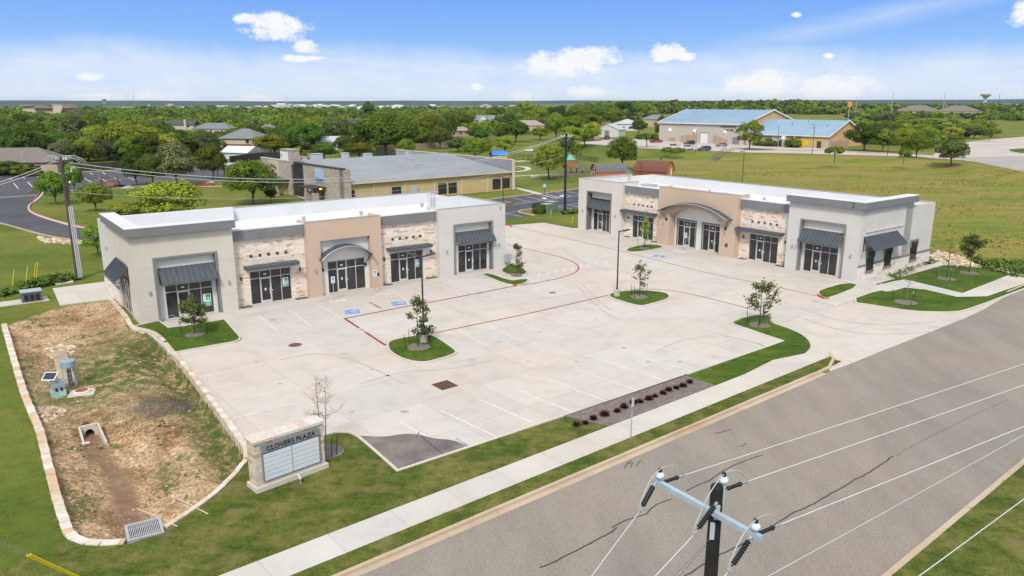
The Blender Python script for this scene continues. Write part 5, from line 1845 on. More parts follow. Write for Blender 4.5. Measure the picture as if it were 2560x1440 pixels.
# ------------------------------------------------------------------ saplings with mulch rings
def sapling(px, top, width, label, seed, nl=420, ls=.1, ring=.85, base_z=ZG, leaf='leafS', bare=False, multi=1, name='sapling', cat='sapling', lowleaf=.22):
    rnd = random.Random(seed)
    rng = np.random.default_rng(seed)
    p = g(px[0], px[1], base_z)
    h = hgt(top, p) - base_z
    dist = p.y * math.cos(PITCH) + (CAM_H - base_z) * math.sin(PITCH)
    w = width * dist / FPX
    t = thing(name, label, cat, (p.x, p.y, base_z))
    b = MB()
    tips = []
    for s_ in range(multi):
        ox = (s_ - (multi - 1) / 2) * .25
        pts = [Vector((ox * .4, 0, -.1))]
        for k_ in range(1, 7):
            pts.append(Vector((ox * (.5 + k_ * .25) + rnd.uniform(-.03, .03) * h * .3, rnd.uniform(-.03, .03) * h * .3, h * .97 * k_ / 6)))
        r0 = (.012 * h + .008) * (.6 if bare else 1)
        b.tube(pts, [r0 * (1 - .14 * i) for i in range(7)], 6)
        for k_ in range(15 if not bare else 26):
            f = rnd.uniform(lowleaf, .95)
            i = min(5, int(f * 6))
            s = pts[i].lerp(pts[i + 1], f * 6 - i)
            a = rnd.uniform(0, 6.28)
            env = math.sin(math.pi * min(1, (f - lowleaf + .18) / (1.12 - lowleaf))) ** .7
            L_ = w * .5 * env * rnd.uniform(.5, 1.1)
            e = s + Vector((math.cos(a) * L_, math.sin(a) * L_, L_ * rnd.uniform(.25, .8)))
            m_ = s.lerp(e, .55) + Vector((0, 0, -.04 * h * rnd.random()))
            b.tube([s, m_, e], [r0 * .38, r0 * .25, r0 * .12], 4, 0, False)
            tips += [s.lerp(e, .5), m_.lerp(e, .5), e, e]
            if bare:
                for _ in range(5):
                    s2 = s.lerp(e, rnd.uniform(.3, .95))
                    e2 = s2 + Vector((rnd.uniform(-1, 1), rnd.uniform(-1, 1), rnd.uniform(0, .8))) * .16 * w
                    b.tube([s2, e2], [r0 * .16, r0 * .07], 3, 0, False)
        tips += [pts[-1], pts[-2]]
    b.build('trunk', M['bark_dark' if not bare else 'bark_pale'], t)
    if not bare:
        T = np.array([tuple(x) for x in tips])
        nl_ = int(nl * 1.35)
        k_ = rng.integers(0, len(T), nl_)
        c = T[k_] + rng.normal(size=(nl_, 3)) * .06 * w
        me = quads_mesh('crown', cards(c, rng.normal(size=(nl_, 3)) + np.array([0, 0, .4]), ls * 1.12, rng, .55), [M[leaf]])
        o = bpy.data.objects.new('crown', me); COL.objects.link(o); o.parent = t
    if ring:
        rg = [(ring * (1 + rnd.uniform(-.09, .09)) * math.cos(a), ring * (1 + rnd.uniform(-.09, .09)) * math.sin(a)) for a in np.linspace(0, 6.28, 19)[:-1]]
        mb_ = MB().prism(rg, -.05, .025)
        mb_.lathe([(ring * .7, .02), (ring * .45, .06), (.1, .08)], 14)
        mb_.build('mulch_ring', M['gravelbed'], t)
    return t


STAKE = MB().tube([(0, 0, -.2), (.0, 0, 1.15)], .022, 5).mesh('stake', [M['black']])
STAKE_TIP = MB().tube([(0, 0, 1.15), (0, 0, 1.30)], .028, 5).mesh('tip', [mat('stake_tip', (.62, .70, .55), .6)])


def stakes(px, label, base_z=ZG, r=.95, angs=(.4, 2.5, 4.6), tip=True, tilt=.10):
    p = g(px[0], px[1], base_z)
    for a in angs:
        o = bpy.data.objects.new('tree_stake', STAKE)
        COL.objects.link(o)
        o.location = (p.x + r * math.cos(a), p.y + r * math.sin(a), base_z)
        o.rotation_euler = (-math.sin(a) * tilt, math.cos(a) * tilt, 0)
        tag(o, label, 'stake', label.split(' steel ')[-1] + ' stakes' if False else 'stakes around the ' + label.split(' the ')[-1])
        if tip:
            q = bpy.data.objects.new('tip', STAKE_TIP); COL.objects.link(q); q.parent = o


sapling((1045, 868), 735, 62, 'leafy young tree beside the twin-head light pole in the near island', 21, 620, .085)
sapling((1063, 852), 812, 44, 'low bushy shrub at the foot of the twin-head light pole', 22, 320, .085, 0, name='shrub', cat='shrub', lowleaf=.1)
sapling((1598, 742), 650, 46, 'slim sparse young tree in the far island beside the single-head light pole', 23, 330, .085)
sapling((1899, 813), 702, 78, 'wide young tree at the tip of the street lawn', 24, 620, .10)
sapling((487, 836), 738, 74, 'bushy young tree in the lawn before the corner shop door', 25, 1700, .09, .75)
sapling((1291, 686), 610, 52, 'young tree at the right end of the left building', 26, 520, .085, .7)
sapling((1611, 621), 538, 34, 'young tree in the islet left of the wide arched entrance', 27, 420, .085, .7, leaf='leafC')
sapling((2423, 682), 588, 70, 'dense olive young tree on the upper corner lawn', 28, 1500, .10, .95, leaf='leafE', lowleaf=.35)
sapling((2366, 697), 605, 40, 'thin dark nearly leafless tree on the upper corner lawn', 29, 40, .07, .9, lowleaf=.4)
sapling((2266, 756), 668, 62, 'bare grey sapling ringed by stakes on the lower corner lawn', 30, 0, .05, 1.0, bare=True, lowleaf=.45)
sapling((812, 1130), 930, 95, 'tall leafless twin-stemmed tree behind the monument sign', 31, 0, .05, .95, bare=True, multi=2, name='bare_tree', cat='tree')
stakes((1045, 868), 'thin black steel stake beside the tree in the near island', angs=(.3, 2.4, 3.6))
stakes((1598, 742), 'thin black steel stake beside the tree in the far island', r=.7, angs=(.3, 2.8, 3.9), tip=False)
stakes((1899, 813), 'thin black steel stake beside the tree at the tip of the street lawn', angs=(2.6, 4.3), tip=False)
stakes((487, 836), 'thin black steel stake beside the tree in the lawn before the corner shop', r=1.05, angs=(-.1, 3.1))
stakes((1611, 621), 'thin black steel stake beside the tree in the islet by the arched entrance', r=.8, angs=(2.8, .2), tip=False)
stakes((2423, 682), 'thin black steel stake beside the olive tree on the upper corner lawn', angs=(.2, 3.0))
stakes((2366, 697), 'thin black steel stake beside the dark leafless tree on the upper corner lawn', angs=(.2, 3.0, 4.5))
stakes((2266, 756), 'thin black steel stake beside the bare sapling on the lower corner lawn', r=1.1, angs=(.5, 2.7, 4.6))
stakes((812, 1130), 'thin black steel stake beside the bare tree behind the monument sign', r=.8, angs=(-.5, 5.4), tip=False)

# ------------------------------------------------------------------ purple shrubs in the mulch bed
SHRUB = []
for v in range(3):
    rng = np.random.default_rng(50 + v)
    n = 240
    d = rng.normal(size=(n, 3)); d[:, 2] = np.abs(d[:, 2]) * .8 + .25
    d /= np.linalg.norm(d, axis=1, keepdims=True)
    ln_ = rng.uniform(.15, .46, n)[:, None]
    a = d * ln_ * .35
    e = d * ln_
    s_ = np.cross(d, rng.normal(size=(n, 3))); s_ /= np.linalg.norm(s_, axis=1, keepdims=True)
    s_ *= .032
    co = np.stack([a - s_, a + s_, e + s_ * .9, e - s_ * .9], 1).reshape(-1, 3)
    SHRUB.append(quads_mesh('foliage', co, [M['leafP']]))
for i, (x, y) in enumerate(((128, 1310), (200, 1296), (262, 1262), (348, 1232), (448, 1203), (500, 1172), (575, 1138), (625, 1130), (695, 1108), (745, 1086), (805, 1063), (850, 1038), (910, 1022), (962, 1006), (1015, 976))):
    p = g(1400 + x / 3.13, 645 + y / 3.13, ZG)
    o = bpy.data.objects.new('purple_shrub', SHRUB[i % 3])
    COL.objects.link(o)
    o.location = p
    s_ = .66 * (.95, .8, 1.0, 1.25, .95, 1.1, 1.05, .95, 1.15, .8, 1.05, 1.0, .9, 1.05, .95)[i]
    o.scale = (s_, s_, s_)
    o.rotation_euler = (0, 0, i * 1.7)
    tag(o, 'spiky dark purple shrub in the row along the grey mulch bed', 'shrub', 'purple shrubs in the mulch bed')

# ================================================================== BASIN EQUIPMENT
M['conc_basin'] = mat('stained_concrete', (.42, .33, .24), .9, .22, 1.2, fine=.2)
M['conc_pale'] = mat('pale_concrete', (.56, .52, .45), .9, .12, 1.5, fine=.12)
p = on(178, 967)
RZ = R(37)
rs = thing('riser_pipe', 'blue-grey capped standpipe inside a wire cage in the dirt basin', 'standpipe', p)
MB().lathe([(.13, -.3), (.13, 1.5)], 12).build('pipe', mat('slate_pipe', (.07, .085, .10), .6), rs)
MB().lathe([(.43, 1.42), (.45, 1.44), (.45, 1.84), (.43, 1.86), (.02, 1.89)], 26).build('cap', mat('cap_blue', (.24, .34, .40), .45, .06, 2), rs)
cg = MB()
for i in range(14):
    a = i * 6.2832 / 14
    cg.tube([(.41 * math.cos(a), .41 * math.sin(a), -.2), (.41 * math.cos(a), .41 * math.sin(a), 1.42)], .010, 4)
for z in (.15, .45, .75, 1.05, 1.35):
    cg.tube([(.41 * math.cos(a), .41 * math.sin(a), z) for a in np.linspace(0, 6.2832, 17)], .009, 4)
cg.build('wire_cage', M['metal_grey'], rs)
p = on(147, 990)
eq = thing('control_cabinet', 'grey control cabinet with tilted solar panel on a pale green base', 'cabinet', p, RZ)
MB().box(-.42, -.38, -.3, .42, .38, .42).build('base', mat('pale_green_base', (.30, .50, .42), .6, .2, 1.5), eq)
MB().box(-.34, -.26, .5, .34, .26, 1.02).box(-.36, -.28, 1.022, .36, .28, 1.06).build('cabinet_box', mat('cabinet_grey', (.28, .34, .37), .55, .06, 2), eq)
MB().box(-.36, -.30, .421, .36, .30, .50).build('platform', mat('cabinet_blue', (.36, .47, .50), .6), eq)
for x in (-.1, .18):
    MB().lathe([(.06, .43), (.07, .5), (.05, .66)], 8, (x, -.33, 0)).build('valve', M['black'], eq)
Mt = Matrix.Translation((-.32, .0, 1.42)) @ Matrix.Rotation(R(-37), 4, 'Z') @ Matrix.Rotation(R(32), 4, 'X')
sp = MB().box(-.42, -.33, -.02, .42, .33, .02, 0, Mt).build('solar_panel', mat('panel_frame_white', (.7, .72, .72), .5), eq)
MB().box(-.36, -.27, .021, .36, .27, .028, 0, Mt).build('solar_cells', mat('solar_cells', (.03, .04, .07), .25, .1, 4), sp)
MB().tube([(-.25, .1, 1.0), (-.3, .05, 1.34)], .03).build('panel_mast', M['metal_grey'], sp)
p = on(205, 984)
mv = thing('manhole_cover', 'round rust red manhole lid on a square concrete pad in the basin', 'manhole', p, R(20))
MB().box(-.75, -.62, -.3, .75, .62, .10).build('pad', M['conc_pale'], mv)
MB().lathe([(.55, .1), (.53, .22), (.40, .24), (.38, .245)], 26).build('ring', mat('ring_white', (.6, .57, .52), .85, .08, 3), mv)
MB().lathe([(.37, .235), (.37, .262), (.05, .266)], 24).build('lid', mat('rust_red', (.30, .09, .035), .8, .2, 4), mv)
# low-flow channel slab
a, b = on(148, 882), on(172, 965)
d = (b - a); d.z = 0; d.normalize()
n = Vector((-d.y, d.x, 0))
o = MB().prism([tuple((a + n * .45).xy), tuple((a - n * .45).xy), tuple((b - n * .5).xy), tuple((b + n * .5).xy)], -1.0, hz((a.x + b.x) / 2, (a.y + b.y) / 2) + .12).build('channel_slab', M['conc_basin'])
tag(o, 'narrow tan concrete channel slab leading to the caged standpipe', 'channel')
# headwall with pipe
p = g(222, 1068, -.55)
z0 = -1.38
ha, hb = g(206, 1046, -.6), g(230, 1098, -.9)
hd = (hb - ha).xy.normalized()
hw = thing('headwall', 'concrete headwall with round pipe mouth and two wing walls in the basin', 'headwall', (p.x, p.y, z0), math.atan2(hd.y, hd.x) + math.pi / 2, None, (.62, .80, .80))
w = MB()
n_ = 20
ring = [(.40 * math.cos(t), .48 + .40 * math.sin(t)) for t in np.linspace(0, 2 * math.pi, n_ + 1)[:-1]]
outer = []
for x, z in ring:
    k_ = .68 / max(abs(x), 1e-3); k2 = (.62 / max(abs(z - .48), 1e-3))
    kk_ = min(k_, k2)
    outer.append((x * kk_, .48 + (z - .48) * kk_))
for i in range(n_):
    j = (i + 1) % n_
    w.add([(ring[i][0], 0, ring[i][1]), (ring[j][0], 0, ring[j][1]), (outer[j][0], 0, outer[j][1]), (outer[i][0], 0, outer[i][1])], [(3, 2, 1, 0)])
w.box(-.72, .0, 1.1, .72, .2, 1.2)
w.box(-.84, -.04, -.2, -.68, .2, 1.2); w.box(.68, -.04, -.2, .84, .2, 1.2)
for sx in (-1, 1):
    vs = []
    for (y, zt, xo) in ((-.02, 1.2, .70), (-2.3, .55, .80)):
        vs += [(sx * xo, y, -.25), (sx * (xo + .15), y, -.25), (sx * (xo + .15), y, zt), (sx * xo, y, zt)]
    w.add(vs, [(0, 1, 2, 3), (7, 6, 5, 4), (0, 4, 5, 1), (1, 5, 6, 2), (2, 6, 7, 3), (3, 7, 4, 0)])
w.build('wall', M['conc_pale'], hw)
MB().add([(-.68, 0, .02), (.68, 0, .02), (.80, -2.5, -.02), (-.80, -2.5, -.02)], [(3, 2, 1, 0)]).build('apron', M['conc_basin'], hw)
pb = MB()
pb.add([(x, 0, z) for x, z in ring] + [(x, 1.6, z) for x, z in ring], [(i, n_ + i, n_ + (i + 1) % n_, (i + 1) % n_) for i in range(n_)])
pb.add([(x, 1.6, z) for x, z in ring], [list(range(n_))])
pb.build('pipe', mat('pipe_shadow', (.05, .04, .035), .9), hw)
for sx in (-.25, .3):
    MB().box(sx - .05, -.75, .0, sx + .05, -.65, .16).build('baffle_block', M['bark_dark'], hw)
# outlet grate box
c4 = gp([(310, 1318), (400, 1295), (413, 1325), (318, 1358)], .12)
cx = sum((q for q in c4), Vector()) / 4
ex = (c4[1] - c4[0]).normalized()
ob = thing('outlet_grate', 'large sloping galvanised grate on a concrete box at the basin foot', 'drain grate', (cx.x, cx.y, 0), math.atan2(ex.y, ex.x))
lx, ly = (c4[1] - c4[0]).length / 2, (c4[3] - c4[0]).length / 2
bx = MB()
for q in ((-lx, -ly, lx, -ly + .12), (-lx, ly - .12, lx, ly), (-lx, -ly + .12, -lx + .12, ly - .12), (lx - .12, -ly + .12, lx, ly - .12)):
    bx.box(q[0], q[1], -1.6, q[2], q[3], .17)
bx.build('box', M['metal_grey'], ob)
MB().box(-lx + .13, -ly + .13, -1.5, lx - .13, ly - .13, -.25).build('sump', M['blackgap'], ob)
gb = MB()
for i in range(17):
    x = -lx + .17 + i * (2 * lx - .34) / 16
    gb.box(x - .018, -ly + .1, .06, x + .018, ly - .1, .14)
for y in (-ly * .45, ly * .45):
    gb.box(-lx + .1, y - .02, .05, lx - .1, y + .02, .12)
gb.build('bars', M['metal_grey'], ob)
# loose pieces
for a, b, lb in (((428, 1240), (520, 1285), 'upper one of two thin pale poles lying across the basin wall'), ((343, 1272), (443, 1316), 'lower thin pale pole lying across the outlet grate')):
    A, B = g(*a, z=-.45), g(*b, z=.22)
    o = MB().tube([A, A.lerp(B, .5) + Vector((0, 0, .04)), B], .028, 6).build('fallen_pole', mat('pale_timber', (.62, .48, .33), .8))
    tag(o, lb, 'pole', 'loose poles at the basin')
p = on(209, 1117)
o = MB().tube([(0, .35, .1), (0, 0, .18), (0, -.12, .15)], [.06, .09, .10], 12).build('drain_pipe', mat('white_pvc', (.72, .70, .66), .4), None, True, (p.x, p.y, p.z), -.4)
MB().tube([(0, -.121, .149), (0, -.126, .148)], [.075, .075], 12).build('pipe_mouth', M['black'], o)
tag(o, 'short white plastic drain pipe stub below the concrete headwall', 'pipe')
p = on(591, 1176)
o = MB().tube([(-.12, 0, .1), (.0, .05, .14), (.12, -.02, .1), (.2, .06, .12)], [.03, .07, .06, .03], 7).build('blue_valve', mat('blue_plastic', (.06, .16, .38), .5), None, True, (p.x, p.y, p.z + .05))
tag(o, 'small blue plastic scrap against the curved basin wall', 'litter')
# yellow guy-wire sleeves in the near left corner
M['yellow'] = mat('yellow_plastic', (.72, .58, .01), .5, .05, 2)
for a, b, lb in (((75, 1386), (195, 1441), 'upper one of two yellow guy wire sleeves at the photo corner'), ((68, 1389), (188, 1442), 'lower one of two yellow guy wire sleeves at the photo corner')):
    A, B = g(*a, z=3.6), g(*b, z=1.6)
    d = (A - B).normalized()
    o = MB().tube([B - d * .9, A], .035, 7).build('guy_guard', M['yellow'])
    MB().tube([A, A + d * 14], .008, 5).build('guy_wire', M['metal_grey'], o)
    tag(o, lb, 'guy wire guard', 'yellow guy sleeves')
# utility box on a pad at the far left
p = g(80, 752)
ub = thing('utility_box', 'low dark grey utility box on a pale pad beyond the dirt basin', 'utility box', (p.x, p.y, 0), R(37))
MB().box(-3.6, -.9, -.1, 1.3, 1.0, .06).build('pad', M['walk'], ub)
MB().box(-.8, -.7, .062, .8, .6, .95).build('cabinet_box', mat('box_grey', (.11, .115, .11), .6, .1, 2), ub)
MB().box(-.86, -.76, .952, .86, .66, 1.03).build('lid', mat('box_lid', (.36, .40, .43), .5, .06, 2), ub)
dr = MB()
for x in (-.45, 0, .45):
    dr.box(x - .16, -.74, .2, x + .16, -.702, .75)
dr.build('louvre', M['black'], ub)
p = g(160, 708)
o = MB().prism([tuple(q.xy - p.xy) for q in gp([(138, 709), (183, 704), (184, 707), (139, 714)])], -.1, .12).build('concrete_pad', M['walk'], None, False, (p.x, p.y, 0))
tag(o, 'small pale concrete pad in the grass beside the left utility pole', 'pad')
# pad-mounted transformers beside a clipped hedge
M['trans_green'] = mat('transformer_green', (.14, .20, .15), .5, .08, 1.5)
for px, lb, s_ in (((1367, 533), 'front one of two green transformer boxes beside the clipped hedge', 1.0), ((1378, 529), 'rear one of two green transformer boxes, half hidden by the other', 1.1)):
    p = g(*px)
    tb = thing('transformer', lb, 'transformer', (p.x, p.y, 0), RA_ + .1, 'green transformers')
    MB().box(-.75 * s_, -.7, 0, .75 * s_, .7, 1.5 * s_).build('cabinet_box', M['trans_green'], tb)
    MB().box(-.8 * s_, -.75, 1.5 * s_ + .002, .8 * s_, .75, 1.5 * s_ + .09).build('lid', mat('transformer_lid', (.30, .36, .30), .5), tb)
    MB().box(.2, -.73, .2, .55, -.702, .75).build('door', M['black'], tb)
rng = np.random.default_rng(77)
n = 2200
d = rng.uniform(-1, 1, (n, 3)) * np.array([1.1, .9, .75])
f = rng.integers(0, 3, n)
for ax in range(3):
    lim = (1.1, .9, .75)[ax]
    d[f == ax, ax] = np.sign(d[f == ax, ax]) * lim * rng.uniform(.88, 1.02, (f == ax).sum())
d[:, 2] += .75
p = g(1350, 533)
o = bpy.data.objects.new('hedge', quads_mesh('hedge', cards(d, d - np.array([0, 0, .7]), .11, rng), [M['leafA']]))
COL.objects.link(o); o.location = (p.x, p.y, 0); o.rotation_euler = (0, 0, RA_)
tag(o, 'clipped square green hedge beside the green transformer boxes', 'hedge')

# ================================================================== UTILITY POLES AND LINES
M['pole_dark'] = mat('creosote_pole', (.016, .014, .014), .75, .3, 5, bump=.5, fine=.3)
M['pole_brown'] = mat('weathered_pole', (.09, .068, .055), .9, .35, 3, fine=.3)
M['cross'] = mat('galvanised_arm', (.36, .45, .50), .55, .07, 3)
M['porcelain'] = mat('porcelain', (.62, .68, .70), .25, .04, 3)
M['rubber'] = mat('black_polymer', (.012, .014, .022), .45, .2, 4)
M['wire_white'] = mat('aluminium_wire', (.55, .56, .56), .5, .05, 4)
M['wire_grey'] = mat('grey_wire', (.24, .25, .25), .6, .1, 4)
M['hardware'] = mat('galv_hardware', (.46, .48, .50), .45, .15, 6, metal=.4)
ZT = 9.9
pt = g(1793, 1214, ZT)
UP = thing('utility_pole', 'near black utility pole with pale steel crossarm at the photo foot', 'utility pole', (pt.x, pt.y, 0))
O = Vector((pt.x, pt.y, 0))
MB().lathe([(.19, -.5), (.135, ZT - .02), (.12, ZT + .01), (.02, ZT + .02)], 18).build('pole', M['pole_dark'], UP)
ZA_ = ZT - .52


def loc(u, v, z):
    return g(u, v, z) - O


aL_, aR_ = loc(1651, 1199, ZA_), loc(1908, 1338, ZA_)
ad_ = (aR_ - aL_).normalized()
an_ = Vector((-ad_.y, ad_.x, 0))
shift = an_ * (-.20 - (aL_.dot(an_) + aR_.dot(an_)) / 2)   # bolt the arm to the pole's near face
aL_ += shift; aR_ += shift
arm = MB().bar(aL_ - ad_ * .06, aR_ + ad_ * .06, .115, .115).build('crossarm', M['cross'], UP)
br = MB()
mid = aL_.lerp(aR_, .5)
br.box(-.07, -.165, ZT - .72, .05, -.13, ZT - .38)
br.box(.1, -.03, ZT - .45, .16, .04, ZT + .02)
br.box(-.13, -.155, ZT - 1.2, -.03, -.13, ZT - .8)
br.build('mounting_bracket', M['cross'], UP)


def post_insulator(p, name='insulator'):
    i = MB().lathe([(.03, -.08), (.03, 0), (.09, .01), (.105, .05), (.10, .10), (.06, .14), (.045, .15)], 16, p)
    o = i.build(name, M['porcelain'], UP, True)
    MB().lathe([(.046, .15), (.05, .175), (.036, .185), (.05, .20), (.045, .23), (.01, .235)], 14, p).build('insulator_neck', M['rubber'], o)
    return p + Vector((0, 0, .24))


def strain(a, b, ribs, name='strain_insulator'):
    """polymer dead-end insulator from a towards b"""
    d = (b - a).normalized()
    L_ = (b - a).length
    q = d.to_track_quat('Z', 'Y').to_matrix().to_4x4()
    prof = [(.016, 0), (.016, .06)]
    if ribs:
        prof = [(.016, 0), (.02, .05)]
        k_ = 10
        for i in range(k_):
            z = .06 + (L_ - .12) * i / k_
            prof += [(.016, z), (.060, z + .008), (.060, z + .02), (.016, z + .028)]
        prof += [(.02, L_ - .05), (.016, L_)]
    else:
        prof = [(.02, 0), (.025, .05), (.042, .07), (.05, .10), (.042, .13), (.042, L_ - .14), (.052, L_ - .11), (.052, L_ - .07), (.03, L_ - .05), (.014, L_)]
    mb_ = MB().lathe([(r, z) for r, z in prof], 12, a, 0, q)
    o = mb_.build(name, M['rubber'], UP, True)
    h_ = MB()
    h_.bar(a - d * .08, a + d * .03, .05, .02)
    h_.bar(b - d * .02, b + d * .12, .045, .025)
    h_.bar(b + d * .10 - Vector((0, 0, .05)), b + d * .14 + Vector((0, 0, .06)), .03, .03)
    for k_ in range(3):
        h_.tube([b + d * (.05 + .07 * k_) + Vector((0, 0, -.04)), b + d * (.05 + .07 * k_) + Vector((0, 0, .05))], .011, 5)
    h_.build('clamp', M['hardware'], o)
    return b + d * .14


def catenary(a, b, sag, n=24):
    return [a.lerp(b, i / n) - Vector((0, 0, 4 * sag * (i / n) * (1 - i / n))) for i in range(n + 1)]


def cable(name, a, b, sag, r, m, label, group=None, n=26):
    o = MB().tube(catenary(a, b, sag, n), r, 5).build(name, m)
    tag(o, label, 'power line', group)
    return o


iL = post_insulator(aL_ + ad_ * .10 + Vector((0, 0, .13)))
iR = post_insulator(aR_ - ad_ * .10 + Vector((0, 0, .13)))
iC = post_insulator(Vector((.13, .0, ZT + .07)))
# right-going spans (parallel, along the street)
sd = SE.to_3d()
ends = [(g(2560, 897, ZT - .42), 'left end'), (g(2560, 951, ZT - .1), 'pole top'), (g(2560, 1055, ZT - .42), 'right end')]
anchors = [aL_ + ad_ * .12, Vector((.14, .02, ZT - .12)), aR_ - ad_ * .1]
tipsR = []
for (e_, nm), a_ in zip(ends, anchors):
    d = (e_ - O - a_).normalized()
    t_ = strain(a_ + d * .06, a_ + d * .60, False)
    tipsR.append(t_)
    A = t_ + O
    cable('power_line', A, A + (e_ - A).normalized() * 60, .9 * 0 + .25, .0125, M['wire_white'], 'pale overhead conductor running right from the ' + nm + ' of the near crossarm' if nm != 'pole top' else 'pale overhead conductor running right from the top of the near pole', 'conductors from the near pole')
ends2 = [g(1462, 1440, ZT - .75), g(1618, 1440, ZT - .85), None]
an2 = [aL_ + ad_ * .03 - an_ * .06, Vector((-.02, -.17, ZT - .28)), aR_ - ad_ * .12 - an_ * .06]
tipsL = []
dd0 = None
for k_, a_ in enumerate(an2):
    if ends2[k_] is not None:
        d = (ends2[k_] - O - a_).normalized()
        dd0 = d
    else:
        d = dd0
    dq = (d + Vector((0, 0, -.22))).normalized()
    t_ = strain(a_ + dq * .10, a_ + dq * .85, True)
    tipsL.append(t_)
    A = t_ + O
    cable('power_line', A, A + d * 30, 0, .0125, M['wire_white'], ('left', 'middle', 'right')[k_] + ' pale conductor running down towards the photo foot from the near pole', 'conductors from the near pole')
for i_, tr_, tl_ in zip((iL, iC, iR), tipsR, tipsL):
    up = Vector((0, 0, 1))
    pts = [tl_, tl_ + up * .18, tl_.lerp(i_, .45) + up * .28, i_, i_.lerp(tr_, .45) + up * .16, i_.lerp(tr_, .85) + up * .14, tr_ + up * .02]
    pts = chaikin(pts, 2, False)
    MB().tube(pts, .013, 6).build('jumper', mat('jumper_wire', (.40, .41, .41), .5), UP, True)
gy = MB()
for o_ in (-.02, .03):
    a_ = Vector((-.08 + o_, -.16, ZT - 1.15))
    e_ = loc(1690 + o_ * 250, 1440, ZT - 3.2)
    gy.tube([a_, a_ + (e_ - a_) * 2.6], .008, 5)
gy.build('guy_wire', M['hardware'], UP)
# lower neutral and the roadside cable
a, b = g(1905, 1440, 7.2), g(2560, 1075, 7.2)
cable('power_line', a - (b - a) * .6, b + (b - a) * 2.5, .2, .009, M['wire_white'], 'thin lower conductor crossing the street below the three thick ones', None)
a, b = g(2295, 1440, 5.4), g(2560, 1243, 5.4)
cable('power_line', a - (b - a) * .6, b + (b - a) * 5, .1, .016, M['wire_white'], 'pale roadside cable over the far grass verge', None)

# ---- pole at the left with conduits
pl0 = g(195, 697)
LP = thing('utility_pole', 'weathered brown utility pole with three pale conduits beside the left building', 'utility pole', pl0)
MB().lathe([(.22, -.5), (.15, 12.5), (.02, 12.55)], 14).build('pole', M['pole_brown'], LP)
cdts = MB()
for k_, (x, y) in enumerate(((.22, -.16), (.36, -.10), (.50, -.02))):
    cdts.tube([(x, y, 0), (x - .05, y, 7.6)], .062, 8)
cdts.build('conduit', mat('conduit_grey', (.48, .49, .50), .5, .05, 3), LP)
tk = MB()
for k_ in range(6):
    z = 7.65 + k_ * .35
    tk.tube([(.18 + .07 * (k_ % 3), -.12, z), (.3 + .05 * (k_ % 2), -.06, z + .5), (.14, .05, z + .9)], .05, 6)
tk.build('cable_bundle', M['pole_brown'], LP)
hw_ = MB()
hw_.bar((-.75, .35, 12.2), (.75, -.35, 12.2), .1, .12)
hw_.bar((-.6, -.5, 11.9), (.5, .55, 11.9), .1, .12)
hw_.build('crossarm', M['pole_brown'], LP)
for x, y in ((-.65, .3), (-.2, .1), (.3, -.12), (.68, -.3)):
    MB().lathe([(.05, 12.26), (.09, 12.34), (.05, 12.46), (.02, 12.5)], 8, (x, y, 0)).build('insulator', M['porcelain'], LP)
lp = MB()
for k_ in range(5):
    s_ = -1 if k_ < 2 else 1
    x = .35 * (k_ - 2)
    lp.tube(chaikin([(x, 0, 12.45), (x + s_ * .5, .15, 12.75), (x + s_ * 1.1, .3, 12.4), (x + s_ * 1.6, .45, 11.95)], 2, False), .022, 5)
lp.build('jumper', M['wire_white'], LP)
MB().bar((.15, -.05, 10.9), (.95, -.15, 11.15), .05, .05).box(.9, -.2, 11.05, 1.05, -.05, 11.5).box(1.15, -.25, 11.4, 1.45, 0, 11.6).build('cutout_switch', M['metal_grey'], LP)
MB().lathe([(.05, 0), (.10, .05), (.10, .2), (.03, .26)], 8, (.62, -.1, 9.9)).build('arrester', M['porcelain'], LP)
# mid pole behind the plaza
pm0 = g(1412, 530)
MP = thing('utility_pole', 'tall dark utility pole beyond the gap between the two buildings', 'utility pole', pm0)
MB().lathe([(.22, -.5), (.15, 12.85), (.02, 12.9)], 12).build('pole', M['pole_dark'], MP)
ca = MB().bar((-.9, -.1, 12.4), (.95, .1, 12.4), .1, .12)
ca.bar((.1, -.1, 11.7), (.7, -.06, 12.38), .05, .05)
ca.build('crossarm', M['cross'], MP)
for x in (-.8, -.3, .4, .85):
    MB().lathe([(.06, 12.46), (.11, 12.55), (.06, 12.72), (.02, 12.76)], 8, (x, x * .1, 0)).build('insulator', M['porcelain'], MP)
MB().box(-.5, -.3, 7.4, -.18, -.1, 7.8).build('junction_box', M['black'], MP)
for k_, (dz, r) in enumerate(((0, .035), (-.35, .03))):
    cable('power_line', Vector(pl0) + Vector((.5, .4, 11.95 + dz)), Vector(pm0) + Vector((-.6 + k_ * .5, -.1, 12.5)), 3.9 + .15 * k_, r, M['wire_white'], ('upper' if k_ == 0 else 'lower') + ' pale sagging line from the left pole towards the pole beyond the gap', 'lines between the two poles')
cable('power_line', Vector(pl0) + Vector((.3, .2, 9.0)), Vector(pm0) + Vector((-.2, -.1, 9.4)), 3.1, .016, M['wire_white'], 'single lower line from the left pole across the school lawn', None)
cable('power_line', Vector(pl0) + Vector((.3, .2, 7.4)), Vector(pm0) + Vector((-.2, -.1, 8.2)), 2.2, .012, mat('yellow_green_wire', (.45, .50, .25), .6), 'lowest thin yellowish line from the left pole over the shop roof', None)
for k_, dz in enumerate((0, -.3)):
    e_ = g(-60, 456 + 6 * k_, 10.9)
    s_ = Vector(pl0) + Vector((-.7, .3, 12.1 + dz))
    cable('power_line', s_, s_ + (e_ - s_) * 2.2, .6, .03, M['wire_white'], ('upper' if k_ == 0 else 'lower') + ' pale line running left from the conduit pole to the photo edge', 'lines left of the conduit pole')
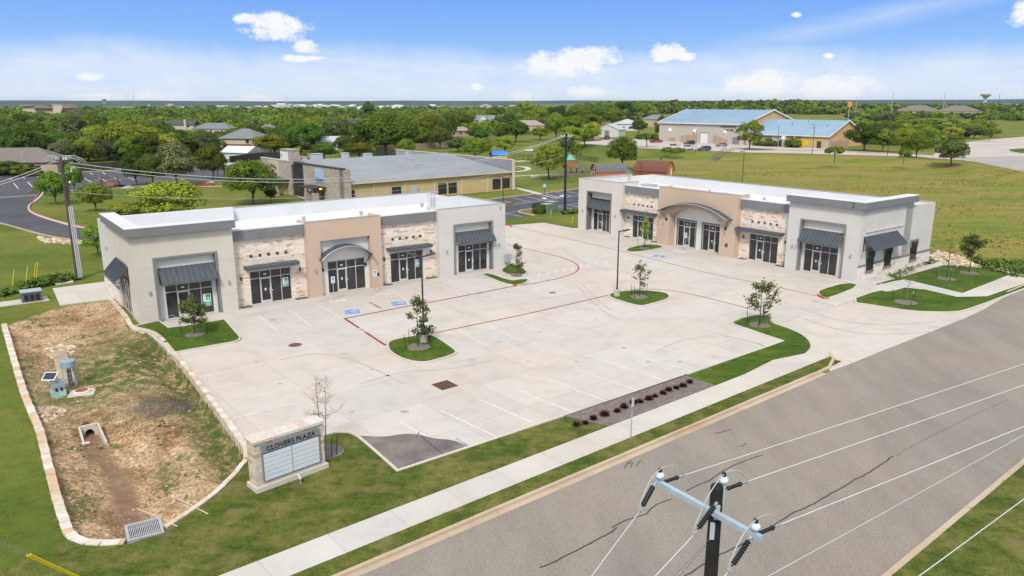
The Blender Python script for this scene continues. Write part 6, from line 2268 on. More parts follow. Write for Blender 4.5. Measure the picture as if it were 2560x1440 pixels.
# dirt weeds by the left pole, thin yellow marker stakes
for a, b, lb in (((30, 722), (47, 678), 'leftmost'), ((64, 712), (82, 672), 'second'), ((84, 704), (98, 674), 'third'), ((90, 703), (102, 674), 'rightmost')):
    A = g(*a); B = g(*b, z=1.9)
    o = MB().tube([A, Vector((A.x + .25, A.y + .4, 1.9))], .03, 6).build('marker_stake', M['yellow'])
    tag(o, lb + ' thin leaning yellow marker in the weeds left of the conduit pole', 'marker', 'yellow markers in the weeds')
for a, lb in (((1376, 543), 'faint yellow marker rod in the grass before the green transformers'), ((1430, 560), 'yellow marker rod in the grass at the corner of the right building')):
    A = g(*a)
    o = MB().tube([A, A + Vector((.15, .3, 1.1))], .035, 6).build('marker_stake', M['yellow'])
    tag(o, lb, 'marker', 'yellow markers by the transformers')

# ================================================================== SCHOOL
M['school_tan'] = mat('school_tan', (.52, .40, .20), .85, .05, .5)
M['school_trim'] = mat('school_cream', (.60, .52, .38), .8, .05, 1)
M['school_roof'] = mat('school_roof_metal', (.30, .325, .345), .45, .08, .3, spec=.5)
M['school_stone'] = stone_mat('school_stone', [(0, (.40, .35, .28)), (.3, (.46, .42, .35)), (.55, (.36, .31, .24)), (.75, (.50, .45, .37))], (.30, .27, .22), .5, .25, .015)
M['beige_panel'] = mat('beige_panel', (.50, .44, .32), .85, .05, .6)
M['win_dark'] = mat('window_dark', (.03, .035, .04), .08, .2, 1, spec=.5)
M['grey_light'] = mat('light_grey_metal', (.44, .45, .465), .6, .05, 1)
M['brown_dark'] = mat('dark_brown', (.05, .04, .035), .7, .1, 1)


def pent(par, name, m, s0, s1, d0, d1, z, zr, dr, th=.16):
    """gable roof with ridge along the local x axis"""
    r = MB()
    vs = [(s0, d0, z), (s1, d0, z), (s1, dr, zr), (s0, dr, zr), (s1, d1, z), (s0, d1, z)]
    lo = [(x, y, q - th) for x, y, q in vs]
    r.add(vs + lo, [(0, 1, 2, 3), (3, 2, 4, 5), (6, 9, 8, 7), (9, 11, 10, 8), (0, 6, 7, 1), (4, 10, 11, 5), (1, 7, 8, 2), (2, 8, 10, 4), (0, 3, 9, 6), (3, 5, 11, 9)])
    return r, m


sA = Vector((-30.176, 134.194, 0))
SC = thing('school_building', 'long tan school building with grey ribbed metal roof and stone entrance front', 'school', sA, R(39.82))
w = MB().box(.2, 0, -.2, 39.0, .3, 3.70).box(38.72, .3, -.2, 39.0, 40, 3.5).box(.2, 39.7, -.2, 38.7, 40, 3.7)
w.build('wall', M['school_tan'], SC)
rf, m_ = pent(SC, 'roof', None, -.3, 38.7, -.45, 46.5, 3.86, 6.55, 23.0)
for i in range(78):
    x = -.1 + i * .5
    rf.bar((x, -.45, 3.89), (x, 22.9, 6.57), .035, .05)
roof = rf.build('roof', M['school_roof'], SC)
for x, y, s_ in ((24.3, 15.5, .45), (22.5, 10.0, .5), (31, 17, .2), (17.5, 7.5, .2)):
    z = 3.86 + (y + .45) * 2.69 / 23.45
    MB().box(x - s_, y - s_, z - .2, x + s_, y + s_, z + .45).box(x - s_ * 1.15, y - s_ * 1.15, z + .452, x + s_ * 1.15, y + s_ * 1.15, z + .56).build('roof_vent', M['grey_light'], roof)
for x, hh, s_ in ((2.8, .9, .6), (4.3, .5, .5), (7.2, 1.0, 1.1), (13.8, .9, .6), (19.2, .55, .8), (29.5, .4, .4)):
    MB().box(x - s_, 24.2, 6.0, x + s_, 25.6, 6.5 + hh).box(x - s_ * 1.1, 24.1, 6.5 + hh + .002, x + s_ * 1.1, 25.7, 6.58 + hh).build('roof_unit', M['grey_light'], roof)
pp = MB().box(39.02, -.4, -.2, 39.55, 46, 6.15)
pp.build('end_parapet', mat('parapet_grey', (.27, .28, .30), .7, .06, .4), SC)
MB().box(38.95, -.45, 6.152, 39.62, 46.1, 6.25).build('coping', M['school_trim'], SC)
MB().box(39.56, -.42, -.2, 39.62, 2.0, 6.1).build('stone_pier', M['school_stone'], SC)
MB().box(38.95, -.55, -.2, 39.6, -.41, 6.12).build('corner_pier', M['school_trim'], SC)
for x in (6.3, 12.95, 19.6, 26.1, 32.75):
    MB().box(x - .09, -.14, 0, x + .09, -.002, 3.72).build('downpipe', M['school_trim'], SC)
MB().box(-.2, -.6, 3.60, 38.9, -.46, 3.80).build('gutter', M['school_trim'], SC)
for a, b in ((.35, 2.3), (10.1, 12.05), (20.5, 22.45), (22.95, 24.9), (34.05, 36.1), (36.6, 38.6)):
    wn_ = MB().box(a, -.06, .35, b, -.002, 2.5).build('window', M['win_dark'], SC)
    fr = MB()
    for x in (a, (a + b) / 2, b):
        fr.box(x - .03, -.075, .35, x + .03, -.062, 2.5)
    fr.build('frame', M['brown_dark'], wn_)
eb = MB().box(14.3, -.4, .3, 15.5, -.01, 2.45).build('meter_cabinet', M['grey_light'], SC)
# stone entrance front on the left end
e = MB().box(-.8, -1.05, -.2, -.3, 14.1, 6.42).box(-.8, -1.05, -.2, 1.2, -.6, 6.42)
e.build('entrance_wall', M['school_stone'], SC)
MB().box(-.9, -1.15, 6.422, 0.2, 14.2, 6.6).box(-.5, 14.2, 6.40, .3, 20.5, 6.62).build('wall_coping', M['brown_dark'], SC)
gl = MB().box(-.45, 14.11, .0, -.30, 19.75, 6.38).build('glazed_wall', M['win_dark'], SC)
fm = MB()
for k_ in range(7):
    y = 14.15 + k_ * .92
    fm.box(-.50, y - .04, 0, -.452, y + .04, 6.38)
for z in (.1, 2.6, 4.9, 6.3):
    fm.box(-.50, 14.2, z - .04, -.453, 19.7, z + .04)
fm.build('frame', M['brown_dark'], gl)
MB().box(-.85, 19.76, -.2, -.25, 34.4, 6.55).build('rear_wall', M['school_stone'], SC)
MB().box(-.90, 25.2, 3.3, -.852, 30.3, 6.5).build('wall_panel', M['beige_panel'], SC)
MB().box(-.95, 19.7, 6.552, -.15, 34.5, 6.72).build('wall_coping', M['grey_light'], SC)
MB().box(-.75, 19.0, 6.0, .9, 24.3, 8.75).box(-.85, 18.9, 8.752, 1.0, 24.4, 8.9).build('stone_tower', M['school_stone'], SC)
sg_ = MB().box(-.82, 20.6, 6.75, -.752, 24.2, 8.35).build('tower_sign', M['sign_white'], SC)
MB().box(-.84, 23.4, 7.4, -.822, 23.7, 7.95).build('sign_mark', M['black'], sg_)
ns = MB().box(-.92, 5.4, 3.6, -.802, 8.8, 6.0)
ban = ns.build('banner', mat('banner_blue', (.38, .50, .64), .6, .1, .8), SC)
MB().box(-.94, 5.45, 3.75, -.922, 8.75, 4.35).build('banner_band', mat('banner_deep_blue', (.03, .15, .36), .6, .05, 1), ban)
cn = MB().box(-3.6, 4.6, 2.72, -.9, 10.6, 2.9)
cn = cn.build('entrance_canopy', M['brown_dark'], SC)
for y in (5.2, 8.3):
    MB().box(-3.3, y - .5, -.1, -2.3, y + .5, 1.9).build('stone_pier', M['school_stone'], SC)
    MB().tube([(-2.8, y, 1.9), (-2.8, y, 2.72)], .1).build('canopy_post', M['brown_dark'], cn)
M['warm_glow'] = mat('warm_lamp', (.9, .6, .2), .5, .05, 1, emit=((1, .62, .22), 2.2))
MB().box(-.86, 5.6, 0, -.802, 7.0, 2.3).build('entrance_door', mat('bronze_door', (.20, .12, .04), .4), SC)
MB().lathe([(.02, 2.3), (.2, 2.35), (.22, 2.5), (.05, 2.62)], 10, (-1.2, 6.3, 0)).build('entrance_lamp', M['warm_glow'], SC)
MB().box(-4.2, 20.5, 3.0, -.86, 31, 3.15).build('side_canopy', mat('canopy_grey', (.12, .115, .11), .6), SC)
MB().box(-1.6, 22, -.1, -.86, 26.5, 2.98).build('entry_recess', M['school_tan'], SC)
MB().box(-3.9, 20.6, -.1, -3.1, 21.4, 2.98).build('stone_pier', M['school_stone'], SC)
# open pavilion left of the school
p = g(580, 441)
pv = thing('pavilion', 'small white-roofed open shelter half hidden by trees left of the school', 'shelter', p, R(38))
MB().box(-3, -3, 2.9, 3, 3, 3.15).build('roof', M['grey_light'], pv)
for x in (-2.6, 2.6):
    for y in (-2.6, 2.6):
        MB().box(x - .1, y - .1, 0, x + .1, y + .1, 2.9).build('post', M['brown_dark'], pv)

# ================================================================== RECREATION CENTRE
M['rec_wall'] = mat('rec_wall', (.46, .42, .36), .85, .04, .2)
M['rec_end'] = mat('rec_end_wall', (.58, .36, .17), .85, .05, .3)
M['rec_roof'] = mat('blue_metal_roof', (.25, .37, .475), .5, .06, .15, spec=.5)
M['white_trim'] = mat('white_trim', (.70, .69, .66), .6, .04, 1)
M['rec_tan'] = mat('rec_wainscot', (.40, .29, .20), .85, .08, .6)
M['lit_lamp'] = mat('lit_wall_lamp', (.9, .9, .92), .4, .02, 1, emit=((1, .97, 1.0), 2.5))
M['rec_sand'] = mat('rec_yellow_wall', (.48, .37, .16), .85, .05, .5)
Z0 = 1.5
ra_ = Vector((64.06, 334.25, Z0))
RCa = thing('recreation_hall', 'big pale sports hall with blue metal roof and orange gable end', 'sports hall', ra_, R(-49.18))
W1, D1 = 42.0, 40.0
b_ = MB().box(0, 0, -.5, W1, .4, 8.0).box(0, D1 - .4, -.5, W1, D1, 8.0)
b_.build('wall', M['rec_wall'], RCa)
for x, nm in ((0, 'left'), (W1 - .4, 'right')):
    m = MB()
    pts = [(x, 0.41, -.5), (x, D1 - .41, -.5), (x, D1 - .41, 8.0), (x, D1 / 2, 13.15), (x, .41, 8.0)]
    m.add(pts + [(q[0] + .4, q[1], q[2]) for q in pts], [(4, 3, 2, 1, 0), (5, 6, 7, 8, 9)] + [(i, (i + 1) % 5, 5 + (i + 1) % 5, 5 + i) for i in range(5)])
    m.build('gable_wall', M['rec_end'], RCa)
rf, _ = pent(RCa, '', None, -.5, W1 + .5, -.6, D1 + .6, 8.02, 13.4, D1 / 2, .3)
for i in range(60):
    x = -.3 + i * .722
    rf.bar((x, -.6, 8.06), (x, D1 / 2 - .1, 13.42), .06, .07)
rf.build('roof', M['rec_roof'], RCa)
tr_ = MB()
for x in (-.56, W1 + .56):
    tr_.bar((x, -.65, 8.0), (x, D1 / 2, 13.4), .12, .5); tr_.bar((x, D1 + .65, 8.0), (x, D1 / 2, 13.4), .12, .5)
tr_.box(-.6, -.75, 7.65, W1 + .6, -.61, 8.05)
tr_.build('roof_trim', M['white_trim'], RCa)
dr = MB().box(21.55, -.1, 0, 25.1, -.002, 4.0).build('roller_door', M['white_trim'], RCa)
fr = xprism(MB(), [(21.2, 0), (21.54, 0), (21.54, 4.02), (25.4, 4.02), (25.4, 4.3), (21.2, 4.3)], -.14, -.002)
fr.build('frame', M['trim_grey'], dr)
for q in ([(12.0, 0), (19.0, 0), (19.0, 3.6), (12.0, 2.6)], [(28.3, 0), (34.3, 0), (34.3, 2.0), (28.3, 3.5)], [(5.5, 0), (8.6, 0), (8.6, 1.75), (5.5, 1.7)]):
    xprism(MB(), q, -.5, -.002).build('ramp_wall', M['rec_tan'], RCa)
MB().box(37.0, -.12, 0, 40.0, -.002, 2.9).build('door', M['trim_grey'], RCa)
for x in (6.0, 18.8, 33.5):
    MB().lathe([(.1, 4.75), (.42, 4.8), (.38, 5.05), (.1, 5.25)], 10, (x, -.45, 0)).build('wall_lamp', M['lit_lamp'], RCa)
for a, b in ((2.2, 4.6), (6.2, 8.8), (10.6, 13.0), (14.3, 17.0)):
    MB().box(a, -.05, 7.15, b, -.002, 7.45).build('louvre', M['rec_tan'], RCa)
MB().box(18.3, -.14, 0, 18.55, -.002, 7.6).build('downpipe', M['rec_tan'], RCa)
t1 = text_mesh('HIGHPOINTE', 1.25, M['brown_dark'], 'hall_lettering', RCa, .05)
t1.location = (34.6, -.08, 6.75); t1.rotation_euler = (math.pi / 2, 0, 0)
t2 = text_mesh('CENTER', 1.25, M['brown_dark'], 'hall_lettering', RCa, .05)
t2.location = (35.0, -.08, 5.45); t2.rotation_euler = (math.pi / 2, 0, 0)

rb_ = g(1835, 361.3, Z0)
RCb = thing('recreation_wing', 'lower wing with blue roof and yellow entrance beside the sports hall', 'sports hall', rb_, R(-46.05))
b_ = MB().box(5.0, 0, -.5, 38.0, .4, 4.4).box(5, 29.6, -.5, 38, 30, 4.4)
b_.build('wall', M['rec_wall'], RCb)
for x in (37.6,):
    m = MB()
    pts = [(x, .41, -.5), (x, 29.59, -.5), (x, 29.59, 4.4), (x, 15, 9.6), (x, .41, 4.4)]
    m.add(pts + [(q[0] + .4, q[1], q[2]) for q in pts], [(4, 3, 2, 1, 0), (5, 6, 7, 8, 9)] + [(i, (i + 1) % 5, 5 + (i + 1) % 5, 5 + i) for i in range(5)])
    m.build('gable_wall', M['rec_end'], RCb)
MB().box(38.003, .5, -.5, 38.5, 8.5, 2.6).box(38.003, 8.6, -.5, 41.0, 10.8, 2.9).build('end_ramp_wall', M['rec_tan'], RCb)
rf, _ = pent(RCb, '', None, 3.5, 38.6, -.6, 30.6, 4.42, 9.8, 15, .3)
for i in range(48):
    x = 3.7 + i * .735
    rf.bar((x, -.6, 4.46), (x, 14.9, 9.82), .06, .07)
rf.build('roof', M['rec_roof'], RCb)
tr_ = MB()
tr_.bar((38.66, -.65, 4.4), (38.66, 15, 9.8), .14, .5); tr_.bar((38.66, 30.65, 4.4), (38.66, 15, 9.8), .14, .5)
tr_.box(3.4, -.76, 4.1, 38.7, -.61, 4.45)
tr_.build('roof_trim', M['white_trim'], RCb)
MB().box(27.5, -.12, 0, 37.0, -.002, 4.0).build('entrance_wall', M['rec_sand'], RCb)
MB().box(22.2, -.12, 0, 27.4, -.002, 4.0).build('entrance_recess', mat('rec_orange_wall', (.44, .26, .10), .85), RCb)
M['yellow_panel'] = mat('yellow_panel', (.75, .47, .01), .6, .04, 1)
for a, b, z0, z1 in ((27.2, 29.0, .2, 3.0), (29.1, 30.6, .9, 2.8), (24.7, 25.4, 1.3, 2.7)):
    MB().box(a, -.22, z0, b, -.122, z1).build('yellow_panel', M['yellow_panel'], RCb)
for a, b in ((33.8, 35.4), (19.0, 20.2), (22.6, 24.4), (25.5, 26.9)):
    MB().box(a, -.2, 0, b, -.122, 2.5).build('door', M['brown_dark'], RCb)
for x in (21.0, 25.6, 22.0):
    MB().box(x - .1, -1.5, 0, x + .1, -1.3, 4.0).build('porch_post', M['white_trim'], RCb)
MB().lathe([(.1, 3.2), (.42, 3.25), (.38, 3.5), (.1, 3.7)], 10, (20.6, -.4, 0)).build('wall_lamp', M['lit_lamp'], RCb)
for x, y in ((19, 9.5), (24, 12.5), (33, 9), (28.8, 6.3)):
    z = 4.42 + (y + .6) * 5.38 / 15.6
    MB().lathe([(.15, z - .1), (.15, z + .6), (.22, z + .62), (.02, z + .75)], 8, (x, y, 0)).build('roof_vent', M['trim_grey'], RCb)
for a, b in ((6, 10), (12, 16)):
    MB().box(a, -.06, 3.35, b, -.002, 3.65).build('louvre', M['trim_grey'], RCb)
p = g(2118, 330, Z0)
# hall shrubs
for i, u in enumerate((1889, 1908, 1925, 1933, 1975, 1988)):
    p = g(u, 364 + (u - 1889) * .05, Z0)
    plant_tree('bush', p, 3.6 if u < 1950 else 5.5, 2.2 if u < 1950 else 3.4, 'rounded dark shrub against the front of the recreation wing', 'shrubs along the recreation wing', 'shrub', cat='shrub')
for i, (u, v) in enumerate(((1664, 382), (1677, 384), (1688, 385), (1700, 384))):
    plant_tree('bush', on(u, v), 3.4, 2.0, 'low dark shrub on the bank before the white pickup trucks', 'shrubs on the car park bank', 'shrub', cat='shrub')

# ================================================================== VEHICLES
M['tyre'] = mat('tyre', (.012, .012, .013), .8, .1, 3)
M['rim'] = mat('alloy_rim', (.35, .35, .36), .35, .05, 3, metal=.5)
M['car_glass'] = mat('car_glass', (.02, .025, .03), .06, .1, 2, spec=.6)


def paint_mat(name, c, r=.3):
    return mat(name, c, r, .03, 1, spec=.6)


M['p_white'] = paint_mat('white_car_paint', (.62, .63, .65))
M['p_black'] = paint_mat('black_car_paint', (.02, .02, .024))
M['p_red'] = paint_mat('red_car_paint', (.33, .012, .015))
M['p_navy'] = paint_mat('slate_car_paint', (.07, .085, .11))
M['p_silver'] = paint_mat('silver_car_paint', (.22, .23, .26))
M['p_blue'] = paint_mat('blue_tarp', (.06, .30, .62), .6)
M['headlamp'] = mat('headlamp', (.7, .7, .72), .2, .05, 3)
M['tail'] = mat('tail_lamp', (.3, .01, .01), .3, .05, 3)


def vehicle(kind, p, rz, paint, label, group=None, name='parked_car', cat='car'):
    t = thing(name, label, cat, p, rz, group)
    pro = {   # side outline (x forward, z) of body; cabin as (x0 rear base, x1 rear top, x2 front top, x3 front base, z belt, z roof)
        'sedan': ([(-2.3, .45), (-2.35, .8), (-2.2, .98), (-1.3, 1.0), (.9, .98), (1.9, .86), (2.3, .7), (2.35, .45), (2.1, .28), (-2.1, .28)], (-1.75, -1.0, .25, 1.1, .96, 1.42), 1.82, 1.38),
        'suv': ([(-2.3, .5), (-2.38, .95), (-2.3, 1.08), (-1.0, 1.1), (.95, 1.08), (2.0, .98), (2.32, .8), (2.36, .5), (2.1, .32), (-2.1, .32)], (-2.25, -1.95, .2, 1.15, 1.06, 1.72), 1.88, 1.4),
        'pickup': ([(-2.85, .6), (-2.88, 1.1), (-.75, 1.14), (-.7, 1.16), (1.3, 1.14), (2.55, 1.06), (2.82, .85), (2.85, .55), (2.5, .42), (-2.6, .42)], (-.78, -.62, .65, 1.4, 1.12, 1.86), 1.98, 1.85),
    }[kind]
    out, (c0, c1, c2, c3, zb, zr), wd, wb = pro
    n = len(out)
    h = wd / 2
    b = MB()
    ins = [(x * .985, z) for x, z in out]
    zm = max(z for _, z in out)
    rows = [(-h + .1, .97), (-h, 1.0), (h, 1.0), (h - .1, .97)]
    vs = []
    for y, s_ in rows:
        for x, z in out:
            vs.append((x * s_, y if z < zm * .8 else y * .96, z))
    fs = [tuple(range(n)), tuple(reversed(range(3 * n, 4 * n)))]
    for r_ in range(3):
        for i in range(n):
            j = (i + 1) % n
            fs.append((r_ * n + i, (r_ + 1) * n + i, (r_ + 1) * n + j, r_ * n + j))
    b.add(vs, fs)
    hr = h * .78
    hb = h * .93
    b.add([(c1, -hr, zr), (c2, -hr, zr), (c2, hr, zr), (c1, hr, zr), (c1 + .02, -hr, zr - .06), (c2 + .04, -hr, zr - .06), (c2 + .04, hr, zr - .06), (c1 - .02, hr, zr - .06)], [(0, 1, 2, 3), (0, 4, 5, 1), (1, 5, 6, 2), (2, 6, 7, 3), (3, 7, 4, 0)])
    for sy in (-1, 1):      # pillars
        for (xa, xb) in ((c0, c1), (c3, c2), ((c0 + c3) / 2, (c1 + c2) / 2)):
            b.bar((xa, sy * hb, zb), (xb, sy * hr, zr - .03), .07, .05)
    if kind == 'pickup':
        pass
    body = b.build('body', paint, t)
    g_ = MB()
    k_ = .97
    g_.add([(c0, -hb * k_, zb - .02), (c3, -hb * k_, zb - .02), (c3, hb * k_, zb - .02), (c0, hb * k_, zb - .02), (c1, -hr * k_, zr - .05), (c2, -hr * k_, zr - .05), (c2, hr * k_, zr - .05), (c1, hr * k_, zr - .05)],
           [(0, 1, 5, 4), (1, 2, 6, 5), (2, 3, 7, 6), (3, 0, 4, 7)])
    g_.build('windows', M['car_glass'], t)
    if kind == 'pickup':
        MB().box(-2.72, -h * .8, 1.145, -.85, h * .8, 1.15).build('load_bed', M['black'], t)
    r = .36 if kind != 'sedan' else .33
    for x in (-wb * (.78 if kind == 'pickup' else 1), wb * (.98 if kind == 'pickup' else 1)):
        for sy in (-1, 1):
            Mw = Matrix.Translation((x, sy * (h - .1), r)) @ Matrix.Rotation(math.pi / 2, 4, 'X')
            w_ = MB().lathe([(r * .6, -.12), (r, -.11), (r, .11), (r * .6, .12)], 16, (0, 0, 0), 0, Mw).build('wheel', M['tyre'], t)
            MB().lathe([(.02, -.135), (r * .62, -.125), (r * .62, .125), (.02, .135)], 12, (0, 0, 0), 0, Mw).build('rim', M['rim'], w_)
    xf = max(x for x, _ in out)
    xr = min(x for x, _ in out)
    zl = zm * .72
    for sy in (-1, 1):
        MB().box(xf - .14, sy * h * .72 - .2, zl - .08, xf - .0, sy * h * .72 + .2, zl + .09).build('headlight', M['headlamp'], t)
        MB().box(xr - .01, sy * h * .78 - .12, zl, xr + .1, sy * h * .78 + .12, zl + .25).build('tail_light', M['tail'], t)
    return t


GC = 'vehicles parked at the recreation centre'
for kind, px, rz, pm, lb, nm, ct in (
        ('pickup', (1683, 371.5), -158, 'p_white', 'white pickup truck parked left of the other white one', 'pickup_truck', 'truck'),
        ('pickup', (1718, 374), -160, 'p_white', 'white pickup truck parked right of the other white one, beside the dark car', 'pickup_truck', 'truck'),
        ('suv', (1723, 362), -150, 'p_black', 'black car parked behind the two white pickup trucks', 'parked_car', 'car'),
        ('suv', (1760, 377), -165, 'p_navy', 'dark slate blue car parked at the grass edge', 'parked_car', 'car'),
        ('sedan', (1803, 366), -170, 'p_silver', 'grey sedan parked alone before the tan ramp wall', 'parked_car', 'car'),
        ('pickup', (1640, 357), 25, 'p_red', 'red pickup truck at the corner of the sports hall', 'pickup_truck', 'truck'),
        ('pickup', (1517, 349), -110, 'p_black', 'black pickup truck in front of the white shed', 'pickup_truck', 'truck'),
        ('suv', (2384, 366), 80, 'p_navy', 'dark car behind the spreading tree by the far road', 'parked_car', 'car')):
    vehicle(kind, g(px[0], px[1], ZP + .005) if px[0] > 1550 else on(*px), R(rz), M[pm], lb, GC, nm, ct)
vehicle('pickup', g(118, 396), R(5), M['p_white'], 'white pickup truck behind the brown-roofed house at the left', None, 'pickup_truck', 'truck')
p = g(119, 404)
o = MB().prism([(-2.2, -.8), (2.4, -.6), (2.2, .9), (-2.0, .8)], .5, 1.3).add([(-2.2, -.8, 1.3), (2.4, -.6, 1.3), (2.2, .9, 1.3), (-2.0, .8, 1.3), (-1.5, 0, 1.9), (1.6, 0.1, 2.0)], [(0, 1, 5, 4), (1, 2, 5), (2, 3, 4, 5), (3, 0, 4)]).build('covered_boat', M['p_blue'], None, False, p)
tag(o, 'bright blue tarpaulin cover beside the brown-roofed house', 'tarpaulin')

# ================================================================== SHEDS, PLAYGROUND, FENCES
M['barn_red'] = mat('barn_red', (.26, .055, .02), .8, .12, 1.5)
M['barn_orange'] = mat('barn_orange', (.42, .13, .03), .8, .12, 1.5)
M['shingle_grey'] = mat('grey_shingles', (.14, .14, .155), .9, .12, 2, fine=.2)
M['shingle_brown'] = mat('brown_shingles', (.17, .075, .05), .9, .12, 2, fine=.2)
M['shingle_tan'] = mat('weathered_shingles', (.19, .17, .15), .9, .12, 1.2, fine=.2)
M['ochre'] = mat('ochre_panel', (.50, .24, .06), .8, .08, 1)
M['timber'] = mat('grey_timber', (.24, .20, .165), .9, .2, 2, fine=.2)
M['fence_dark'] = mat('dark_fence', (.045, .038, .034), .9, .25, 1.2)
M['fence_tan'] = mat('tan_fence', (.30, .235, .165), .9, .15, 1.2)


def gambrel(p, rz, L_, W, wall_h, top_h, m_wall, m_roof, m_end, label):
    t = thing('barn_shed', label, 'shed', p, rz)
    MB().box(0, -W / 2, -.2, L_, -W / 2 + .1, wall_h).box(0, W / 2 - .1, -.2, L_, W / 2, wall_h).build('wall', m_wall, t)
    prof = [(-W / 2, wall_h), (-W * .40, wall_h + (top_h - wall_h) * .5), (-W * .2, wall_h + (top_h - wall_h) * .88), (0, top_h), (W * .2, wall_h + (top_h - wall_h) * .88), (W * .40, wall_h + (top_h - wall_h) * .5), (W / 2, wall_h)]
    for x, mm in ((.02, m_end), (L_ - .12, m_end)):
        b = MB()
        pts = [(x, -W / 2 + .11, -.2)] + [(x, y * .98, z - .03) for y, z in prof] + [(x, W / 2 - .11, -.2)]
        n = len(pts)
        b.add(pts + [(q[0] + .1, q[1], q[2]) for q in pts], [tuple(range(n)), tuple(reversed(range(n, 2 * n)))] + [(i, n + i, n + (i + 1) % n, (i + 1) % n) for i in range(n)])
        b.build('gable_wall', mm, t)
    r = MB()
    n = len(prof)
    vs = [(-.2, y * 1.05, z + .02) for y, z in prof] + [(L_ + .2, y * 1.05, z + .02) for y, z in prof] + [(-.2, y * .99, z - .08) for y, z in prof] + [(L_ + .2, y * .99, z - .08) for y, z in prof]
    fs = []
    for i in range(n - 1):
        fs += [(i, i + 1, n + i + 1, n + i), (2 * n + i, 3 * n + i, 3 * n + i + 1, 2 * n + i + 1), (i, 2 * n + i, 2 * n + i + 1, i + 1), (n + i, n + i + 1, 3 * n + i + 1, 3 * n + i)]
    fs += [(0, n, 3 * n, 2 * n), (n - 1, 3 * n - 1, 4 * n - 1, 2 * n - 1)]
    r.add(vs, fs)
    r.build('roof', m_roof, t)
    return t


p = g(1484, 447)
t = gambrel(p, R(12), 7.6, 4.6, 1.7, 3.6, M['barn_orange'], M['shingle_grey'], M['barn_red'], 'red barn-style shed with grey roof and white cross-braced door')
d = MB()
for y in (-1.9, -.65, .65, 1.9):
    d.box(-.05, y - .08, 0, .018, y + .08, 1.7)
d.box(-.055, -2.0, 1.62, .018, 2.0, 1.8)
d.build('door', M['white_trim'], t)
d = MB().box(-.05, -.45, 2.2, .018, .45, 3.0).build('loft_window', M['white_trim'], t)
MB().box(-.06, -.3, 2.35, -.052, .3, 2.85).build('pane', M['barn_red'], d)
t = gambrel(g(1596, 434), R(-33), 8.6, 5.0, .9, 3.5, M['barn_red'], M['shingle_brown'], M['ochre'], 'larger barn-style shed with brown roof and ochre end behind the shop roof')
MB().tube([(6, 0, 3.7), (6, 0, 4.3)], .15).build('roof_vent', M['black'], t)
p = g(1668, 437)
o = MB().box(-.7, -1, 0, .9, 1, 1.5).box(-.75, -1.05, 1.502, .95, 1.05, 1.6).build('storage_box', M['white_trim'], None, False, p)
tag(o, 'small white storage box right of the brown-roofed barn shed', 'box')
p = on(1517, 343)
t = thing('garden_shed', 'white gabled shed with grey door behind the black pickup', 'shed', p, R(-30))
xprism(MB(), [(-6, -.2), (6, -.2), (6, 3.6), (0, 6.2), (-6, 3.6)], 0, 9).build('wall', mat('shed_white', (.55, .55, .53), .7), t)
r = MB()
for sx in (-1, 1):
    r.bar((sx * 6.3, 4.5, 3.5), (0, 4.5, 6.3), 9.6, .15)
r.build('roof', M['grey_light'], t)
MB().box(-1.2, -.08, 0, 1.2, -.002, 3.2).build('door', M['timber'], t)
p = on(1487, 349)
o = MB().box(-1.8, -1.5, 0, 1.8, 1.5, 2.0).box(-1.9, -1.6, 2.002, 1.9, 1.6, 2.12).build('bin_enclosure', M['rec_tan'], None, False, p)
tag(o, 'brown bin enclosure left of the black pickup', 'enclosure')
# play tower
p = g(1438, 432)
pt_ = thing('play_tower', 'timber play tower with turquoise roof behind the tall dark pole', 'playground', p, R(15))
b = MB()
for x in (-2.4, -.8, .8, 2.4):
    for y in (-1.2, 1.2):
        b.box(x - .1, y - .1, -.1, x + .1, y + .1, 3.4 if abs(x) < 1 or x < 0 else 2.6)
b.build('frame', M['timber'], pt_)
pl_ = MB().box(-2.5, -1.3, 1.4, .9, 1.3, 1.52).box(.9, -1.3, .8, 2.5, 1.3, .92).build('deck', M['timber'], pt_)
rl = MB()
for x0_, x1_, z in ((-2.4, -.8, 2.2), (-.8, .8, 2.2), (.8, 2.4, 1.7)):
    rl.box(x0_, -1.24, z - .06, x1_, -1.16, z); rl.box(x0_, 1.16, z - .06, x1_, 1.24, z)
    for q in np.linspace(x0_, x1_, 6):
        rl.box(q - .03, -1.23, z - .7, q + .03, -1.17, z - .061)
rl.build('railing', M['timber'], pt_)
MB().add([(-2.7, -1.5, 3.5), (-.5, -1.5, 3.5), (-.5, 1.5, 3.5), (-2.7, 1.5, 3.5), (-1.6, 0, 4.9), (-2.7, -1.5, 3.42), (-.5, -1.5, 3.42), (-.5, 1.5, 3.42), (-2.7, 1.5, 3.42)], [(0, 1, 4), (1, 2, 4), (2, 3, 4), (3, 0, 4), (5, 8, 7, 6), (0, 5, 6, 1), (1, 6, 7, 2), (2, 7, 8, 3), (3, 8, 5, 0)]).build('canopy_roof', mat('turquoise_roof', (.14, .42, .36), .5), pt_)
MB().box(-2.45, -1.32, 1.6, -.85, -1.26, 3.0).build('panel', M['barn_orange'], pt_)
sl_ = MB().bar((2.4, 0, .9), (4.6, 0, .15), .8, .08); sl_.bar((2.4, -.4, 1.0), (4.6, -.4, .3), .06, .2); sl_.bar((2.4, .4, 1.0), (4.6, .4, .3), .06, .2)
sl_.build('slide', mat('slide_grey', (.2, .2, .21), .4), pt_)
o = MB().prism([tuple(q.xy) for q in chaikin(gp([(1368, 440), (1395, 432), (1440, 430), (1470, 431), (1468, 436), (1420, 440), (1385, 443)]), 1)], -.1, .06).build('playground_bark', M['mulch'])
struct(o)
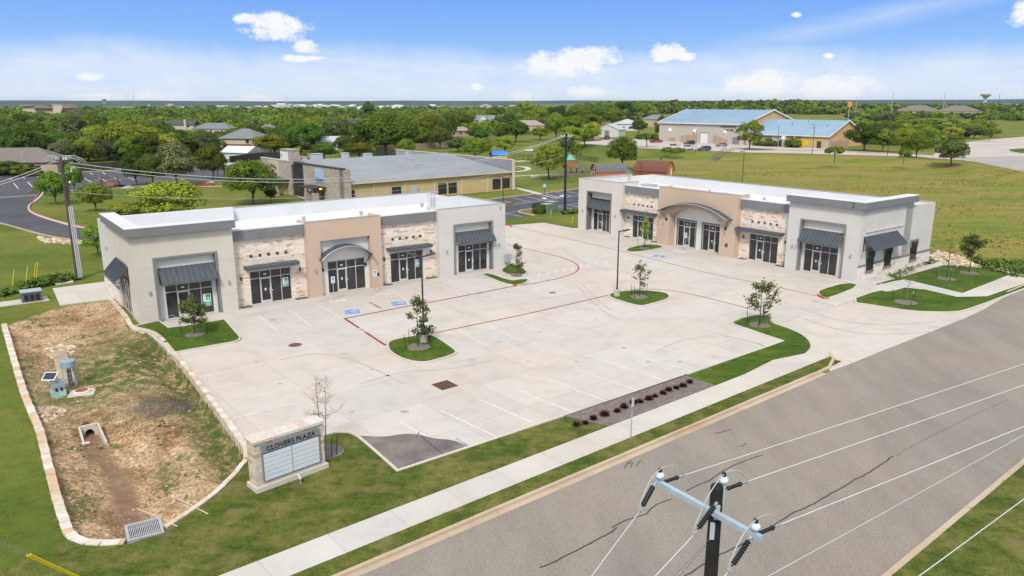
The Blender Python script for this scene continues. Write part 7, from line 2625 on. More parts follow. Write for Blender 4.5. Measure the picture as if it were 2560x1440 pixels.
for px, lb in (((1338, 447), 'left'), ((1385, 444), 'right')):
    p = g(*px)
    t = thing('picnic_table', lb + ' of two white picnic tables under the round dark tree', 'picnic table', p, R(10), 'picnic tables')
    MB().box(-1.1, -.4, .72, 1.1, .4, .78).build('table_top', M['white_trim'], t)
    for sy in (-1, 1):
        MB().box(-1.1, sy * .75 - .14, .42, 1.1, sy * .75 + .14, .47).build('bench', M['white_trim'], t)
    l_ = MB()
    for sx in (-.8, .8):
        for sy in (-1, 1):
            l_.bar((sx, sy * .75, 0), (sx, sy * .2, .72), .07, .07)
        l_.box(sx - .04, -.8, .36, sx + .04, .8, .415)
    l_.build('leg_frame', M['white_trim'], t)
# shade sail and blue play cube
p = g(1325, 402)
t = thing('shade_canopy', 'flat white shade canopy on two posts beyond the round dark tree', 'canopy', p, 0)
MB().add([(-2.8, -1.5, 3.2), (1.8, -1.2, 3.3), (2.2, 1.6, 3.5), (-1.2, 1.8, 3.3)], [(0, 1, 2, 3)]).add([(-2.8, -1.5, 3.14), (1.8, -1.2, 3.24), (2.2, 1.6, 3.44), (-1.2, 1.8, 3.24)], [(3, 2, 1, 0)]).build('sail', M['white_trim'], t)
for x, y in ((-1.5, .2), (1.6, .3)):
    MB().tube([(x, y, 0), (x, y, 3.3)], .06).build('post', M['grey_light'], t)
p = g(1246, 401)
t = thing('play_house', 'small play house with bright blue roof just over the school parapet', 'playground', p, R(20))
MB().box(-2.3, -1.6, 0, 2.3, 1.6, 1.9).build('wall', mat('sandy_play', (.55, .38, .22), .7), t)
r = MB()
r.bar((0, -1.9, 1.8), (0, 0, 2.9), 5.2, .1); r.bar((0, 1.9, 1.8), (0, 0, 2.9), 5.2, .1)
r.build('roof', mat('play_blue', (.03, .22, .62), .5), t)
MB().bar((2.3, -.5, 1.7), (4.6, -.9, .2), .8, .1).build('slide', mat('coral_slide', (.65, .22, .12), .5), t)
# swing frame on the school lawn
p = g(276, 469)
t = thing('swing', 'brown timber A-frame swing on the school lawn', 'swing', p, R(8))
b = MB()
for sx in (-1.8, 1.8):
    b.bar((sx, -1.0, 0), (sx * .92, 0, 2.2), .14, .14); b.bar((sx, 1.0, 0), (sx * .92, 0, 2.2), .14, .14)
b.bar((-1.9, 0, 2.2), (1.9, 0, 2.2), .15, .15)
b.build('frame', mat('red_timber', (.17, .055, .035), .8), t)
s_ = MB().box(-.9, -.3, .45, .9, .3, .55).box(-.9, .22, .551, .9, .3, 1.0)
s_.build('seat', M['barn_orange'], t)
MB().tube([(-.8, 0, .55), (-.8, 0, 2.2)], .02, 4).tube([(.8, 0, .55), (.8, 0, 2.2)], .02, 4).build('chain', M['black'], t)
for i, (u, v, s_) in enumerate(((312, 472, .8), (322, 471, 1.1), (514, 462, .9), (527, 458, 1.0))):
    p = g(u, v)
    rng = random.Random(i)
    m = MB().lathe([(.9, -.1), (1.0, .15), (.7, .45), (.2, .55)], 9, (0, 0, 0))
    m.v = [(x * s_ * (1 + rng.uniform(-.2, .2)), y * s_ * (.8 + rng.uniform(-.2, .2)), z * s_) for x, y, z in m.v]
    o = m.build('boulder', mat('boulder', (.36, .33, .27), .95, .2, 1.5), None, False, p)
    tag(o, ('left', 'right')[i % 2] + ' pale boulder ' + ('beside the timber swing' if i < 2 else 'on the school lawn by the brown planter'), 'boulder')
p = g(504, 465)
o = MB().box(-3.0, -.5, 0, 2.6, .5, .5).box(-2.9, -.4, .501, 2.5, .4, .56).build('planter', M['barn_red'], None, False, p, R(12))
tag(o, 'long low brown timber planter on the school lawn', 'planter')
# timber steps down the bank
a, b = on(1783, 401), on(1816, 381)
t = thing('timber_steps', 'grey timber steps with handrails climbing the bank to the car park', 'steps', (a.x, a.y, 0), 0)
d = b - a; d.z = 0
L_ = d.length; d.normalize(); n = Vector((-d.y, d.x, 0))
m = MB()
for k_ in range(9):
    c = d * (L_ * (k_ + .5) / 9)
    z = 1.6 * (k_ + 1) / 9
    m.bar(c - n * 1.1 + Vector((0, 0, z)), c + n * 1.1 + Vector((0, 0, z)), L_ / 9 * .8, .1)
for s_ in (-1, 1):
    m.bar(n * s_ * 1.1, d * L_ + n * s_ * 1.1 + Vector((0, 0, 1.5)), .12, .3)
m.build('treads', M['timber'], t)
m = MB()
for s_ in (-1, 1):
    for k_ in range(5):
        c = d * (L_ * k_ / 4) + n * s_ * 1.15 + Vector((0, 0, 1.5 * k_ / 4))
        m.bar(c, c + Vector((0, 0, 1.1)), .12, .12)
    m.bar(n * s_ * 1.15 + Vector((0, 0, 1.1)), d * L_ + n * s_ * 1.15 + Vector((0, 0, 2.6)), .12, .14)
    m.bar(n * s_ * 1.15 + Vector((0, 0, .6)), d * L_ + n * s_ * 1.15 + Vector((0, 0, 2.1)), .1, .1)
    e0 = d * L_ + n * s_ * 1.15 + Vector((0, 0, 2.6)); e1 = e0 + d * 5
    m.bar(e0, e1, .12, .14); m.bar(e0 - Vector((0, 0, .5)), e1 - Vector((0, 0, .5)), .1, .1); m.bar(e1 - Vector((0, 0, 1.2)), e1, .12, .12)
m.build('handrail', M['timber'], t)


def fence(name, label, pts, h, m, style='board', lvl=0.0):
    P = [Vector(p) for p in pts]
    t = thing(name, label, 'fence', (0, 0, 0))
    b, ps = MB(), MB()
    for A, B in zip(P, P[1:]):
        L_ = (B - A).length
        d = (B - A) / max(L_, 1e-6)
        k_ = max(1, int(L_ / 2.4))
        for i in range(k_ + 1):
            c = A + d * L_ * i / k_
            ps.bar(c - Vector((0, 0, .3)), c + Vector((0, 0, h + .05)), .1, .1)
        if style == 'board':
            nb = max(1, int(L_ / .6))
            for i in range(nb):
                q0, q1 = A + d * L_ * i / nb, A + d * L_ * (i + .96) / nb
                hh = h + random.uniform(-.04, .04)
                b.bar(q0 + Vector((0, 0, hh / 2)), q1 + Vector((0, 0, hh / 2)), .04, hh)
        else:
            for z in (h - .06, .15):
                b.bar(A + Vector((0, 0, z)), B + Vector((0, 0, z)), .05, .05)
            nb = int(L_ / .28)
            for i in range(nb):
                c = A + d * L_ * (i + .5) / nb
                b.bar(c + Vector((0, 0, .12)), c + Vector((0, 0, h)), .035, .035)
    b.build('panels', m, t)
    ps.build('posts', m, t)
    return t


M['iron_black'] = mat('iron_fence', (.02, .02, .02), .6, .1, 2)
fence('iron_fence', 'black iron picket fence round the playground, left stretch', gp([(1283, 401), (1310, 400), (1332, 397)]), 1.5, M['iron_black'], 'iron')
fence('iron_fence', 'black iron picket fence round the playground, right stretch', gp([(1442, 398), (1470, 402), (1494, 407)]), 1.5, M['iron_black'], 'iron')
fence('board_fence', 'dark board fence along the back of the school car park', gp([(-300, 450), (0, 440), (120, 432), (285, 424), (420, 415)]), 2.0, M['fence_dark'])
fence('board_fence', 'dark board fence behind the school entrance tower', gp([(575, 408), (620, 402), (660, 398), (740, 394)]), 2.1, M['fence_dark'])
fence('board_fence', 'tan board fence behind the school roof at the right', gp([(1035, 373), (1068, 371), (1100, 368)]), 2.0, M['fence_tan'])
fence('board_fence', 'grey board fence beside the tan one, under the trees', gp([(1106, 367), (1160, 364), (1225, 356)]), 1.9, M['timber'])
fence('board_fence', 'tan board fence under the big tree behind the school', gp([(940, 382), (985, 380), (1010, 378)]), 2.0, M['fence_tan'])

# distant light poles
for px, top, lb, arm, bz in (((1258, 506), 441, 'dark light pole at the end of the school car park', math.pi, 0), ((1855, 458), 378, 'dark light pole in the field behind the right building', math.pi, 0),
                             ((1602, 452), 405, 'dark light pole over the left end of the right building', math.pi, 0), ((917, 505), 473, 'short dark light pole behind the left shop roof', math.pi, 0)):
    p = g(*px)
    light_pole(px, lb, hgt(top, p), ((arm, .02),), False, .08, 'light poles round the school')
for px, top, lb in (((1739, 381), 324, 'slim light pole behind the white pickup trucks'), ((2030, 388), 311, 'slim light pole before the yellow recreation entrance'), ((2218, 392), 315, 'slim pale light pole before the trees right of the wing'), ((1943, 369), 315, 'slim flagless pole before the middle of the wing')):
    p = g(px[0], px[1], 1.5)
    light_pole(px, lb, hgt(top, p) - 1.5, ((math.pi, .02),), False, .09, 'light poles at the recreation centre', 1.5)
for px, top, lb in (((1160, 398), 346, 'pale light pole behind the school roof'), ((382, 415), 367, 'pale light pole among the trees at the left'), ((920, 378), 347, 'pale light pole by the round trees behind the school'), ((677, 392), 354, 'pale light pole behind the school tower')):
    p = g(*px)
    light_pole(px, lb, hgt(top, p), ((math.pi, .02),), False, .08, 'light poles in the neighbourhood')
# round blue sign by the path
p = g(1361, 484)
t = thing('round_sign', 'round pale blue sign beside the footpath corner', 'sign', (p.x, p.y, 0), R(10))
MB().tube([(0, 0, 0), (0, 0, 1.4)], .04).build('post', M['black'], t)
Mr = Matrix.Translation((0, -.05, 1.6)) @ Matrix.Rotation(math.pi / 2, 4, 'X')
MB().lathe([(.45, -.02), (.45, .02)], 20, (0, 0, 0), 0, Mr).build('sign_plate', mat('sign_teal', (.12, .32, .42), .5), t)
MB().lathe([(.28, .021), (.28, .028)], 18, (0, 0, 0), 0, Mr).build('sign_disc', mat('sign_pale', (.45, .58, .72), .5), t)

# ================================================================== HOUSES
M['siding_cream'] = mat('cream_siding', (.50, .44, .34), .85, .06, .6)
M['siding_grey'] = mat('grey_blue_siding', (.44, .50, .55), .8, .05, .6)
M['siding_white'] = mat('white_siding', (.58, .61, .64), .8, .05, .6)
M['siding_tan'] = mat('tan_siding', (.42, .33, .23), .85, .06, .6)
M['sh_bluegrey'] = mat('blue_grey_shingles', (.20, .22, .245), .9, .1, 1, fine=.15)
M['sh_dark'] = mat('dark_shingles', (.075, .078, .09), .9, .1, 1, fine=.15)
M['sh_mid'] = mat('grey_green_shingles', (.19, .205, .21), .9, .1, 1, fine=.15)
M['sh_pink'] = mat('pinkish_shingles', (.33, .27, .24), .9, .1, 1, fine=.15)


def house(px, rz, L_, W, wall_h, ridge, m_wall, m_roof, label, hip=False, wins=((.2, 1.4), (.5, 1.4), (.8, 1.4)), chimney=None, base_z=None, floor2=False):
    p = on(*px) if base_z is None else g(px[0], px[1], base_z)
    t = thing('house', label, 'house', p, rz)
    x0, x1, y0, y1 = -L_ / 2, L_ / 2, -W / 2, W / 2
    w = MB().box(x0, y0, -.5, x1, y0 + .2, wall_h).box(x0, y1 - .2, -.5, x1, y1, wall_h)
    if hip:
        w.box(x0, y0 + .2, -.5, x0 + .2, y1 - .2, wall_h).box(x1 - .2, y0 + .2, -.5, x1, y1 - .2, wall_h)
    else:
        for x in (x0, x1 - .2):
            pts = [(x, y0 + .2, -.5), (x, y1 - .2, -.5), (x, y1 - .2, wall_h), (x, 0, ridge - .15), (x, y0 + .2, wall_h)]
            w.add(pts + [(q[0] + .2, q[1], q[2]) for q in pts], [(4, 3, 2, 1, 0), (5, 6, 7, 8, 9)] + [(i, (i + 1) % 5, 5 + (i + 1) % 5, 5 + i) for i in range(5)])
    w.build('wall', m_wall, t)
    e = .5
    in_ = W / 2 if hip else -.4
    r = MB()
    vs = [(x0 - e, y0 - e, wall_h), (x1 + e, y0 - e, wall_h), (x1 + e, y1 + e, wall_h), (x0 - e, y1 + e, wall_h), (x0 + in_, 0, ridge), (x1 - in_, 0, ridge)]
    if not hip:
        vs[4], vs[5] = (x0 - e, 0, ridge), (x1 + e, 0, ridge)
    lo = [(a, b, c - .18) for a, b, c in vs]
    r.add(vs + lo, [(0, 1, 5, 4), (2, 3, 4, 5), (1, 2, 5), (3, 0, 4), (0, 6, 7, 1), (1, 7, 8, 2), (2, 8, 9, 3), (3, 9, 6, 0), (6, 10, 11, 7), (8, 11, 10, 9), (7, 11, 8), (9, 10, 6)])
    rf = r.build('roof', m_roof, t)
    if chimney is not None:
        MB().box(chimney - .6, y0 - .7, 0, chimney + .6, y0 - .01, ridge + .8).build('chimney', m_wall, t)
    fl = [1.0] + ([3.9] if floor2 else [])
    for f, h in wins:
        for z in fl:
            x = x0 + L_ * f
            wn = MB().box(x - .6, y0 - .06, z, x + .6, y0 - .002, z + h).build('window', M['win_dark'], t)
            MB().box(x - .7, y0 - .1, z - .1, x + .7, y0 - .062, z - .002).box(x - .7, y0 - .1, z + h + .002, x + .7, y0 - .062, z + h + .1).build('frame', M['white_trim'], wn)
    return t


h1 = house((10, 430), R(12), 30, 12, 2.9, 6.3, M['siding_tan'], M['shingle_tan'], 'low house with wide weathered brown roof at the left edge', True)
MB().tube([(6, -2.5, 4.5), (6, -2.5, 5.6)], .2).build('flue', M['grey_light'], h1)
house((0, 372), R(5), 26, 11, 3.6, 6.5, M['siding_cream'], M['shingle_tan'], 'brown-roofed house at the left edge behind the lower one', True)
house((75, 378), R(5), 10, 8, 3.0, 4.0, M['siding_cream'], M['siding_cream'], 'pale flat garage between the two brown-roofed houses', True, ())
house((460, 335), R(4), 15, 10, 5.4, 7.6, M['siding_cream'], M['sh_dark'], 'two-storey cream house with dark roof and chimney among the trees', False, ((.8, 1.6),), 3.0, None, True)
house((540, 335), R(-6), 22, 11, 3.2, 6.4, M['siding_cream'], M['sh_mid'], 'house with broad grey-green hip roof among the trees', True)
h2 = house((618, 384), R(-10), 14, 11, 5.6, 8.8, M['siding_cream'], M['sh_mid'], 'two-storey cream house with grey roof, balcony and lit string lights', True, ((.75, 1.4),), None, None, True)
MB().box(-4, -8.6, 2.75, 6.5, -5.55, 2.95).box(-4, -8.65, 2.952, 6.5, -8.55, 3.8).build('balcony', mat('red_deck', (.22, .08, .05), .8), h2)
for x in (-3.8, -.5, 3, 6.2):
    MB().box(x - .12, -8.55, 0, x + .12, -8.3, 2.74).build('porch_post', mat('red_post', (.20, .08, .05), .8), h2)
M['bulb'] = mat('string_light', (1, .5, .1), .5, .02, 1, emit=((1, .42, .06), 6))
for k_ in range(5):
    MB().lathe([(.02, 2.2), (.22, 2.35), (.22, 2.5), (.02, 2.66)], 8, (-3.2 + k_ * 1.45, -8.0, 0)).build('string_light', M['bulb'], h2)
house((606, 396), R(-20), 10, 7, 2.2, 4.0, M['siding_white'], M['white_trim'], 'small white-roofed outbuilding before the balcony house', False, ())
house((672, 345), R(0), 12, 10, 3.4, 7.0, M['siding_cream'], M['sh_mid'], 'grey-roofed house right of the balcony house', True)
house((893, 345), R(60), 14, 10, 6.0, 9.4, M['siding_white'], M['sh_dark'], 'white gabled house with steep dark roof among the trees', False, ())
house((838, 372), R(10), 14, 9, 3.0, 5.0, M['siding_white'], M['grey_light'], 'low white house peeping through the trees', False)
h3 = house((1208, 322), R(-12), 17, 11, 6.2, 9.2, M['siding_grey'], M['sh_bluegrey'], 'two-storey grey-blue house with white gable and blue-grey roof', False, ((.55, 1.5), (.85, 1.5)), None, None, True)
xprism(MB(), [(-1, -.3), (4.2, -.3), (4.2, 6.0), (1.6, 8.4), (-1, 6.0)], -8.0, -5.51).build('front_gable', M['siding_white'], h3)
MB().box(1.1, -8.06, 4.2, 2.1, -8.002, 5.7).build('gable_window', M['win_dark'], h3)
house((1140, 340), R(35), 14, 10, 3.0, 6.0, M['siding_tan'], M['sh_pink'], 'low tan-roofed house behind the fence trees', True)
house((1320, 325), R(-3), 22, 12, 3.2, 6.4, M['siding_tan'], M['sh_pink'], 'long low house with pinkish roof left of the lime trees', True)
house((1567, 326), R(10), 13, 11, 4.0, 6.6, M['siding_white'], M['grey_light'], 'small white house with pale pyramid roof behind the white shed', True)
house((1638, 316), R(-15), 18, 13, 5.0, 8.0, M['siding_tan'], M['sh_bluegrey'], 'orange-tan house with blue-grey hip roof left of the sports hall', True)
house((2292, 293), R(5), 44, 26, 6.5, 13.0, M['siding_cream'], M['shingle_tan'], 'big brown-roofed house in the scrub, left of two', True, base_z=1.5)
house((2392, 293), R(-8), 40, 26, 6.5, 13.0, M['siding_tan'], M['shingle_tan'], 'big brown-roofed house in the scrub, right of two', True, base_z=1.5)

# ================================================================== FAR TOWN, TOWERS, HILLS
def px_at(u, y, z=0.0):
    return Vector(((u - 1280) / FPX * (y * math.cos(PITCH) + (CAM_H - z) * math.sin(PITCH)), y, z))


def top_z(v, y):
    return hgt(v, (0, y))


M['town_white'] = mat('town_white', (.62, .62, .62), .8, .1, .02, coord='pos')
M['town_tan'] = mat('town_tan', (.44, .40, .33), .8, .1, .02, coord='pos')
hall = px_at(110, 900)
t = thing('warehouse', 'large cream and red-brown building on the left skyline', 'building', hall, 0)
for (u0, u1, v1, mm, nm) in ((60, 91, 264, 'siding_cream', 'left_block'), (91, 140, 270, 'rec_tan', 'middle_block'), (139, 163, 262, 'siding_cream', 'tall_block'), (163, 185, 270, 'rec_tan', 'right_block')):
    a, b = px_at(u0, 900).x - hall.x, px_at(u1, 900).x - hall.x
    z = top_z(v1, 900)
    MB().box(a + .01, 0 if 'tall' not in nm else -3, 0, b - .01, 22, z).box(a - .3, -3.5, z + .01, b + .3, 22.5, z + .6).build('wing', M[mm], t)
proto_b = []
for v in range(3):
    b = MB().box(-.5, -.35, 0, .5, .35, .8)
    if v == 0:
        b.box(-.52, -.37, .802, .52, .37, .9)
    elif v == 1:
        b.add([(-.5, -.35, .8), (.5, -.35, .8), (.5, .35, .8), (-.5, .35, .8), (-.5, 0, 1.05), (.5, 0, 1.05)], [(0, 1, 5, 4), (2, 3, 4, 5), (1, 2, 5), (3, 0, 4)])
    else:
        b.box(-.2, -.2, .802, .25, .3, 1.1)
    proto_b.append(b.mesh('town_building', [M['town_white'] if v != 2 else M['town_tan']]))
rnd = random.Random(99)
for i in range(110):
    u = rnd.choice((rnd.uniform(560, 1000), rnd.uniform(280, 1320), rnd.uniform(640, 900), rnd.uniform(2080, 2560)))
    y = rnd.uniform(1700, 3200)
    p = px_at(u, y)
    o = bpy.data.objects.new('town_building', proto_b[i % 3])
    COL.objects.link(o)
    o.location = p
    w_ = rnd.uniform(12, 46) * (y / 2400)
    o.scale = (w_, rnd.uniform(18, 40), rnd.uniform(5, 10) * (y / 2200))
    o.rotation_euler = (0, 0, rnd.uniform(-.3, .3))
    tag(o, 'pale building of the far town near the horizon', 'building', 'pale buildings of the far town')


def water_tower(u, v_top, v_bot, y, wpx, label):
    p = px_at(u, y)
    zt = top_z(v_top, y)
    r = wpx / 2 * y / FPX
    t = thing('water_tower', label, 'water tower', p)
    MB().lathe([(r * .36, 0), (r * .30, zt * .62), (r * .42, zt * .72)], 14).build('stem', M['town_tan'], t)
    MB().lathe([(r * .42, zt * .72 + .01), (r * .95, zt * .86), (r, zt * .92), (r * .8, zt * .98), (r * .2, zt)], 16).build('tank', M['town_tan'], t)


water_tower(2460, 233, 252, 2600, 25, 'pale goblet-shaped water tower on the right skyline')
water_tower(262, 247, 256, 4200, 11, 'small pale water tower on the left skyline')
for u, vt, y, lb, wd in ((338, 232, 1500, 'thin radio mast on the left skyline', .25), (718, 236, 1500, 'thin radio mast above the school roof', .25), (2355, 230, 900, 'thin mast left of the water tower', .25), (2226, 230, 900, 'tall thin mast right of the pale wood', .2), (2137, 243, 900, 'short thin mast above the wood edge', .2), (1033, 257, 1100, 'thin mast over the middle trees', .18)):
    p = px_at(u, y)
    h_ = top_z(vt, y)
    t = thing('radio_mast', lb, 'mast', p)
    m = MB()
    for k_ in range(3):
        a = k_ * 2.094
        m.tube([(wd * 2 * math.cos(a), wd * 2 * math.sin(a), 0), (wd * .6 * math.cos(a), wd * .6 * math.sin(a), h_)], wd * .7, 4)
    for k_ in range(12):
        z = h_ * k_ / 12
        r_ = wd * 2 * (1 - .7 * k_ / 12)
        m.tube([(r_, 0, z), (-r_ * .5, r_ * .87, z + h_ / 24), (-r_ * .5, -r_ * .87, z + h_ / 12)], wd * .3, 3)
    m.build('lattice', M['grey_light'], t)


def far_pole(u, v, vt, lb, y=None, bz=1.5, tilt=0.0, m='pole_brown'):
    p = g(u, v, bz)
    h_ = hgt(vt, p) - bz
    t = thing('utility_pole', lb, 'utility pole', p)
    t.rotation_euler = (0, tilt, 0)
    MB().lathe([(.2, -.3), (.13, h_)], 8).build('pole', M[m], t)
    MB().bar((-1.2, 0, h_ - .5), (1.2, 0, h_ - .5), .12, .14).build('crossarm', M[m], t)
    for x in (-1, 0, 1):
        MB().lathe([(.06, h_ - .42), (.1, h_ - .3), (.03, h_ - .2)], 6, (x, 0, 0)).build('insulator', M['porcelain'], t)


far_pole(2195, 330, 256, 'dark utility pole in the scrub right of the wing')
far_pole(2378, 352, 284, 'pale utility pole beside the scrub, left of the two', tilt=.05, m='timber')
far_pole(2484, 322, 278, 'pale utility pole beside the scrub, right of the two', tilt=.03, m='timber')
far_pole(2490, 300, 236, 'tall dark utility pole on the right skyline')
far_pole(176, 372, 318, 'utility pole with white transformer cans in the left trees', bz=0)
far_pole(828, 318, 286, 'utility pole above the middle trees', bz=0)
far_pole(1218, 330, 290, 'slim utility pole before the grey-blue house', bz=0)
far_pole(1297, 308, 283, 'slim utility pole right of the grey-blue house', bz=0)
far_pole(715, 315, 285, 'pale slim pole in the trees above the school tower', bz=0)
# orange sign and lamp globes near the wood edge
p = px_at(2120, 720, 1.5)
t = thing('tall_sign', 'tall orange roadside sign at the edge of the far wood', 'sign', p)
MB().tube([(0, 0, 0), (0, 0, top_z(266, 720) - 1.5)], .3).build('post', M['grey_light'], t)
MB().box(-2.0, -.4, top_z(266, 720) - 1.5, 2.0, .4, top_z(254, 720) - 1.5).build('sign_face', mat('orange_sign', (.75, .26, .05), .5), t)

hm = MB()


def hills():
    rng = np.random.default_rng(3)
    N_ = 160
    th = np.linspace(R(-50), R(50), N_)
    ph = rng.uniform(0, 6.28, 6)
    rows = []
    for rr, base in ((4300, 0), (4800, .35), (5600, .9), (6500, 1.0), (7600, .8)):
        hh = 24 + 9 * np.sin(2.3 * th + ph[0]) + 3.0 * np.sin(9 * th + ph[1]) + 1.6 * np.sin(23 * th + ph[2]) + .8 * np.sin(61 * th + ph[3])
        hh = hh + 14 * np.clip((-th - R(2)) / R(30), 0, 1) ** .8 + 6 * np.clip((th - R(8)) / R(20), 0, 1)
        hh = np.maximum(hh, 6)
        rows.append([(rr * math.sin(a), rr * math.cos(a), float(h * base) - (2 if base == 0 else 0)) for a, h in zip(th, hh)])
    for r_ in rows:
        hm.v += r_
    for i in range(len(rows) - 1):
        for j in range(N_ - 1):
            hm.f.append([i * N_ + j, i * N_ + j + 1, (i + 1) * N_ + j + 1, (i + 1) * N_ + j])
            hm.m.append(0)
    m, nt, b = new_mat('hill_scrub')
    n = _noise(nt, _pos(nt), .004, 6, .7)
    c = _ramp(nt, n, [(.3, (.018, .040, .022)), (.55, (.035, .065, .034)), (.8, (.09, .105, .07))])
    nt.links.new(c, b.inputs['Base Color'])
    b.inputs['Roughness'].default_value = 1
    struct(hm.build('hills', m, None, True))


hills()

# ================================================================== TREES ONE CAN TELL APART
T = px_tree
T('round', (632, 512), 401, 132, 'big round dense tree on the school lawn before the stone entrance')
T('tall', (678, 507), 462, 28, 'slim dark bush-like tree right of the big round school tree')
T('oak', (343, 465), 378, 66, 'leftmost of four dark trees along the school car park kerb')
T('oak', (381, 466), 384, 68, 'second of four dark trees along the school car park kerb')
T('grey', (442, 465), 360, 112, 'third and largest of four dark trees along the school car park kerb')
T('oak', (533, 451), 362, 82, 'rightmost of four dark trees along the school car park kerb')
T('oak2', (240, 528), 460, 80, 'small spreading tree on the lawn right of the conduit pole')
T('oak2', (140, 512), 430, 78, 'tree on the lawn left behind the conduit pole')
T('oak2', (187, 482), 410, 52, 'tree right behind the conduit pole at the car park edge')
T('loose', (425, 560), 452, 172, 'loose lime green tree rising behind the left shop roof')
T('loose', (318, 556), 505, 90, 'low lime green scrub tree behind the left shop roof corner')
T('loose', (246, 640), 558, 70, 'leafy branches of a small tree at the left end of the shop row')
T('round', (812, 402), 358, 72, 'left of two round clipped trees behind the school ridge')
T('round', (900, 398), 356, 84, 'right of two round clipped trees behind the school ridge')
T('lime', (1015, 396), 346, 44, 'light green tree at the foot of the big crown behind the school')
T('oak2', (1100, 372), 318, 62, 'dark-trunked tree before the tan board fence')
T('round', (1190, 402), 347, 82, 'broad round tree above the school end parapet')
T('lime', (1262, 386), 340, 52, 'round bright tree right of the school end parapet')
T('broad', (965, 388), 286, 165, 'very big bright crown in the middle of the woods behind the school')
T('lime', (685, 392), 335, 92, 'bright green tree beside the school tower')
T('bush', (750, 398), 366, 40, 'small tree just behind the school tower')
T('oak', (868, 388), 338, 66, 'dark tree between the two clipped trees')
T('broad', (770, 368), 312, 96, 'wide tree left of the low white house')
T('oak2', (1290, 355), 302, 72, 'dense dark tree left of the play lawn')
T('lime', (1430, 366), 315, 66, 'left of two lime trees beside the far car park entry')
T('lime', (1462, 364), 318, 58, 'right of two lime trees beside the far car park entry')
T('oak2', (1390, 352), 283, 60, 'tall tree left of the lime trees')
T('olive', (1420, 378), 350, 50, 'low grey scrub under the lime trees')
T('round', (1372, 449), 362, 88, 'round dark tree over the picnic tables')
T('young', (1440, 408), 357, 30, 'young tree behind the play tower')
T('round', (1555, 426), 342, 86, 'round dense tree alone in the field before the car park')
T('umbrella', (1617, 368), 331, 54, 'flat-topped tree beside the red pickup truck')
T('oak', (1597, 335), 300, 40, 'dark tree before the small white pyramid-roofed house')
T('oak', (1652, 350), 290, 34, 'dark tree between the orange-tan house and the sports hall')
T('loose', (1873, 374), 302, 66, 'open-crowned tree before the sports hall lettering')
T('umbrella', (1920, 367), 343, 24, 'small flat-topped tree before the recreation wing')
T('umbrella', (2086, 406), 363, 48, 'small umbrella-shaped tree in the field before the wing gable')
T('oak', (2160, 378), 308, 96, 'big dark tree at the right end of the recreation wing')
T('oak2', (2206, 380), 322, 58, 'tree right behind the big dark tree at the wing end')
T('lime', (2252, 382), 322, 50, 'bright tree behind the two field trees')
T('young', (2258, 409), 370, 38, 'smaller left one of two field trees beside the far road')
T('oak2', (2290, 395), 334, 62, 'larger right one of two field trees beside the far road')
T('olive', (2378, 412), 350, 84, 'spreading olive tree at the bend of the far road')
T('young', (2472, 354), 320, 28, 'small dark tree at the far road edge')
T('tall', (922, 300), 253, 26, 'tall dark pine-like tree standing above the middle skyline')
T('oak2', (315, 402), 310, 140, 'very big bright-topped crown in the left woods')
T('broad', (165, 330), 282, 110, 'broad pale crown in the left woods')
T('lime', (1312, 292), 252, 50, 'tall lime green tree on the skyline left of the long low house')
T('grey', (85, 345), 290, 110, 'greyish half-bare tree above the brown-roofed houses')
T('oak', (20, 440), 402, 80, 'dark round tree in front of the brown-roofed house at the left edge')
T('bush', (70, 440), 412, 76, 'yellow-green shrubbery before the brown-roofed house')

# ================================================================== WOODS OF COUNTABLE TREES
KEEP = []       # (u0, u1, v top, ground row) : no tree may stand nearer than this and cover the feature
for u0, u1, vt, vb in ((0, 120, 345, 430), (430, 490, 303, 336), (500, 585, 308, 336), (585, 655, 322, 392), (655, 690, 302, 346), (878, 915, 290, 346), (820, 860, 330, 372), (1172, 1245, 278, 322), (1125, 1160, 318, 340),
                        (1285, 1350, 300, 325), (1545, 1590, 300, 326), (1610, 1668, 276, 316), (1600, 2150, 265, 384), (1495, 1560, 318, 350), (650, 1290, 372, 500), (55, 190, 260, 300), (160, 190, 316, 380)):
    KEEP.append((u0, u1, vt, g(0, vb).y))
taken = []
for o in COL.objects:
    if o.get('category') in ('tree', 'house'):
        taken.append((o.location.x, o.location.y, 6.0 if o['category'] == 'tree' else 10.0))


def proj(p):
    dz = p[2] - CAM_H
    yc = p[1] * math.cos(PITCH) - dz * math.sin(PITCH)
    zc = p[1] * math.sin(PITCH) + dz * math.cos(PITCH)
    return 1280 + FPX * p[0] / yc, 720 - FPX * zc / yc


def woods_ok(x, y, h, w):
    """inside the wooded neighbourhood, clear of lawns, roads and the fronts of houses"""
    u, v = proj((x, y, 0))
    if u < -80 or u > 1640:
        return False
    lim = np.interp(u, [-80, 0, 100, 300, 480, 560, 640, 760, 1000, 1100, 1230, 1330, 1420, 1500, 1560, 1640], [400, 402, 405, 412, 408, 400, 386, 384, 372, 362, 345, 335, 330, 322, 310, 292])
    if v > lim:
        return False
    ut, vt = proj((x, y, h))
    hw = w * .5 * FPX / y
    for u0, u1, kt, ky in KEEP:
        if y < ky + 4 and u + hw > u0 and u - hw < u1 and vt < (kt + (v if v < 1000 else 0) * 0 + 12):
            return False
    for tx, ty, r in taken:
        if (x - tx) ** 2 + (y - ty) ** 2 < (r if r > 9 else r) ** 2:
            return False
    return True


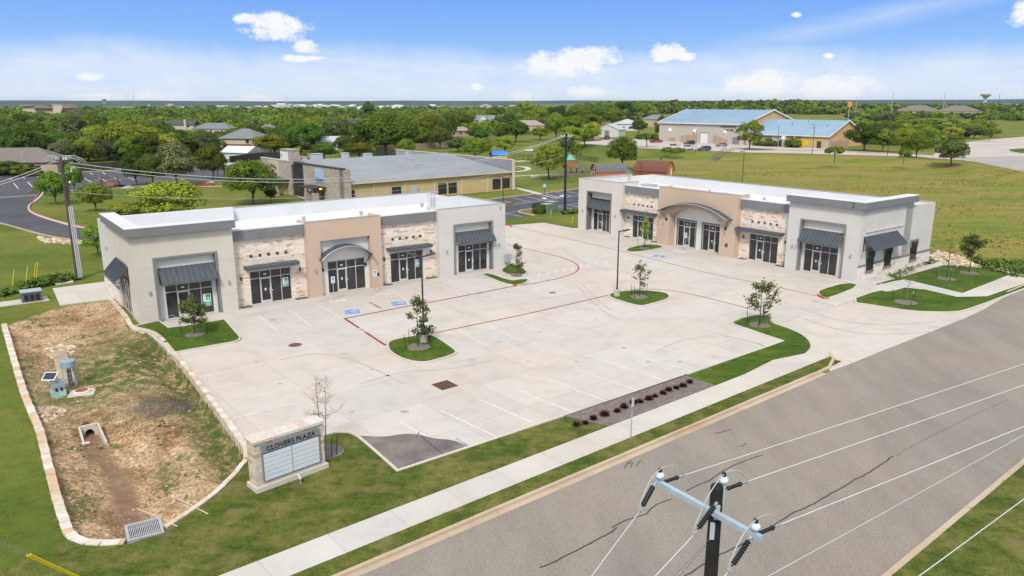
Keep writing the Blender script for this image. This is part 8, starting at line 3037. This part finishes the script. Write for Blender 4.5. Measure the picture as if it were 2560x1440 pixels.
rnd = random.Random(4)
MIDW = (('oak', 1020, 352, 283, 80), ('oak2', 1075, 350, 280, 85), ('oak', 1120, 345, 285, 70), ('oak2', 1150, 335, 283, 60), ('lime', 1165, 325, 275, 45), ('oak', 1055, 368, 318, 60), ('oak2', 1345, 318, 268, 60), ('oak', 1395, 312, 266, 60), ('oak2', 1445, 318, 264, 70),
        ('lime', 1480, 325, 285, 60), ('oak', 1500, 312, 262, 60), ('oak2', 1530, 318, 268, 55), ('oak', 1560, 305, 255, 55), ('oak2', 1592, 305, 258, 50), ('oak', 1240, 310, 265, 45), ('grey', 1272, 320, 285, 50), ('oak2', 1432, 345, 290, 70), ('lime', 1482, 352, 305, 50), ('tall', 1465, 330, 298, 36),
        ('oak', 1203, 352, 324, 44), ('olive', 1145, 380, 345, 60), ('oak2', 960, 345, 275, 90), ('lime', 1350, 350, 318, 44), ('oak', 1250, 352, 318, 40))
keys = ['oak', 'oak2', 'oak', 'oak2', 'lime', 'grey', 'broad', 'olive', 'tall', 'loose']
n_ind = 0
tries = 0
WLAB = {'oak': 'dark leafy tree in the woods behind the school', 'oak2': 'mid green leafy tree in the woods behind the school', 'lime': 'bright lime green tree in the woods behind the school', 'grey': 'grey-green tree in the woods behind the school', 'broad': 'broad green crown in the woods behind the school',
        'olive': 'low olive tree in the woods behind the school', 'tall': 'narrow tall tree in the woods behind the school', 'loose': 'loose pale green tree in the woods behind the school'}
for k_, u_, vb_, vt_, w_ in MIDW:
    t_ = T(k_, (u_, vb_), vt_, w_, WLAB[k_], group=WLAB[k_].replace('tree in', 'trees in').replace('crown in', 'crowns in'))
    taken.append((t_.location.x, t_.location.y, 5.0))
while n_ind < 176 and tries < 30000:
    tries += 1
    y = 185 + (rnd.random() ** 1.1) * 190
    x = rnd.uniform(-.74, .24) * y
    k_ = rnd.choice(keys)
    w = rnd.uniform(8.5, 14.0)
    h = w * rnd.uniform(.74, 1.02)
    if rnd.random() < .3:
        w, h = w * .7, h * .62
    if not woods_ok(x, y, h, w):
        continue
    plant_tree(k_, (x, y, 0), w, h, WLAB[k_], WLAB[k_].replace('tree in', 'trees in').replace('crown in', 'crowns in'))
    taken.append((x, y, w * .40))
    n_ind += 1
# trees of the scrub right of the recreation wing
SLAB = 'bushy bright green tree in the scrub between the wing and the far road'
n_sc = 0
tries = 0
while n_sc < 50 and tries < 6000:
    tries += 1
    u, v = rnd.uniform(2140, 2480), rnd.uniform(300, 376)
    if v > np.interp(u, [2140, 2210, 2300, 2340, 2420, 2480], [352, 368, 372, 370, 352, 344]) or (u > 2420 and v < 322):
        continue
    p = g(u, v, 1.5)
    if any((p.x - a) ** 2 + (p.y - b) ** 2 < 22 for a, b, r in taken):
        continue
    w = rnd.uniform(7, 12)
    plant_tree(rnd.choice(['lime', 'loose', 'lime', 'olive', 'oak2']), p, w, w * rnd.uniform(.42, .62), SLAB, 'trees of the scrub right of the wing')
    taken.append((p.x, p.y, 4))
    n_sc += 1

# ================================================================== FAR WOODS (uncountable)
far_key = ['leafA', 'leafB', 'leafC', 'leafD']
FAR = {k_: [] for k_ in far_key}
FARN = {k_: [] for k_ in far_key}
rngf = np.random.default_rng(8)


def blob(x, y, z, w, h, n, key):
    p, nr, so = crown_points(rngf, n, w, h * .95, 0, max(7, n // 16), .9, .5)
    p[:, 2] = np.maximum(p[:, 2], .1)
    c = cards(p + np.array([x, y, z]), nr, max(.28, y * .00118), rngf, .75)
    FAR[key].append(c)
    FARN[key].append(so)


def far_ok(x, y, h):
    u, v = proj((x, y, 0))
    ut, vt = proj((x, y, h))
    if u < -150 or u > 2720:
        return False
    for u0, u1, kt, ky in KEEP:
        if y < ky + 4 and u0 - 12 < u < u1 + 12 and vt < kt + 14:
            return False
    for tx, ty, r in taken[:60]:
        if (x - tx) ** 2 + (y - ty) ** 2 < r * r:
            return False
    return True


cnt = 0
while cnt < 2700:
    y = 205 + (rnd.random() ** 1.45) * 1375
    x = rnd.uniform(-.76, .76) * y
    u, v = proj((x, y, 0))
    if u > 1440 + (y - 330) * .15 and y < 905:
        continue
    if y < 480 and (not woods_ok(x, y, 6.5, 8) or v > np.interp(u, [-80, 300, 640, 1000, 1230, 1420, 1560], [400, 405, 380, 365, 340, 326, 306])):
        continue
    w = rnd.uniform(9, 15) * (1 + max(0, y - 900) / 2500)
    h = w * rnd.uniform(.55, .85)
    if y < 330:
        w, h = rnd.uniform(5, 9), rnd.uniform(3.5, 6.5)
    if u > 1500:
        h = rnd.uniform(8.5, 12.5) if u < 2120 else rnd.uniform(5, 8)
        if y > 1150 and u > 2100 and rnd.random() < .6:
            continue
    if not far_ok(x, y, h):
        continue
    n = int(np.interp(y, [205, 330, 600, 1000, 1600], [900, 600, 360, 220, 130]))
    blob(x, y, hz(x, y) - .2, w, h, n, rnd.choice(['leafA', 'leafA', 'leafB', 'leafB', 'leafC', 'leafD', 'leafA']))
    cnt += 1
# scrub filler beyond the wing
for i in range(260):
    u, v = rnd.uniform(2130, 2480), rnd.uniform(302, 372)
    if v > np.interp(u, [2130, 2210, 2300, 2340, 2420, 2480], [345, 362, 368, 366, 350, 342]):
        continue
    p = g(u, v, 1.5)
    blob(p.x, p.y, 1.4, rnd.uniform(4, 8), rnd.uniform(1.6, 3.6), 260, rnd.choice(['leafB', 'leafC', 'leafC', 'leafD']))
# the dense pale-dark wood on the rise behind the playing field
for i in range(430):
    u = rnd.uniform(1470, 2125)
    y = rnd.uniform(905, 1010) if u > 1640 else rnd.uniform(620, 900)
    p = px_at(u, y, 0)
    z = hz(p.x, p.y)
    h = rnd.uniform(9.5, 13.5) * np.interp(u, [1470, 1600, 1750, 1950, 2060, 2125], [.8, 1.05, 1.0, 1.12, .95, .6])
    if u < 1640 and not far_ok(p.x, p.y, h):
        continue
    blob(p.x, p.y, z - .3, rnd.uniform(9, 14), h, 240, rnd.choice(['leafA', 'leafD', 'leafD', 'leafE', 'leafB']) if False else rnd.choice(['leafA', 'leafD', 'leafD', 'leafB']))
for i in range(260):
    u = rnd.uniform(2120, 2640)
    y = rnd.uniform(640, 1000)
    p = px_at(u, y, 0)
    if 2240 < u < 2440 and y < 760:
        continue
    blob(p.x, p.y, hz(p.x, p.y) - .3, rnd.uniform(8, 13), rnd.uniform(5, 9), 230, rnd.choice(['leafA', 'leafD', 'leafB', 'leafC']))
for k_, lst in FAR.items():
    if lst:
        o = bpy.data.objects.new('far_woods', quads_mesh('far_woods', np.concatenate(lst), [M[k_]], np.concatenate(FARN[k_])))
        COL.objects.link(o)
        tag(o, {'leafA': 'dark green trees of the distant woods towards the horizon', 'leafB': 'mid green trees of the distant woods towards the horizon', 'leafC': 'lime green trees scattered in the distant woods', 'leafD': 'grey-green trees of the distant woods towards the horizon'}[k_], 'woods', None, 'stuff')

# ================================================================== GROUND COVER
def tufts(name, label, pts, hgts, rng, mats, wid=.5, cat='grass'):
    """bent blades, three per tuft"""
    n = len(pts)
    co = []
    for k_ in range(3):
        a = rng.uniform(0, 6.28, n)
        d = np.stack([np.cos(a), np.sin(a), np.zeros(n)], 1)
        s = np.stack([-np.sin(a), np.cos(a), np.zeros(n)], 1) * (hgts * wid * .5)[:, None]
        lean = d * (hgts * rng.uniform(.8, 2.2, n))[:, None]
        up = np.zeros((n, 3)); up[:, 2] = hgts * rng.uniform(.25, .95, n)
        b0 = pts - np.array([0, 0, .05])
        co.append(np.stack([b0 - s, b0 + s, b0 + lean + up + s * .25, b0 + lean + up - s * .25], 1).reshape(-1, 3))
    o = bpy.data.objects.new(name, quads_mesh(name, np.concatenate(co), mats))
    COL.objects.link(o)
    return tag(o, label, cat, None, 'stuff')


def tuft_mat(name, stops, scale):
    m, nt, b = new_mat(name)
    p = _pos(nt)
    n1 = _noise(nt, p, scale, 5, .65)
    c = _ramp(nt, n1, stops)
    c = _mix(nt, 1.0, c, _ramp(nt, _noise(nt, p, 2.5, 2, .7), [(.3, .7), (.7, 1.25)]), 'MULTIPLY')
    nt.links.new(c, b.inputs['Base Color'])
    b.inputs['Roughness'].default_value = .9
    b.inputs['Specular IOR Level'].default_value = .1
    return m


M['field_grass'] = tuft_mat('field_grass', [(.25, (.15, .19, .032)), (.45, (.235, .23, .042)), (.62, (.30, .26, .062)), (.8, (.36, .28, .10))], .09)
M['weed'] = tuft_mat('weed', [(.3, (.055, .095, .016)), (.55, (.10, .15, .03)), (.8, (.17, .19, .055))], .8)
M['verge_blade'] = tuft_mat('verge_blade', [(.3, (.08, .15, .014)), (.55, (.13, .20, .02)), (.8, (.20, .23, .05))], .5)
rg = np.random.default_rng(21)
# rough field
fx0 = np.array([p for p in FIELD_POLY])
xs = rg.uniform(15, 190, 150000)
ys = rg.uniform(62, 215, 150000)
ok = inside(xs, ys, FIELD_POLY)
ok &= rg.random(len(xs)) < np.clip(1.5 - ys / 190, .25, 1) * np.clip(.25 + .9 * np.sin(xs * .11 + .9 * np.sin(ys * .07)) * np.sin(ys * .19 + xs * .03), .06, .8)
for px_, py_, r in ((0, 0, 0),):
    pass
bl_ = [oR.xy + Vector((math.cos(R(-52.94)), math.sin(R(-52.94)))) * s + Vector((math.sin(R(52.94)), math.cos(R(52.94)))) * d for s, d in ((-1, -1), (43, -1), (43, 16), (-1, 16))]
ok &= ~inside(xs, ys, bl_)
ok &= ~inside(xs, ys, [p.xy for p in gp([(2120, 756), (2330, 648), (2450, 660), (2540, 690), (2640, 640), (2800, 660), (2560, 730)])])
P_ = np.stack([xs[ok], ys[ok], height(xs[ok], ys[ok])], 1)
tufts('field_grass', 'rough yellow-green grass of the field behind the right building', P_, rg.uniform(.10, .26, len(P_)), rg, [M['field_grass']], .9)
# weeds of the basin floor
xs = rg.uniform(-45, -8, 40000); ys = rg.uniform(24, 66, 40000)
ok = inside(xs, ys, BASIN)
cl = np.sin(xs * .9 + 1.0) * np.sin(ys * .7 + .4 * xs) + .6 * np.sin(2.1 * xs - 1.3 * ys)
ok &= (cl > .55) & (rg.random(len(xs)) < .30)
P_ = np.stack([xs[ok], ys[ok], height(xs[ok], ys[ok])], 1)
tufts('weeds', 'low green weeds scattered over the dirt basin', P_, rg.uniform(.05, .17, len(P_)), rg, [M['weed']], 1.0, 'weeds')
# stones of the basin floor
n = 2600
xs = rg.uniform(-45, -8, n * 3); ys = rg.uniform(24, 66, n * 3)
ok = inside(xs, ys, BASIN)
xs, ys = xs[ok][:n], ys[ok][:n]
st = MB()
oct_ = [(1, 0, 0), (0, 1, 0), (-1, 0, 0), (0, -1, 0), (0, 0, 1), (0, 0, -1)]
of_ = [(0, 1, 4), (1, 2, 4), (2, 3, 4), (3, 0, 4), (1, 0, 5), (2, 1, 5), (3, 2, 5), (0, 3, 5)]
zz = height(xs, ys)
for x, y, z in zip(xs, ys, zz):
    r = rnd.uniform(.02, .05) if rnd.random() < .93 else rnd.uniform(.05, .11)
    st.add([(x + a * r * rnd.uniform(.7, 1.3), y + b * r * rnd.uniform(.7, 1.3), z + c * r * .6) for a, b, c in oct_], of_, rnd.choice((0, 0, 1, 2)))


def riprap(px, n, lo, hi, dz=0.02):
    P = gp(px)
    poly = [p.xy for p in P]
    x0, x1 = min(p.x for p in poly), max(p.x for p in poly)
    y0, y1 = min(p.y for p in poly), max(p.y for p in poly)
    mb = MB()
    k_ = 0
    while k_ < n:
        x, y = rnd.uniform(x0, x1), rnd.uniform(y0, y1)
        if not inside(np.array([x]), np.array([y]), poly)[0]:
            continue
        r = rnd.uniform(lo, hi)
        z = hz(x, y) + dz
        mb.add([(x + a * r * rnd.uniform(.6, 1.3), y + b * r * rnd.uniform(.6, 1.3), z + c * r * rnd.uniform(.4, .7)) for a, b, c in oct_], of_, rnd.choice((0, 1, 2)))
        k_ += 1
    return mb


SM = [mat('stone_buff', (.46, .36, .24), .95, .2, 2), mat('stone_white', (.58, .52, .44), .95, .15, 2), mat('stone_tan', (.34, .24, .15), .95, .2, 2)]
tag(st.build('gravel', SM), 'loose pale stones scattered over the dirt basin floor', 'gravel', None, 'stuff')
rr_ = riprap([(105, 860), (150, 843), (185, 850), (178, 872), (130, 882)], 260, .08, .2)
tag(rr_.build('riprap', SM), 'patch of pale riprap stones at the head of the basin channel slab', 'riprap', None, 'stuff')
rr_ = riprap([(85, 1010), (120, 998), (165, 1005), (140, 1030), (100, 1055)], 260, .07, .17)
tag(rr_.build('riprap', SM), 'pale riprap stones beside the green-based control cabinet', 'riprap', None, 'stuff')
rr_ = riprap([(2322, 640), (2345, 628), (2400, 640), (2440, 662), (2500, 668), (2545, 680), (2530, 688), (2484, 676), (2400, 664), (2362, 664)], 700, .12, .34)
tag(rr_.build('riprap', SM), 'pale riprap bank behind the upper corner lawn', 'riprap', None, 'stuff')
rr_ = riprap([(90, 590), (170, 602), (205, 604), (200, 612), (110, 608)], 160, .15, .4)
tag(rr_.build('riprap', SM), 'white stones along the drive kerb at the left', 'riprap', None, 'stuff')
# lawn blades on the near verges
xs = rg.uniform(-60, 60, 90000); nn_ = rg.choice([0, 1, 2], 90000, p=[.35, .0, .65])
sx = rg.uniform(-42, 40, 90000)
off_ = np.where(nn_ == 0, rg.uniform(-2.85, -1.92, 90000), np.where(nn_ == 1, rg.uniform(-.1, 2.4, 90000), rg.uniform(-26, -16.65, 90000)))
ok = ((nn_ == 0) & (sx < 25)) | ((nn_ == 1) & (((sx > -32) & (sx < 3.2)) | ((sx > 14.4) & (sx < 20.5)))) | ((nn_ == 2) & (sx > -14))
sx, off_ = sx[ok], off_[ok]
P_ = np.stack([SO.x + SE.x * sx + SN.x * off_, SO.y + SE.y * sx + SN.y * off_, np.full(len(sx), ZG)], 1)
okb = ~inside(P_[:, 0], P_[:, 1], BASIN) & (P_[:, 1] > 8)
P_ = P_[okb]
tufts('verge_grass', 'short mown grass of the street verges', P_, rg.uniform(.03, .085, len(P_)), rg, [M['verge_blade']], .9)
# weeds and scrub
for px, n, lo, hi, lb in (([(0, 735), (60, 705), (130, 690), (205, 690), (190, 703), (120, 715), (60, 728), (0, 745)], 420, .2, .6, 'tall dark weeds at the foot of the conduit pole'),
                          ([(2220, 690), (2260, 668), (2330, 650), (2342, 656), (2280, 676), (2232, 700)], 260, .15, .42, 'green planting along the stone end wall of the right building'),
                          ([(2440, 668), (2460, 650), (2560, 655), (2640, 660), (2560, 700), (2520, 690)], 420, .25, .6, 'dense yellow-green scrub beyond the riprap at the right'),
                          ([(1400, 530), (1446, 524), (1446, 533), (1410, 536)], 200, .2, .5, 'yellowish weeds at the foot of the tall dark pole')):
    poly = [p.xy for p in gp(px)]
    x0, x1 = min(p.x for p in poly), max(p.x for p in poly)
    y0, y1 = min(p.y for p in poly), max(p.y for p in poly)
    xs = rg.uniform(x0, x1, n * 6); ys = rg.uniform(y0, y1, n * 6)
    ok = inside(xs, ys, poly)
    P_ = np.stack([xs[ok], ys[ok], np.full(ok.sum(), .05)], 1)[:n]
    tufts('weeds', lb, P_, rg.uniform(lo, hi, len(P_)), rg, [M['weed']], .7, 'weeds')

# ================================================================== HAZE
hb_ = MB().box(-9500, -200, -4, 9500, 9500, 62)
m = bpy.data.materials.new('haze')
m.use_nodes = True
nt = m.node_tree
nt.nodes.clear()
vo = nt.nodes.new('ShaderNodeVolumePrincipled')
vo.inputs['Color'].default_value = (.52, .74, 1.0, 1)
vo.inputs['Density'].default_value = 0.00004
vo.inputs['Anisotropy'].default_value = .2
ou = nt.nodes.new('ShaderNodeOutputMaterial')
nt.links.new(vo.outputs[0], ou.inputs['Volume'])
o = hb_.build('haze', m)
tag(o, None, None, None, 'stuff')
